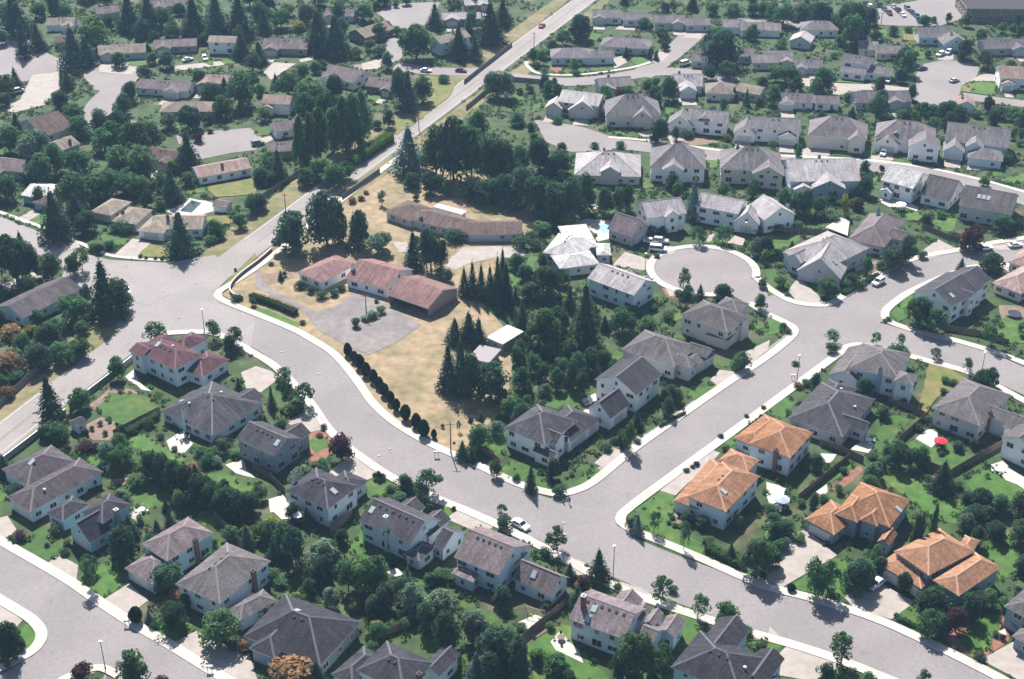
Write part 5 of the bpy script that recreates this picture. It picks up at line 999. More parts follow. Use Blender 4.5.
def crown_conifer(seed, tiers=18, drop=0.10, z0=0.10, ragged=0.25, power=0.9):
    rng = np.random.default_rng(seed); out = []
    for t in range(tiers):
        f = t / (tiers - 1); z = z0 + (1 - z0) * f ** 0.92; R = 0.5 * (1 - f) ** power + 0.015
        nb = max(4, int(17 * (1 - f) + 4)); ph = rng.uniform(0, 6.28)
        for b in range(nb):
            a = ph + 6.283 * b / nb + rng.uniform(-0.2, 0.2); L = R * rng.uniform(1 - ragged, 1.08)
            k = max(3, int(9 * (1 - f)) + 2); s = np.sqrt(np.linspace(0.08, 1, k)); w = rng.normal(size=(k, 3)) * 0.012
            p = np.stack([np.cos(a) * s * L, np.sin(a) * s * L, z - drop * s ** 1.5 * (L / 0.5) + 0.02 * s], 1) + w
            nn = unit(np.tile([np.cos(a) * 0.45, np.sin(a) * 0.45, 0.85], (k, 1)) + rng.normal(size=(k, 3)) * 0.4)
            out.append(leaf_faces(p, nn, 0.034 * (0.55 + 0.6 * (1 - f)), rng))
    m = 200; z = rng.uniform(z0, 0.9, m); th = rng.uniform(0, 6.28, m); rr = 0.28 * (1 - z) + 0.01
    d = np.stack([np.cos(th), np.sin(th), np.full(m, 0.5)], 1); p = np.stack([np.cos(th) * rr, np.sin(th) * rr, z], 1)
    out.append(leaf_faces(p, unit(d), 0.06, rng))
    V = np.concatenate(out); V[:, 2] = np.maximum(V[:, 2], 0.01); return V
def crown_oval(seed, n=1100):
    rng = np.random.default_rng(seed); z = rng.uniform(-1, 1, n); th = rng.uniform(0, 6.283, n)
    r = np.sqrt(1 - z * z) * (1 + 0.06 * np.sin(th * 3 + seed)) * np.where(z > 0, 1 - 0.22 * z, 1.0)
    d = np.stack([np.cos(th) * r, np.sin(th) * r, z], 1); p = d * np.array([0.47, 0.47, 0.49]) * rng.uniform(0.9, 1.03, n)[:, None] + np.array([0, 0, 0.5])
    p2 = (p - np.array([0, 0, 0.5])) * 0.85 + np.array([0, 0, 0.5])
    V = np.concatenate([leaf_faces(p, unit(d + rng.normal(size=(n, 3)) * 0.35), 0.06, rng), leaf_faces(p2, unit(d), 0.09, rng)]); V[:, 2] = np.maximum(V[:, 2], 0.005); return V
def crown_shrub(seed, n=9, leaf=0.05):
    return crown_round(seed, 0.0, 1.0, n + 4, 70, leaf, 0.24)
def trunk_mesh(seed, h, r, limbs, m):
    rng = random.Random(seed); b = MB(); p = Vector((0, 0, -0.02)); rr = r; k = 4
    for i in range(k):
        q = Vector((rng.uniform(-0.02, 0.02), rng.uniform(-0.02, 0.02), h * (i + 1) / k)); b.tube(p, q, rr, rr * 0.72, 7); p = q; rr *= 0.72
    for i in range(limbs):
        a = 6.283 * i / limbs + rng.uniform(-0.4, 0.4); z = h * rng.uniform(0.4, 0.85); e = rng.uniform(0.18, 0.3)
        b.tube((0, 0, z), (math.cos(a) * e * 0.6, math.sin(a) * e * 0.6, z + e * 0.55), r * 0.45, r * 0.28, 5)
        b.tube((math.cos(a) * e * 0.6, math.sin(a) * e * 0.6, z + e * 0.55), (math.cos(a) * e, math.sin(a) * e, z + e * 1.1), r * 0.28, r * 0.1, 5)
    return b.mesh('trunk', m)
KIND = {  # letter: (object name, phrase, category, material, crown builder, variants, (trunk height, radius, limbs))
 'C': ('conifer', 'dark conifer', 'tree', 'conifer', lambda s: crown_conifer(s), 5, (0.85, 0.028, 0)),
 'N': ('conifer', 'ragged tall pine', 'tree', 'conifer', lambda s: crown_conifer(s, 12, 0.06, 0.10, 0.45, 0.75), 3, (0.9, 0.03, 0)),
 'B': ('spruce', 'blue-green spruce', 'tree', 'spruce', lambda s: crown_conifer(s, 16, 0.08), 3, (0.85, 0.028, 0)),
 'D': ('leafy_tree', 'leafy green tree', 'tree', 'deciduous', lambda s: crown_round(s), 6, (0.62, 0.035, 6)),
 'K': ('shade_tree', 'dense dark green tree', 'tree', 'dark', lambda s: crown_round(s, 0.03, 1.0, 32), 5, (0.6, 0.035, 6)),
 'L': ('pale_leafy_tree', 'light green tree', 'tree', 'light', lambda s: crown_round(s, 0.05), 4, (0.6, 0.03, 6)),
 'G': ('grey_leafy_tree', 'grey-green leafy tree', 'tree', 'sage', lambda s: crown_round(s, 0.04), 3, (0.6, 0.035, 6)),
 'P': ('poplar', 'tall narrow poplar', 'tree', 'poplar', lambda s: crown_round(s, 0.02, 1.0, 38, 85, 0.036, 0.14, 'column'), 3, (0.7, 0.025, 4)),
 'R': ('plum_tree', 'purple-leaved tree', 'tree', 'plum', lambda s: crown_round(s), 3, (0.6, 0.035, 6)),
 'W': ('street_tree', 'young street tree', 'tree', 'deciduous', lambda s: crown_round(s, 0.22, 1.0, 19, 70, 0.042, 0.14, 'round', True), 4, (0.75, 0.028, 7)),
 'A': ('clipped_shrub', 'dark clipped oval shrub', 'shrub', 'arbor', lambda s: crown_oval(s), 2, None),
 'S': ('shrub', 'green shrub', 'shrub', 'deciduous', lambda s: crown_shrub(s), 4, None),
 'H': ('shrub', 'dark green shrub', 'shrub', 'dark', lambda s: crown_shrub(s), 3, None),
 'Y': ('shrub', 'yellow-green shrub', 'shrub', 'yellow', lambda s: crown_shrub(s), 2, None),
 'U': ('shrub', 'rust-coloured shrub', 'shrub', 'rust', lambda s: crown_shrub(s), 2, None),
 'V': ('shrub', 'purple shrub', 'shrub', 'plum', lambda s: crown_shrub(s), 2, None),
 'E': ('shrub', 'grey-green shrub', 'shrub', 'sage', lambda s: crown_shrub(s), 2, None),
 'F': ('shrub', 'red-flowering shrub', 'shrub', 'flower', lambda s: crown_shrub(s), 1, None),
}
TM = {}
def tree_meshes(k):
    if k not in TM:
        nm, ph, cat, lm, fn, nv, tr = KIND[k]; TM[k] = []
        for i in range(nv):
            V = fn(100 * (ord(k)) + i)
            TM[k].append((mesh_from_quads('crown' if tr else nm, V, M['leaf_' + lm]), trunk_mesh(ord(k) * 7 + i, tr[0], tr[1], tr[2], M['bark']) if tr else None))
    return TM[k]
TREES = []
def add_tree(k, p, h, w, label=None, group=None):
    ms = tree_meshes(k); cm, tm = ms[RND.randrange(len(ms))]; nm, ph, cat = KIND[k][:3]
    if tm:
        r = empty(nm, (p.x, p.y, 0), RND.uniform(0, 6.28)); link('trunk', tm, r); link('crown', cm, r)
    else:
        r = link(nm, cm); r.location = (p.x, p.y, 0); r.rotation_euler = (0, 0, RND.uniform(0, 6.28))
    r.scale = (w * RND.uniform(0.94, 1.06), w * RND.uniform(0.94, 1.06), h)
    tag(r, label, cat, group)
    TREES.append([r, k, p, h, w, label]); return r
def tree(tl, k, x, yb, yt, w, label=None, group=None):
    """x, base y, top y and crown width as they appear in the photograph"""
    px = tl(x, yb); p = at(*px); s = scale_at(p); top = tl(x, yt)[1]
    lo, hi = 0.1, 60.0
    for _ in range(30):
        mid = (lo + hi) / 2
        if proj((p.x, p.y, mid))[1] > top: lo = mid
        else: hi = mid
    h = max(0.5, lo); wm = max(0.5, w * tl.k / s) * (1.05 if k == 'A' else 1.32 if px[1] < 240 and px[0] < 580 else 1.2)
    if KIND[k][6]:                                        # crown depth also raises the silhouette: keep the outline inside
        h = max(h - 0.10 * wm, 0.8 * h)
        if k in 'CNB': h = max(h, 1.2 * wm)
    elif k == 'A': h = max(0.9 * wm, h - 0.2 * wm)
    else: h = max(0.5 * wm, h - 0.4 * wm)
    h = min(h, 30.0); wm = min(wm, 1.25 * h if KIND[k][6] else 1.8 * h)
    return add_tree(k, p, h, wm, label, group)
TREE_DATA = {
a1: "C 70 140 10 120;C 100 230 70 60;C 155 200 80 70;L 385 205 55 110;C 300 270 150 110;C 350 260 140 80;D 265 70 0 100;C 520 120 5 100;C 600 130 15 100;D 650 110 10 80;C 780 150 5 110;C 870 155 15 120;C 960 150 5 110;Y 720 150 108 60;D 620 152 110 60;D 820 172 120 50;D 478 268 200 60;D 610 255 200 60;K 665 272 195 90;D 580 312 250 65;K 525 405 320 60;D 495 455 360 60;K 485 555 430 85;G 288 335 288 70;C 250 340 265 25;K 240 435 350 100;D 300 485 400 90;D 330 545 450 90;D 420 605 500 100;K 600 592 470 120;D 672 512 440 70;K 770 520 410 90;R 790 566 515 85;V 840 532 510 25;D 832 490 440 70;K 850 422 320 90;C 900 382 300 50;D 960 425 270 110;D 1005 352 280 60;L 900 465 370 70;D 1012 282 200 60;C 965 232 160 70;D 22 385 290 70;C 65 345 260 45;D 20 425 365 60;D 42 615 490 90;G 140 645 510 110;D 222 690 560 90;D 315 690 590 100;D 480 700 570 110;D 560 720 565 120;L 700 690 632 80;R 742 655 580 85;D 800 345 270 65;D 30 85 0 90;D 160 75 5 70;D 222 45 0 60;D 490 125 80 50;D 430 120 50 70;D 10 180 110 60;U 300 300 280 40;H 470 480 455 25;D 690 150 80 60;K 720 60 0 90;D 590 60 0 80;D 950 60 0 70",
b1: "C 35 132 20 60;L 100 115 20 110;D 205 95 0 100;C 250 205 50 110;C 320 222 60 110;D 130 65 5 90;Y 172 122 82 60;D 430 85 0 110;D 490 152 80 60;R 520 132 80 45;D 560 142 98 40;D 640 232 80 115;C 715 112 0 60;C 810 232 90 85;C 850 152 50 50;C 875 242 130 55;C 935 172 20 110;C 985 100 0 70;D 790 55 0 80;D 525 278 200 45;H 490 222 170 60;D 402 232 180 60;D 268 272 230 70;D 240 292 240 50;D 190 312 250 50;D 130 385 270 90;C 80 352 290 40;D 235 425 300 110;K 310 395 290 70;S 350 292 250 60;K 585 425 260 70;C 610 440 265 75;D 665 405 290 75;D 20 382 330 50;D 40 482 420 60;P 180 668 450 62;P 225 655 430 60;P 262 640 408 66;P 312 605 415 62;P 350 605 372 70;P 395 590 350 75;P 430 562 345 60;D 530 512 430 40;H 485 512 460 40;S 450 502 440 45;D 962 385 270 80;K 938 345 280 50;D 1000 390 270 60;B 612 690 500 130;D 720 700 490 110;K 790 720 450 120;D 860 720 480 110;K 940 730 520 120;D 1000 730 540 100;D 60 690 600 80;D 212 668 622 90;D 20 100 0 60;D 560 30 0 60;D 600 20 -30 60;C 870 30 -40 50;D 455 200 150 50;H 750 330 300 40;H 745 315 305 30;K 480 40 0 70;D 330 80 0 60;S 590 130 95 30;D 345 140 60 50",
c1: "K 270 160 50 90;D 200 180 110 80;D 160 210 150 50;S 130 230 180 60;D 85 250 185 45;D 120 260 195 40;S 130 290 270 35;S 100 270 245 40;L 250 285 230 35;S 262 300 280 30;D 600 160 100 70;K 610 200 155 70;D 520 110 60 60;L 30 375 340 50;D 70 370 335 50;D 60 345 330 40;K 170 330 305 40;K 840 260 100 155;D 860 310 230 110;K 790 320 250 60;D 640 30 0 80;C 720 40 -10 50;D 800 60 0 110;D 880 80 0 90;D 960 60 0 90;D 1000 60 0 70;K 610 45 0 70;S 575 345 290 40;K 625 400 300 70;D 460 400 330 90;D 370 420 330 70;R 430 400 345 60;S 540 350 315 60;K 585 570 470 70;D 650 560 500 30;S 705 550 500 40;Y 857 560 515 40;K 590 630 570 30;S 330 590 560 40;S 435 590 545 45;D 30 640 570 80;K 110 679 540 90;K 180 690 590 90;D 940 450 430 60;C 885 400 340 35;C 935 420 345 30;S 750 640 590 40;D 985 420 380 60;K 75 520 480 60;S 180 490 450 50;C 455 230 180 30;C 548 235 185 25;C 575 240 195 25;D 20 500 440 60;H 250 300 285 20;S 700 450 420 30;D 90 560 520 50;K 1000 350 300 60",
d1: "D 60 100 0 90;D 130 80 0 90;K 180 90 0 90;K 210 110 0 80;K 300 130 0 90;K 350 170 0 100;D 330 190 40 90;D 20 80 0 60;L 430 160 110 50;D 500 140 95 60;S 560 130 100 40;D 620 110 55 50;D 660 90 60 40;D 720 90 45 25;K 540 260 180 80;D 550 300 190 60;K 530 330 270 50;K 780 240 150 70;D 860 270 190 70;S 910 290 250 60;D 220 370 260 90;D 190 390 300 60;D 30 330 250 80;D 90 330 250 80;K 110 360 300 50;D 20 420 330 60;S 320 400 340 60;D 430 480 360 70;K 450 460 350 60;K 570 400 330 40;K 715 490 390 100;K 750 510 410 70;D 620 460 400 50;S 660 450 410 60;D 920 470 410 90;D 980 480 420 80;D 1010 500 420 60;L 530 480 430 50;S 480 490 450 60;S 830 470 430 50;S 260 230 200 40;S 340 200 160 50;D 290 180 130 50;S 180 490 440 60;S 20 600 540 40;D 120 640 570 35;S 390 570 520 40;S 690 570 520 50;D 940 650 600 50;S 1000 580 540 40;R 455 679 655 40;S 160 240 210 30;S 60 170 130 40;D 850 160 110 50;D 930 130 80 40;D 1000 90 60 40;S 590 220 190 30;D 640 230 195 30;K 410 100 20 60;S 1010 560 500 30",
a2: "K 70 455 245 140;K 120 430 280 80;D 210 445 320 90;W 330 405 300 70;D 300 420 330 60;C 430 585 340 150;K 480 560 420 90;D 310 600 480 150;Y 120 655 605 65;U 50 670 590 100;D 330 650 590 110;D 150 605 550 90;D 235 660 590 80;K 200 700 600 110;N 728 335 168 135;D 862 265 190 70;S 845 290 265 60;S 880 275 255 50;D 960 232 168 60;D 1005 172 90 50;S 440 315 265 55;S 375 322 275 55;K 340 245 150 110;C 230 275 60 120;D 300 165 0 110;D 370 120 0 110;D 430 105 -20 110;D 500 90 0 110;D 560 100 0 90;C 690 125 0 90;L 645 155 105 50;D 655 80 0 60;D 30 120 10 90;D 160 140 60 50;W 640 690 592 100;W 853 678 595 70;W 932 700 615 75;H 500 250 215 70;H 465 248 215 50;H 1010 540 495 30;H 945 520 485 45;H 560 350 335 25;H 585 355 340 20;H 620 357 342 20;H 650 357 342 20;S 930 185 160 40;K 30 60 0 60;K 590 150 70 50;D 760 60 0 60;D 10 330 270 50;D 400 330 290 40;S 160 430 350 40;S 270 250 230 30",
b2: "K 150 325 150 140;K 285 305 70 140;K 330 280 100 80;C 395 315 160 70;K 420 300 150 60;G 490 332 240 105;C 630 395 230 80;K 700 405 220 100;K 740 390 270 60;G 755 442 382 105;C 832 500 380 55;C 865 510 355 55;C 900 515 365 55;C 935 525 370 55;C 965 535 330 60;C 1000 540 355 60;C 985 500 300 55;C 850 690 560 100;C 795 690 605 80;C 890 700 580 80;C 100 440 395 25;H 115 425 395 22;H 180 470 440 50;H 220 490 455 45;H 265 510 480 50;H 310 500 470 45;H 340 480 455 40;S 400 625 570 45;E 470 590 540 60;S 500 570 530 50;E 440 600 560 40;H 480 530 510 25;H 185 615 590 25;D 760 100 40 90;K 620 70 0 90;K 700 95 0 80;K 860 110 10 100;K 930 130 20 100;K 1000 140 10 90;D 640 120 90 40;W 503 140 75 30;H 640 285 250 30;U 385 130 95 40;U 420 120 90 30;U 440 95 70 25;D 200 60 -20 100;D 260 40 -60 100;D 310 70 -30 90;D 360 40 -40 90;K 60 60 0 70;K 20 50 -20 70;K 15 160 90 60;D 400 250 190 50;H 800 280 255 90;H 770 270 250 40;S 60 380 360 25",
c2: "K 40 150 -20 110;K 110 180 10 110;K 180 195 30 110;K 240 195 20 100;K 290 170 0 70;C 180 165 90 60;L 222 235 165 78;K 370 175 60 70;D 420 165 60 60;K 460 160 50 60;B 722 195 15 70;S 120 250 190 70;S 150 240 200 50;S 80 280 220 60;H 40 310 240 80;H 90 310 260 60;K 60 440 370 90;K 140 500 370 110;D 200 460 390 70;C 290 690 430 130;C 40 650 520 70;D 130 700 540 140;K 180 640 540 90;K 70 520 440 80;D 440 650 540 110;S 540 625 550 80;S 620 600 550 60;W 682 490 385 55;C 750 518 450 45;K 845 515 445 85;D 990 560 490 45;W 745 295 215 60;W 840 295 215 70;D 1000 470 430 60;S 1005 370 300 40;S 660 500 470 40;E 390 620 570 60;S 550 260 215 70;S 600 250 220 50;K 20 400 330 70;S 980 250 210 50;S 580 350 340 30;S 700 110 90 40;D 30 600 560 60;C 230 560 460 60;S 430 520 500 50;S 560 560 520 50;S 480 570 530 50",
d2: "K 495 395 290 100;K 545 375 250 70;D 395 415 340 40;D 240 505 420 85;S 320 465 425 60;C 768 408 345 46;K 885 405 320 95;R 800 320 210 105;D 935 245 165 110;D 985 230 180 60;K 600 620 490 100;D 660 650 540 90;W 888 700 580 80;W 265 690 632 60;W 430 700 640 40;W 535 700 650 35;S 50 465 395 60;Y 303 185 72 38;D 200 175 90 70;D 60 185 60 70;D 110 175 70 70;K 150 180 70 50;D 860 65 20 50;S 345 145 90 50;R 355 160 110 50;H 60 630 600 35;H 80 650 620 30;H 200 200 160 60;H 260 210 170 50;S 690 190 160 50;K 630 220 170 60;H 330 460 390 50;H 365 470 420 50;S 450 395 355 60;S 610 350 325 50;S 920 420 390 50;H 30 240 180 60;S 120 230 190 50;K 40 350 310 50;H 480 600 580 30;D 250 110 60 60;S 290 140 110 40;S 910 460 440 40;H 740 270 230 40;S 830 260 230 50;W 1010 660 600 40",
a3: "N 210 315 125 115;D 325 275 185 85;D 472 155 60 70;D 240 395 320 120;K 190 390 330 60;G 430 495 400 85;D 500 490 415 90;K 608 548 435 80;K 650 570 445 80;K 700 598 470 85;K 745 620 490 85;K 790 645 525 90;K 845 670 560 95;K 900 690 575 95;K 950 700 590 100;K 1000 690 600 80;U 40 130 0 120;K 150 110 0 120;D 250 90 0 100;D 330 70 -10 80;S 285 95 45 60;V 340 440 380 70;V 380 440 400 50;S 545 580 535 90;S 850 470 410 70;S 800 460 410 60;S 880 420 370 60;U 770 520 480 60;S 830 500 470 80;E 870 500 465 60;V 270 440 410 25;H 620 300 280 40;H 580 330 300 40;H 530 370 340 40;H 600 345 315 50;S 60 160 100 70;U 30 230 160 60;D 10 200 130 60;H 50 620 560 70;S 640 390 360 40;S 940 470 430 50;H 980 400 370 40;S 700 440 420 30;H 440 330 310 20;H 470 350 320 20;H 400 340 315 20;H 370 360 335 20;H 350 380 350 20;H 420 380 355 20;U 480 210 195 20;U 610 240 222 20;U 650 265 250 18;S 200 290 260 30;D 300 60 0 60",
b3: "W 105 175 100 80;C 65 275 180 38;W 120 215 150 50;W 190 265 160 85;R 345 475 372 92;S 265 505 450 50;U 255 385 360 30;U 235 500 470 40;H 475 555 520 25;H 490 557 512 25;H 505 557 522 25;K 595 595 530 62;W 682 625 508 110;D 660 620 570 60;C 770 200 0 90;C 820 215 -20 100;K 860 225 40 80;K 940 235 80 140;W 810 365 320 20;C 855 328 303 18;C 900 320 285 25;D 890 435 330 90;G 960 375 310 80;C 825 475 395 62;C 862 488 428 46;D 958 545 470 46;W 980 690 650 70;D 1010 305 220 70;S 535 600 570 40;H 745 350 328 14;U 790 412 400 14;S 150 290 255 80;E 170 285 260 60;S 20 640 560 60;V 790 679 662 25;H 270 355 325 25;S 100 180 160 50;S 625 600 570 50;S 580 640 600 60",
c3: "C 75 605 490 55;H 185 618 570 75;L 462 440 310 50;D 440 420 350 50;H 410 410 380 40;K 640 240 170 60;D 660 250 190 50;K 620 300 220 50;D 915 120 45 70;S 900 110 60 50;H 835 390 365 28;H 1003 275 255 20;H 935 310 290 25;H 850 440 415 35;V 735 500 480 30;H 695 525 505 25;S 720 510 490 20;H 835 500 485 20;H 430 410 390 40;S 200 285 255 40;D 40 190 100 70;D 120 160 80 60;D 200 150 60 70;D 260 140 40 70;K 320 130 20 70;K 280 220 120 60;K 180 200 110 60;D 90 130 40 60;S 60 270 200 40;K 240 190 70 60;G 130 215 165 50;K 350 90 10 60;D 20 100 20 60;D 150 60 0 70;D 230 60 -10 70;K 30 300 230 50;E 200 270 255 25;S 240 540 520 30;S 20 560 520 30;H 380 440 400 40;S 500 410 380 30",
d3: "D 255 48 0 85;W 672 75 28 55;W 795 122 68 45;K 850 180 110 60;K 885 185 105 60;S 770 215 180 40;S 710 170 130 40;S 735 180 140 40;H 700 215 190 40;D 500 505 390 85;D 610 495 420 60;C 690 600 480 100;D 450 515 470 60;K 480 470 410 50;S 760 590 540 60;K 850 679 590 90;D 920 690 610 90;K 790 660 600 70;D 1000 690 600 80;S 150 180 155 45;U 120 190 160 40;H 125 270 235 22;S 640 560 530 40;K 180 670 610 40;S 130 660 620 40;S 220 640 600 50;C 185 640 600 24;H 10 690 640 60;S 700 560 540 50;S 280 610 560 40;H 300 530 500 40;H 600 360 320 40;H 640 330 290 50;K 460 310 260 60;K 540 260 230 50;S 690 460 440 30;F 686 420 380 36;W 875 550 530 25;S 350 630 600 30;H 415 470 440 40;S 520 470 440 40;K 760 440 400 50;K 820 430 390 40;H 110 100 80 30",
a4: "V 85 120 70 50;H 45 120 95 25;S 220 100 50 50;E 190 145 115 25;K 500 200 60 110;D 470 180 80 60;K 360 260 180 70;W 365 320 190 60;K 660 320 220 120;D 700 300 210 80;K 690 465 360 110;A 545 450 382 56;B 597 450 400 40;D 880 545 410 140;K 50 590 450 90;V 90 560 510 30;R 325 690 610 85;D 540 710 560 110;V 650 700 650 60;H 930 560 545 60;U 970 560 530 60;Y 1010 110 80 40;D 850 160 110 90;D 980 100 60 90;D 920 120 60 90;U 700 350 350 60;H 620 475 450 40;S 560 60 10 40;H 30 640 580 30;K 750 390 330 60;S 265 140 110 40;H 260 180 150 40;U 990 320 250 60;S 5 600 540 30",
b4: "K 160 220 60 90;K 110 170 50 80;D 60 130 40 90;L 20 120 40 70;Y 60 70 10 70;G 250 220 110 110;K 280 300 180 90;L 420 320 170 120;D 480 340 180 90;D 370 330 190 80;L 400 400 345 100;K 520 400 290 90;K 470 420 340 70;B 608 320 225 50;G 640 420 300 100;G 740 450 310 130;K 690 480 360 90;K 760 560 400 110;G 870 520 400 130;K 960 640 460 130;D 1010 620 470 90;B 880 690 560 90;K 940 700 560 90;U 150 690 570 190;Y 110 680 600 90;S 60 430 360 110;S 70 280 220 80;H 30 250 200 60;S 540 470 430 60;U 480 480 430 50;H 570 440 390 50;H 600 470 420 50;S 740 280 230 80;K 700 300 250 60;S 780 290 250 60;S 330 260 200 60;K 340 140 80 60;U 310 360 310 40;H 550 330 290 80;H 480 330 310 60;C 590 330 300 20;C 560 335 305 20;S 830 440 390 60;H 460 560 530 60;S 900 620 580 60;U 290 140 110 40;H 985 75 10 65;K 220 300 230 60;S 500 200 180 30;S 100 310 280 60;H 270 160 120 50",
c4: "W 178 165 65 85;C 345 280 148 95;V 290 320 250 60;U 270 310 270 40;W 600 358 265 82;W 738 440 330 78;D 855 465 370 105;D 455 690 490 100;D 520 690 480 95;K 420 690 560 60;L 90 610 550 85;D 180 650 570 110;B 500 100 10 50;H 475 85 20 40;W 565 95 5 50;W 685 165 45 48;D 970 270 105 115;K 1010 230 130 70;K 760 70 20 80;K 700 50 0 70;D 900 70 20 70;S 735 545 500 40;H 135 395 350 55;K 30 690 500 90;S 40 480 440 50;S 150 480 440 40;H 640 330 300 50;S 780 140 100 60;S 940 500 480 60;H 650 70 50 25;H 625 60 40 25;H 640 40 20 25;H 420 320 290 40;H 130 190 160 60;S 990 550 530 40;K 230 690 640 70;L 20 640 560 60",
d4: "D 200 350 190 100;W 235 345 195 80;K 345 315 190 110;D 385 300 200 70;D 425 220 140 60;K 440 260 180 60;K 580 180 20 30;P 600 170 10 28;P 645 160 -30 28;P 572 175 20 26;D 640 510 405 90;R 745 490 385 90;K 690 500 420 70;W 290 620 490 100;W 612 720 635 60;A 92 326 296 36;H 845 600 570 48;K 650 420 310 120;K 840 380 310 110;D 880 400 320 80;K 800 440 330 90;S 940 400 330 60;S 400 320 270 50;H 70 100 20 80;K 30 120 50 60;H 60 160 100 60;D 30 170 120 60;S 120 130 90 60;K 900 120 40 80;D 1000 140 40 80;K 810 60 -20 90;D 870 40 -20 80;S 360 350 290 50;S 250 340 300 40;S 540 450 420 30;H 560 460 430 30;H 520 445 425 25;S 910 510 480 30;V 935 520 490 25;K 540 330 250 60;S 20 40 10 50;S 980 480 420 50;K 1010 250 180 60;S 790 30 -20 60;K 0 230 140 90",
}
for tl, s in TREE_DATA.items():
    for it in s.split(';'):
        k, x, yb, yt, w = it.split(); tree(tl, k, float(x), float(yb), float(yt), float(w))
ORD = ['first', 'second', 'third', 'fourth', 'fifth', 'sixth', 'seventh', 'eighth', 'ninth', 'tenth', 'eleventh', 'twelfth', 'thirteenth', 'fourteenth', 'fifteenth', 'sixteenth']
# more of the same wherever yards show no lawn, paving or building
def scatter(n, x0, x1, y0, y1, kinds, hr, wr, mind, tries=40):
    for _ in range(n):
        for t in range(tries):
            px, py = RND.uniform(x0, x1), RND.uniform(y0, y1); p = at(px, py)
            h = RND.uniform(*hr); w = h * RND.uniform(*wr); r = 0.36 * w
            if any(occ(p.x + a * r, p.y + b * r) for a, b in ((0, 0), (1, 0), (-1, 0), (0, 1), (0, -1))): continue
            if any((q[2] - p).length < mind + 0.3 * (q[4] + w) for q in TREES if abs(q[2].x - p.x) < 12): continue
            add_tree(RND.choice(kinds), p, h, w); break
scatter(35, -20, 480, 0, 240, 'DDDKKCCL', (8, 14), (0.65, 0.95), -0.5)
scatter(55, 520, 1044, 0, 200, 'DDKKCL', (4, 8), (0.7, 1.0), 0.2)
scatter(34, 480, 600, 290, 400, 'CCCCD', (3, 5.5), (0.5, 0.7), -0.3)
scatter(22, 0, 1024, 240, 400, 'DDKKCG', (4, 7), (0.7, 1.0), 0.2)
scatter(60, 0, 1024, 400, 690, 'DDKKGC', (3.5, 6.5), (0.7, 1.0), 0.2)
row = [(367, 62, 5, 36), (393, 87, 38, 33), (415, 112, 50, 38), (440, 142, 82, 40), (470, 167, 110, 38), (493, 192, 140, 36), (513, 222, 165, 38), (537, 250, 197, 34), (560, 282, 228, 34), (598, 318, 250, 42), (640, 347, 285, 42), (670, 382, 310, 48), (711, 391, 352, 24)]
for i, r_ in enumerate(row):
    tree(b3, 'A', *r_, label='dark clipped oval shrub, %s from the upper end of the row edging the dry lot' % ORD[i], group='oval shrubs edging the dry lot')

def hedge(tl, pts, w, h, m, label):
    P = [at(*tl(*p)) for p in pts]; rng = np.random.default_rng(hash_str(label)); c = P[0]; out = []; mb = MB()
    for a, b in zip(P[:-1], P[1:]):
        L = (b - a).length; d = (b - a).normalized(); s = Vector((-d.y, d.x, 0)); n = int(L * (w + 2 * h) * 16)
        t = rng.uniform(-0.1, L + 0.1, n); f = rng.uniform(0, w + 2 * h, n); pos = []; nor = []
        for ti, fi in zip(t, f):
            if fi < h: o, z, nn = w / 2, fi, s
            elif fi < h + w: o, z, nn = w / 2 - (fi - h), h, Vector((0, 0, 1))
            else: o, z, nn = -w / 2, fi - h - w, -s
            p = a - c + d * ti + s * o + Vector((0, 0, z)); pos.append(p); nor.append(nn)
        pos = np.array(pos) + rng.normal(size=(n, 3)) * 0.07; nor = unit(np.array(nor) + rng.normal(size=(n, 3)) * 0.5)
        out.append(leaf_faces(pos, nor, 0.17, rng))
    V = np.concatenate(out); V[:, 2] = np.maximum(V[:, 2], 0)
    root = empty('hedge', c); tag(root, label, 'hedge'); link('foliage', mesh_from_quads('foliage', V, M['leaf_' + m]), root)
    for a, b in zip(P[:-1], P[1:]):
        q = (a + b) / 2 - c; mb.box((q.x, q.y, h / 2 - 0.1), ((b - a).length, w * 0.75, h * 0.82), 0, math.atan2(b.y - a.y, b.x - a.x))
    mb.build('hedge_core', M['leaf_arbor'], root)
hedge(b2, [(-20, 512), (80, 545), (160, 580)], 2.0, 1.7, 'hedge', 'clipped dark green hedge beside the courtyard of the dry lot')
hedge(b1, [(375, 665), (430, 630), (490, 590), (535, 560)], 4.5, 3.2, 'hedge_bright', 'broad bright green hedge between the poplars and the dark tree belt')
hedge(c4, [(775, 165), (850, 200), (925, 240)], 1.8, 1.7, 'hedge', 'dense green hedge along the sidewalk below the orange-roofed corner house')
hedge(c3, [(590, 350), (650, 315), (690, 295)], 0.8, 0.8, 'hedge', 'low trimmed hedge along the straight street by the white gabled house')
hedge(a3, [(480, 395), (560, 350), (630, 310)], 1.5, 1.6, 'hedge', 'leafy hedge above the broad grey bungalow lawn')
hedge(d4, [(505, 425), (560, 460), (610, 480)], 0.8, 0.7, 'hedge', 'low dark hedge by the sidewalk below the lowest orange roof')
hedge(b3, [(100, 292), (145, 272), (175, 262)], 1.2, 1.0, 'hedge', 'pale trimmed hedge beside the driveway of the broad bungalow')
hedge(d2, [(300, 500), (370, 460), (440, 425)], 1.6, 1.2, 'hedge', 'dark hedge along the street behind the white jeep')
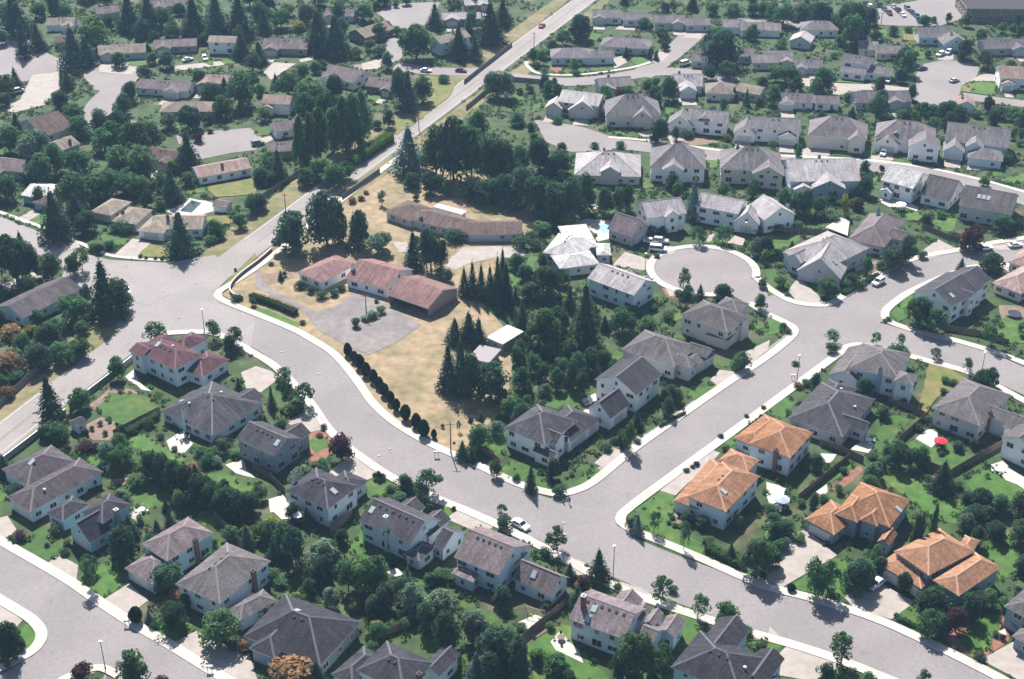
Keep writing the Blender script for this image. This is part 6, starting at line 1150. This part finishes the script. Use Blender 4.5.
# ------------------------------------------------------------------ cars
_car = {}
def car_meshes(kind):
    if kind in _car: return _car[kind]
    L, Wd = {'sedan': (4.6, 1.8), 'suv': (4.7, 1.9), 'van': (5.2, 2.0)}[kind]
    prof = {  # (x, z) silhouettes, front at +x: lower body then cabin
        'sedan': ([(-2.3, .35), (-2.3, .85), (-1.55, .95), (.85, .93), (2.15, .78), (2.3, .6), (2.3, .35)], [(-1.75, .93), (-1.15, 1.42), (.25, 1.42), (1.0, .91)]),
        'suv': ([(-2.35, .42), (-2.35, 1.0), (-2.2, 1.08), (1.0, 1.05), (2.2, .95), (2.35, .7), (2.35, .42)], [(-2.22, 1.06), (-2.05, 1.72), (.35, 1.72), (1.1, 1.04)]),
        'van': ([(-2.6, .4), (-2.6, 1.05), (-2.5, 1.12), (1.45, 1.1), (2.45, .95), (2.6, .7), (2.6, .4)], [(-2.5, 1.1), (-2.42, 1.95), (.9, 1.95), (1.75, 1.08)])}[kind]
    def prism(pr, w0, w1, mb, m=0):
        zmin = min(z for x, z in pr); zmax = max(z for x, z in pr); n = len(pr); vs = []
        for s in (-1, 1):
            for x, z in pr: w = w0 + (w1 - w0) * (z - zmin) / (zmax - zmin); vs.append((x, s * w / 2, z))
        fs = [tuple(range(n)), tuple(range(2 * n - 1, n - 1, -1))] + [(i + n, (i + 1) % n + n, (i + 1) % n, i) for i in range(n)]
        mb.add(vs, fs, m)
    body = MB(); prism(prof[0], Wd, Wd * 0.96, body)
    roof = MB(); cab = prof[1]; zt = cab[1][1]
    roof.add([(cab[1][0] - .05, -Wd * .41, zt), (cab[2][0] + .05, -Wd * .41, zt), (cab[2][0] + .05, Wd * .41, zt), (cab[1][0] - .05, Wd * .41, zt), (cab[1][0], -Wd * .36, zt + .07), (cab[2][0], -Wd * .36, zt + .06), (cab[2][0], Wd * .36, zt + .06), (cab[1][0], Wd * .36, zt + .07)],
             [(4, 5, 6, 7), (0, 1, 5, 4), (1, 2, 6, 5), (2, 3, 7, 6), (3, 0, 4, 7), (3, 2, 1, 0)])
    for (x0, z0), (x1, z1) in ((cab[0], cab[1]), (cab[2], cab[3])):                     # pillars
        for s in (-1, 1): roof.tube((x0, s * Wd * (.47 if z0 < zt else .415), z0), (x1, s * Wd * (.47 if z1 < zt else .415), z1), .06, .06, 5)
    glass = MB(); prism(cab, Wd * 0.92, Wd * 0.80, glass)
    wheel = MB(); wheel.tube((0, -.11, 0), (0, .11, 0), .33, .33, 12); wheel.tube((0, -.12, 0), (0, .12, 0), .2, .2, 8, 1)
    light = MB(); light.box((0, 0, 0), (.06, .36, .14))
    _car[kind] = dict(L=L, W=Wd, body=body, roof=roof, glass=glass.mesh('window', M['glass']), wheel=wheel.mesh('wheel', [M['tyre'], M['metal']]), head=light.mesh('headlight', M['lamp_head']), tail=light.mesh('tail_light', M['car_red']), col={})
    return _car[kind]
def car(tl, x, y, x2, y2, kind, colr, label, z=0.12):
    """(x2, y2): a point the car points at"""
    p = at(*tl(x, y)); q = at(*tl(x2, y2)); c = car_meshes(kind)
    if colr not in c['col']: c['col'][colr] = (c['body'].mesh('body', M['car_' + colr]), c['roof'].mesh('roof', M['car_' + colr]))
    r = empty('car', (p.x, p.y, z), math.atan2(q.y - p.y, q.x - p.x)); tag(r, label, 'car', 'parked and moving cars')
    link('body', c['col'][colr][0], r); link('roof', c['col'][colr][1], r); link('window', c['glass'], r)
    for sx in (-.31, .31):
        for sy in (-1, 1): o = link('wheel', c['wheel'], r); o.location = (sx * c['L'], sy * (c['W'] / 2 - .1), .33)
    for sy in (-1, 1):
        o = link('headlight', c['head'], r); o.location = (c['L'] / 2, sy * c['W'] * .34, .66)
        o = link('tail_light', c['tail'], r); o.location = (-c['L'] / 2, sy * c['W'] * .36, .75)
car(PX, 878, 284, 858, 296, 'suv', 'white', 'white jeep driving on the street below the broad hip-roofed house')
car(PX, 520.5, 527, 540, 538, 'sedan', 'white', 'white car parked by the sidewalk above the white-gabled house')
car(PX, 876, 586, 868, 592, 'sedan', 'white', 'white car on the driveway of the lowest orange-roofed house', 0.17)
car(PX, 658, 251, 668, 252, 'van', 'white', 'white pickup-sized van parked at the cul-de-sac edge, nearest the road', 0.17)
car(PX, 651, 243, 660, 244, 'sedan', 'white', 'small white car left of the other vehicles at the cul-de-sac', 0.17)
car(PX, 661, 243, 671, 244, 'suv', 'silver', 'silver car behind the white van at the cul-de-sac', 0.17)
car(PX, 542, 27, 552, 19, 'sedan', 'red', 'red car driving up the main road near the top')
car(PX, 461, 72, 472, 73, 'sedan', 'maroon', 'maroon car at the far side street mouth by the main road')
car(PX, 426, 72, 436, 73, 'sedan', 'white', 'white car parked on the far side street left of the maroon car')
car(PX, 883.5, 155, 880, 160, 'suv', 'white', 'white car on the driveway of the crescent, right side', 0.17)
car(PX, 888, 82, 884, 87, 'suv', 'white', 'white car beside the white two-storey house on the far lane', 0.17)
car(PX, 954, 82, 962, 80, 'sedan', 'silver', 'silver car in the far right turning circle', 0.17)
car(PX, 940, 56, 936, 58, 'suv', 'white', 'left of two white cars above the far turning circle', 0.17)
car(PX, 948, 54, 944, 57, 'suv', 'white', 'right of two white cars above the far turning circle', 0.17)
car(PX, 914, 67, 920, 66, 'suv', 'black', 'black car beside the far right turning circle', 0.17)
car(PX, 922, 70, 928, 69, 'sedan', 'black', 'second black car nearer the far turning circle', 0.17)
car(PX, 685, 65, 692, 63, 'van', 'white', 'white van standing at the corner of the upper branch street', 0.17)
car(PX, 205, 60, 207, 64, 'suv', 'white', 'white car in front of the far white two-storey house at upper left', 0.14)
car(PX, 188, 61, 192, 60, 'sedan', 'white', 'white car left of the far white house, beside the hedge', 0.14)
car(PX, 985, 250, 995, 249, 'sedan', 'white', 'white car parked on the right-hand street, left of two', 0.17)
car(PX, 1015, 247, 1025, 246, 'sedan', 'white', 'white car parked on the right-hand street, at the right edge', 0.17)
car(PX, 127, 292.5, 128, 296, 'sedan', 'white', 'white car half hidden by trees at the left of the junction', 0.17)
car(PX, 258, 145, 263, 144, 'suv', 'grey', 'dark car parked by the low roof left of the poplars', 0.17)
car(PX, 75, 234, 79, 236, 'sedan', 'white', 'white car in the driveway above the left street', 0.17)
car(PX, 18, 93, 26, 91, 'van', 'silver', 'pale van parked at the far left edge', 0.17)
for i in range(12):
    x = 866 + i * 4.6; y = 5 + (i % 3) * 3.4 + i * 0.55
    car(PX, x, y, x + 3, y + 2.6, ('sedan', 'suv')[i % 2], ('black', 'white', 'grey', 'black', 'blue', 'maroon', 'silver')[i % 7], '%s car, %s from left in the crowded parking place at the top right' % (('black', 'white', 'grey', 'black', 'blue', 'maroon', 'silver')[i % 7], ORD[i]), 0.17)

# ------------------------------------------------------------------ lamp posts, poles, street furniture
def pole_height(p, ytop):
    lo, hi = 1.0, 20.0
    for _ in range(30):
        mid = (lo + hi) / 2
        if proj((p.x, p.y, mid))[1] > ytop: lo = mid
        else: hi = mid
    return lo
def lamp(x, yb, yt, label):
    p = at(x, yb); h = pole_height(p, yt); r = empty('street_lamp', p); tag(r, label, 'street lamp', 'street lamps')
    b = MB(); b.tube((0, 0, 0), (0, 0, h - .3), .10, .07, 8); b.build('post', M['pole_metal'], r)
    b = MB(); b.lathe([(.16, 0), (.16, .5), (.1, .55)], 8); b.build('base', M['pole_metal'], r)
    b = MB(); b.lathe([(.1, h - .35), (.36, h - .22), (.42, h - .14), (.3, h + .0), (.1, h + .06)], 12); b.build('lamp_head', M['lamp_head'], r)
lamp(613, 579, 545.5, 'street lamp in front of the skylit house below the junction')
lamp(797, 380, 355, 'street lamp by the straight street, right of the road')
lamp(105.5, 669, 641, 'street lamp at the bottom left street corner')
lamp(645, 275, 253, 'street lamp on the left rim of the cul-de-sac')
lamp(744.5, 245, 222, 'street lamp before the garage of the white cul-de-sac house')
lamp(204.5, 331, 309, 'street lamp at the main road junction by the red-roofed house')
lamp(982, 370, 352, 'street lamp on the side street above the slim-chimneyed house')
def upole(x, yb, yt, label):
    p = at(x, yb); h = pole_height(p, yt); r = empty('utility_pole', p); tag(r, label, 'utility pole', 'timber utility poles')
    b = MB(); b.tube((0, 0, -.1), (0, 0, h), .17, .11, 8); b.build('post', M['pole_wood'], r)
    b = MB(); b.box((0, -.14, h - .6), (2.0, .1, .12)); b.build('crossarm', M['pole_wood'], r)
    for sx in (-.85, .85): b = MB(); b.lathe([(.06, h - .54), (.08, h - .42), (.03, h - .32)], 6, (sx, -.14, 0)); b.build('insulator', M['lamp_head'], r)
upole(451, 454, 422, 'bare timber pole by the dry lot sidewalk')
upole(286, 214, 193, 'timber pole on the left side of the main road')
upole(366.5, 316, 294, 'timber pole in the planted island of the ranch courtyard')
upole(419, 131, 117, 'timber pole on the right side of the main road above the tree belt')
upole(534, 53, 32, 'timber pole beside the red car near the top')
upole(881, 24, 12, 'far timber pole at the crowded parking place')
def mailbox(x, y, label, n=4):
    p = at(x, y); r = empty('mailbox', (p.x, p.y, 0.2)); tag(r, label, 'mailbox', 'roadside mailboxes')
    for sx in (-.4, .4): b = MB(); b.box((sx, 0, .5), (.1, .1, 1.0)); b.build('post', M['fence'], r)
    for i in range(n):
        b = MB(); xx = (i - (n - 1) / 2) * .34
        b.box((xx, 0, 1.18), (.28, .5, .24)); b.tube((xx, -.25, 1.3), (xx, .25, 1.3), .14, .14, 8); b.build('letter_box', M['lamp_head'], r)
mailbox(436.5, 457, 'row of pale mailboxes by the sidewalk at the dry lot')
mailbox(127.5, 626, 'row of mailboxes on the lower left street sidewalk')
mailbox(793, 380, 'row of pale mailboxes left of the straight street lamp')
mailbox(210, 672, 'row of mailboxes beside the bottom-left driveway')
p = at(235.5, 271); b = MB(); b.box((0, 0, .55), (.7, .6, 1.1)); b.box((0, 0, 1.13), (.8, .7, .06)); b.box((0, -.31, .6), (.5, .03, .8)); o = b.build('utility_box', M['pole_metal']); o.location = p; tag(o, 'small dark utility box on the grass beside the junction wall', 'utility box')
# basketball hoop
p = at(821, 383); r = empty('basketball_hoop', p, math.radians(50)); tag(r, 'basketball hoop on a pole in the driveway of the turreted house', 'basketball hoop')
b = MB(); b.tube((0, 0, 0), (0, 0, 3.0), .08, .08, 8); b.tube((0, 0, 2.9), (.6, 0, 3.2), .06, .06, 6); b.build('post', M['pole_metal'], r)
b = MB(); b.box((.65, 0, 3.4), (.06, 1.6, 1.0)); b.build('backboard', M['fence'], r)
b = MB()
for i in range(10):
    t0, t1 = i * .628, (i + 1) * .628; b.tube((.95 + .23 * math.cos(t0), .23 * math.sin(t0), 3.05), (.95 + .23 * math.cos(t1), .23 * math.sin(t1), 3.05), .02, .02, 4)
b.build('rim', M['cloth_red'], r)
# patio things
def umbrella(x, y, rad, m, label, h=2.4):
    p = at(x, y); r = empty('patio_umbrella', (p.x, p.y, .1)); tag(r, label, 'umbrella')
    b = MB(); b.tube((0, 0, 0), (0, 0, h + .2), .04, .03, 6); b.build('pole', M['metal'], r)
    n = 8; vs = [(0, 0, h + .25)] + [(rad * math.cos(i * 2 * math.pi / n), rad * math.sin(i * 2 * math.pi / n), h - .35) for i in range(n)] + [(rad * .97 * math.cos(i * 2 * math.pi / n), rad * .97 * math.sin(i * 2 * math.pi / n), h - .55) for i in range(n)]
    fs = [(0, 1 + i, 1 + (i + 1) % n) for i in range(n)] + [(1 + i, 1 + n + i, 1 + n + (i + 1) % n, 1 + (i + 1) % n) for i in range(n)]
    mesh_obj('canopy', vs, fs, M[m], r)
    b = MB()
    for i in range(n): b.tube((0, 0, h + .18), (rad * .96 * math.cos(i * 2 * math.pi / n), rad * .96 * math.sin(i * 2 * math.pi / n), h - .4), .015, .015, 4)
    b.build('rib', M['metal'], r)
    b = MB(); b.lathe([(.3, 0), (.3, .08), (.08, .12)], 10); b.build('base', M['metal'], r)
umbrella(781.5, 507, 1.75, 'cloth_blue', 'lavender-blue patio umbrella between the orange-roofed houses')
umbrella(939.5, 448, 1.6, 'cloth_red', 'red patio umbrella on the square lawn patio')
umbrella(900.5, 210, 1.7, 'cloth_white', 'white patio umbrella behind the white house with the bright roof')
umbrella(299, 522, 1.4, 'cloth_white', 'white patio umbrella beside the dark pyramid-roofed house')
def table(x, y, label, rad=.75, m='cloth_white', chairs=4):
    p = at(x, y); r = empty('patio_table', (p.x, p.y, .1)); tag(r, label, 'table', 'patio tables')
    b = MB(); b.lathe([(rad, .70), (rad, .75), (rad * .9, .76)], 14); b.build('table_top', M[m], r)
    for i in range(4):
        t = i * math.pi / 2 + .4; b = MB(); b.tube((rad * .6 * math.cos(t), rad * .6 * math.sin(t), 0), (rad * .5 * math.cos(t), rad * .5 * math.sin(t), .7), .03, .03, 5); b.build('leg', M['metal'], r)
    for i in range(chairs):
        t = i * 2 * math.pi / chairs; c = empty('patio_chair', (p.x + (rad + .5) * math.cos(t), p.y + (rad + .5) * math.sin(t), .1), t)
        tag(c, ['right', 'rear', 'left', 'front'][i] + ' chair at the ' + label, 'chair', 'garden chairs')
        b = MB(); b.box((0, 0, .43), (.5, .5, .05)); b.build('seat', M[m], c); b = MB(); b.box((.24, 0, .72), (.05, .5, .55)); b.build('backrest', M[m], c)
        for sx in (-.2, .2):
            for sy in (-.2, .2): b = MB(); b.tube((sx, sy, 0), (sx, sy, .42), .025, .025, 4); b.build('leg', M['metal'], c)
table(897, 208, 'white table by the bright-roofed house', 0.8)
table(998, 472, 'white table on the terrace at the right edge', 0.9)
table(183, 439, 'white table on the bungalow terrace', 0.9)
table(109, 469, 'pale table on the lawn behind the left-edge house', 0.7)
table(868, 442, 'pale table behind the low grey house', 0.8)
table(561, 640, 'dark table on the terrace of the skylit house', 0.8, 'fence')
table(142, 512, 'white table behind the bright blue house', 0.8)
table(590, 402, 'white table behind the white steep-gabled house', 0.8)
table(779, 510, 'white table under the lavender umbrella', 0.7)
# trampoline
p = at(1014, 316); r = empty('trampoline', p); tag(r, 'round dark trampoline on the bare yard at the right edge', 'trampoline')
b = MB(); b.lathe([(1.9, .88), (1.9, .9), (.2, .9)], 20); b.build('mat', M['cloth_dark'], r)
b = MB()
for i in range(20):
    t0, t1 = i * math.pi / 10, (i + 1) * math.pi / 10; b.tube((2.05 * math.cos(t0), 2.05 * math.sin(t0), .9), (2.05 * math.cos(t1), 2.05 * math.sin(t1), .9), .05, .05, 5, 0, False)
b.build('ring', M['metal'], r)
for i in range(6): t = i * math.pi / 3; b = MB(); b.tube((2.05 * math.cos(t), 2.05 * math.sin(t), 0), (2.05 * math.cos(t), 2.05 * math.sin(t), .9), .04, .04, 5); b.build('leg', M['metal'], r)
# timber play frame
p = at(535, 617); r = empty('play_frame', p, math.radians(-20)); tag(r, 'timber swing frame behind the white-gabled house', 'swing set')
b = MB(); b.tube((-2, 0, 2.2), (2, 0, 2.2), .07, .07, 6); b.build('beam', M['deckwood'], r)
for sx in (-2, 2):
    for sy in (-.9, .9): b = MB(); b.tube((sx, sy, 0), (sx, 0, 2.2), .06, .06, 6); b.build('leg', M['deckwood'], r)
for sx in (-.8, .8):
    b = MB(); b.box((sx, 0, .5), (.5, .2, .05)); b.tube((sx - .22, 0, .5), (sx - .22, 0, 2.2), .015, .015, 4); b.tube((sx + .22, 0, .5), (sx + .22, 0, 2.2), .015, .015, 4); b.build('swing_seat', M['deckwood'], r)
# timber deck beside the broad hip-roofed house
P4 = [at(*d2(*q), .9) for q in ((228, 228), (318, 262), (327, 200), (290, 190))]; c = P4[0]
r = empty('timber_deck', (c.x, c.y, 0)); tag(r, 'sunny timber deck beside the broad hip-roofed house', 'deck')
n = 18
for i in range(n):
    a = P4[0].lerp(P4[3], i / n); b_ = P4[1].lerp(P4[2], i / n); a2_ = P4[0].lerp(P4[3], (i + .94) / n); b2_ = P4[1].lerp(P4[2], (i + .94) / n)
    top = [q - Vector((c.x, c.y, 0)) for q in (a, b_, b2_, a2_)]; lo = [q - Vector((0, 0, .08)) for q in top]
    mesh_obj('plank', top + lo, [(0, 1, 2, 3), (0, 4, 5, 1), (1, 5, 6, 2), (2, 6, 7, 3), (3, 7, 4, 0), (7, 6, 5, 4)], M['patio'], r)
for q in P4: b = MB(); q = q - Vector((c.x, c.y, 0)); b.box((q.x, q.y, .42), (.2, .2, .82)); b.build('post', M['deckwood'], r)

# ------------------------------------------------------------------ the two walkers
def skinned(name, verts, edges, radii, mats):
    bm_me = bpy.data.meshes.new(name); bm_me.from_pydata(verts, edges, []); o = link(name, bm_me)
    bm = bmesh.new(); bm.from_mesh(bm_me); lay = bm.verts.layers.skin.verify()
    bm.verts.ensure_lookup_table()
    for i, v in enumerate(bm.verts): v[lay].radius = (radii[i], radii[i]); v[lay].use_root = (i == 0)
    bm.to_mesh(bm_me); bm.free()
    md = o.modifiers.new('skin', 'SKIN'); md.use_smooth_shade = True
    sd = o.modifiers.new('subsurf', 'SUBSURF'); sd.levels = 1; sd.render_levels = 1
    bm_me.materials.append(mats); return o
# adult walking towards the camera side
V = [(0, 0, .95), (0, 0, 1.15), (0, 0, 1.38), (0, 0, 1.52), (0, 0.01, 1.62), (0, .02, 1.74),
     (.10, 0, .90), (.11, -.10, .50), (.11, .06, .09), (.11, -.06, .04), (-.10, 0, .90), (-.11, .14, .50), (-.11, .30, .12), (-.11, .20, .04),
     (.19, 0, 1.40), (.25, .08, 1.14), (.24, -.06, .90), (.24, -.12, .80), (-.19, 0, 1.40), (-.25, -.08, 1.14), (-.24, -.20, .92), (-.24, -.27, .83)]
Ee = [(0, 1), (1, 2), (2, 3), (3, 4), (4, 5), (0, 6), (6, 7), (7, 8), (8, 9), (0, 10), (10, 11), (11, 12), (12, 13), (2, 14), (14, 15), (15, 16), (16, 17), (2, 18), (18, 19), (19, 20), (20, 21)]
Rr = [.15, .14, .16, .06, .10, .085, .10, .07, .05, .045, .10, .07, .05, .045, .07, .05, .04, .035, .07, .05, .04, .035]
o = skinned('person', V, Ee, Rr, M['cloth_dark']); p = at(569.5, 504.5); o.location = (p.x, p.y, .12); o.rotation_euler = (0, 0, math.radians(40)); tag(o, 'person in dark clothes walking on the road at the junction', 'person')
b = MB(); b.lathe([(.06, 1.55), (.10, 1.60), (.105, 1.68), (.07, 1.77), (.02, 1.79)], 10, (0, .015, 0)); b.box((0, -.10, 1.66), (.03, .04, .05)); hd = b.build('face', M['skin'], o)
b = MB(); b.lathe([(.112, 1.67), (.112, 1.72), (.08, 1.79), (.02, 1.815)], 10, (0, .03, 0)); b.build('hair', M['fur'], o)
# dog beside
V = [(0, .0, .52), (0, .28, .55), (0, .40, .68), (0, .52, .74), (0, .64, .70), (0, -.28, .53), (0, -.42, .62), (0, -.50, .74),
     (.09, .24, .45), (.09, .25, .24), (.09, .22, .04), (-.09, .24, .45), (-.09, .20, .24), (-.09, .26, .04), (.09, -.26, .42), (.09, -.36, .24), (.09, -.30, .04), (-.09, -.26, .42), (-.09, -.34, .24), (-.09, -.26, .04)]
Ee = [(0, 1), (1, 2), (2, 3), (3, 4), (0, 5), (5, 6), (6, 7), (1, 8), (8, 9), (9, 10), (1, 11), (11, 12), (12, 13), (5, 14), (14, 15), (15, 16), (5, 17), (17, 18), (18, 19)]
Rr = [.13, .15, .09, .09, .05, .12, .03, .02, .06, .04, .035, .06, .04, .035, .08, .04, .035, .08, .04, .035]
o = skinned('dog', V, Ee, Rr, M['fur']); p = at(563.5, 503.5); o.location = (p.x, p.y, .12); o.rotation_euler = (0, 0, math.radians(20)); tag(o, 'small brown dog walking beside the person at the junction', 'dog')

# ------------------------------------------------------------------ labels for trees and shrubs: which kind, beside which house
from collections import defaultdict
refs = [h for h in HOUSES]
by = defaultdict(list)
for rec in TREES:
    r, k, p, h, w, lab = rec
    if lab: continue
    hh = min(refs, key=lambda q: (q['c'] - p).length); q = proj((p.x, p.y, 0)); dx, dy = q[0] - hh['px'][0], q[1] - hh['px'][1]
    rel = ('right of' if dx > 0 else 'left of') if abs(dx) > 1.4 * abs(dy) else ('below' if dy > 0 else 'behind')
    adj = ('tall ' if h > 11 else 'small ' if h < 5 else '') if KIND[k][6] else ('large ' if w > 4 else 'little ' if w < 1.6 else '')
    ph = KIND[k][1].replace('tall ', '').replace('young ', '') if adj else KIND[k][1]
    by[(adj + ph, rel, hh['loc'])].append((q[0], rec))
for (ph, rel, loc), lst in by.items():
    lst.sort(key=lambda t: t[0]); n = len(lst)
    for i, (x, rec) in enumerate(lst):
        pos = '' if n == 1 else (', leftmost' if i == 0 else ', rightmost' if i == n - 1 else ', %s from left' % ORD[min(i, 15)])
        lb = '%s %s %s%s' % (ph, rel, loc, pos)
        rec[0]["label"] = lb if len(lb.split()) <= 16 else lb.replace('dense ', '').replace(' leafy', '').replace(' from left', '')
        rec[0]["group"] = ('shrubs' if not KIND[rec[1]][6] else 'trees') + ' of the neighbourhood'

# ------------------------------------------------------------------ low planting that nobody could count
rngu = np.random.default_rng(5); pos, nor, siz = [], [], []
free = np.argwhere(OCC == 0); acc = 0; sel = rngu.permutation(len(free))
for i in sel:
    gy, gx = free[i]; x = GX0 + (gx + rngu.random()) * GS; y = GY0 + (gy + rngu.random()) * GS; q = proj((x, y, 0))
    if not (-30 < q[0] < 1054 and -20 < q[1] < 700): continue
    if math.sin(x * 0.21 + 2 * math.sin(y * 0.13)) + math.sin(y * 0.27 + 1.7 * math.sin(x * 0.17)) < -0.35: continue
    acc += 1
    if acc > 15000: break
    r = rngu.uniform(0.35, 0.95); m = 14; d = unit(rngu.normal(size=(m, 3)) + np.array([0, 0, 0.5])); d[:, 2] = np.abs(d[:, 2])
    pos.append(np.array([x, y, 0.05]) + d * np.array([r, r, r * rngu.uniform(0.5, 1.1)])); nor.append(unit(d + rngu.normal(size=(m, 3)) * 0.5)); siz.append(np.full(m, r * 0.42))
for a, b in EDGES:
    L_ = (b - a).length; k = int(L_ / 1.3)
    for j in range(k):
        if rngu.random() > 0.42: continue
        q = a.lerp(b, (j + rngu.random()) / k); x, y = q.x + rngu.normal() * 0.35, q.y + rngu.normal() * 0.35
        if occ(x, y) in (3, 4) or any(occ(x + u_, y + v_) == 3 for u_, v_ in ((1, 0), (-1, 0), (0, 1), (0, -1))): continue
        r = rngu.uniform(0.25, 0.75); m = 20; d = unit(rngu.normal(size=(m, 3)) + np.array([0, 0, 0.5])); d[:, 2] = np.abs(d[:, 2])
        pos.append(np.array([x, y, 0.08]) + d * np.array([r, r, r * rngu.uniform(0.8, 1.5)])); nor.append(unit(d + rngu.normal(size=(m, 3)) * 0.5)); siz.append(np.full(m, r * 0.4))
pos = np.concatenate(pos); nor = np.concatenate(nor); siz = np.concatenate(siz)
V = leaf_faces(pos, nor, siz, rngu)
o = link('undergrowth', mesh_from_quads('undergrowth', V, M['leaf_under'])); tag(o, 'low mixed green planting filling the yards between lawns', 'undergrowth', kind='stuff')
# ------------------------------------------------------------------ haze
hz = bpy.data.materials.new('haze'); hz.use_nodes = True; nt = hz.node_tree; nt.nodes.remove(nt.nodes['Principled BSDF'])
vol = nt.nodes.new('ShaderNodeVolumePrincipled'); vol.inputs['Color'].default_value = (0.45, 0.70, 1.0, 1); vol.inputs['Density'].default_value = 0.00012; vol.inputs['Anisotropy'].default_value = 0.0
nt.links.new(vol.outputs[0], nt.nodes['Material Output'].inputs['Volume'])
b = MB(); b.box((0, 450, 99.5), (1400, 1300, 201)); o = b.build('haze', hz); tag(o, 'pale summer haze over the whole neighbourhood', 'haze', kind='stuff')
print('COUNTS trees', len(TREES), 'houses', len(HOUSES), 'objects', len(bpy.data.objects))
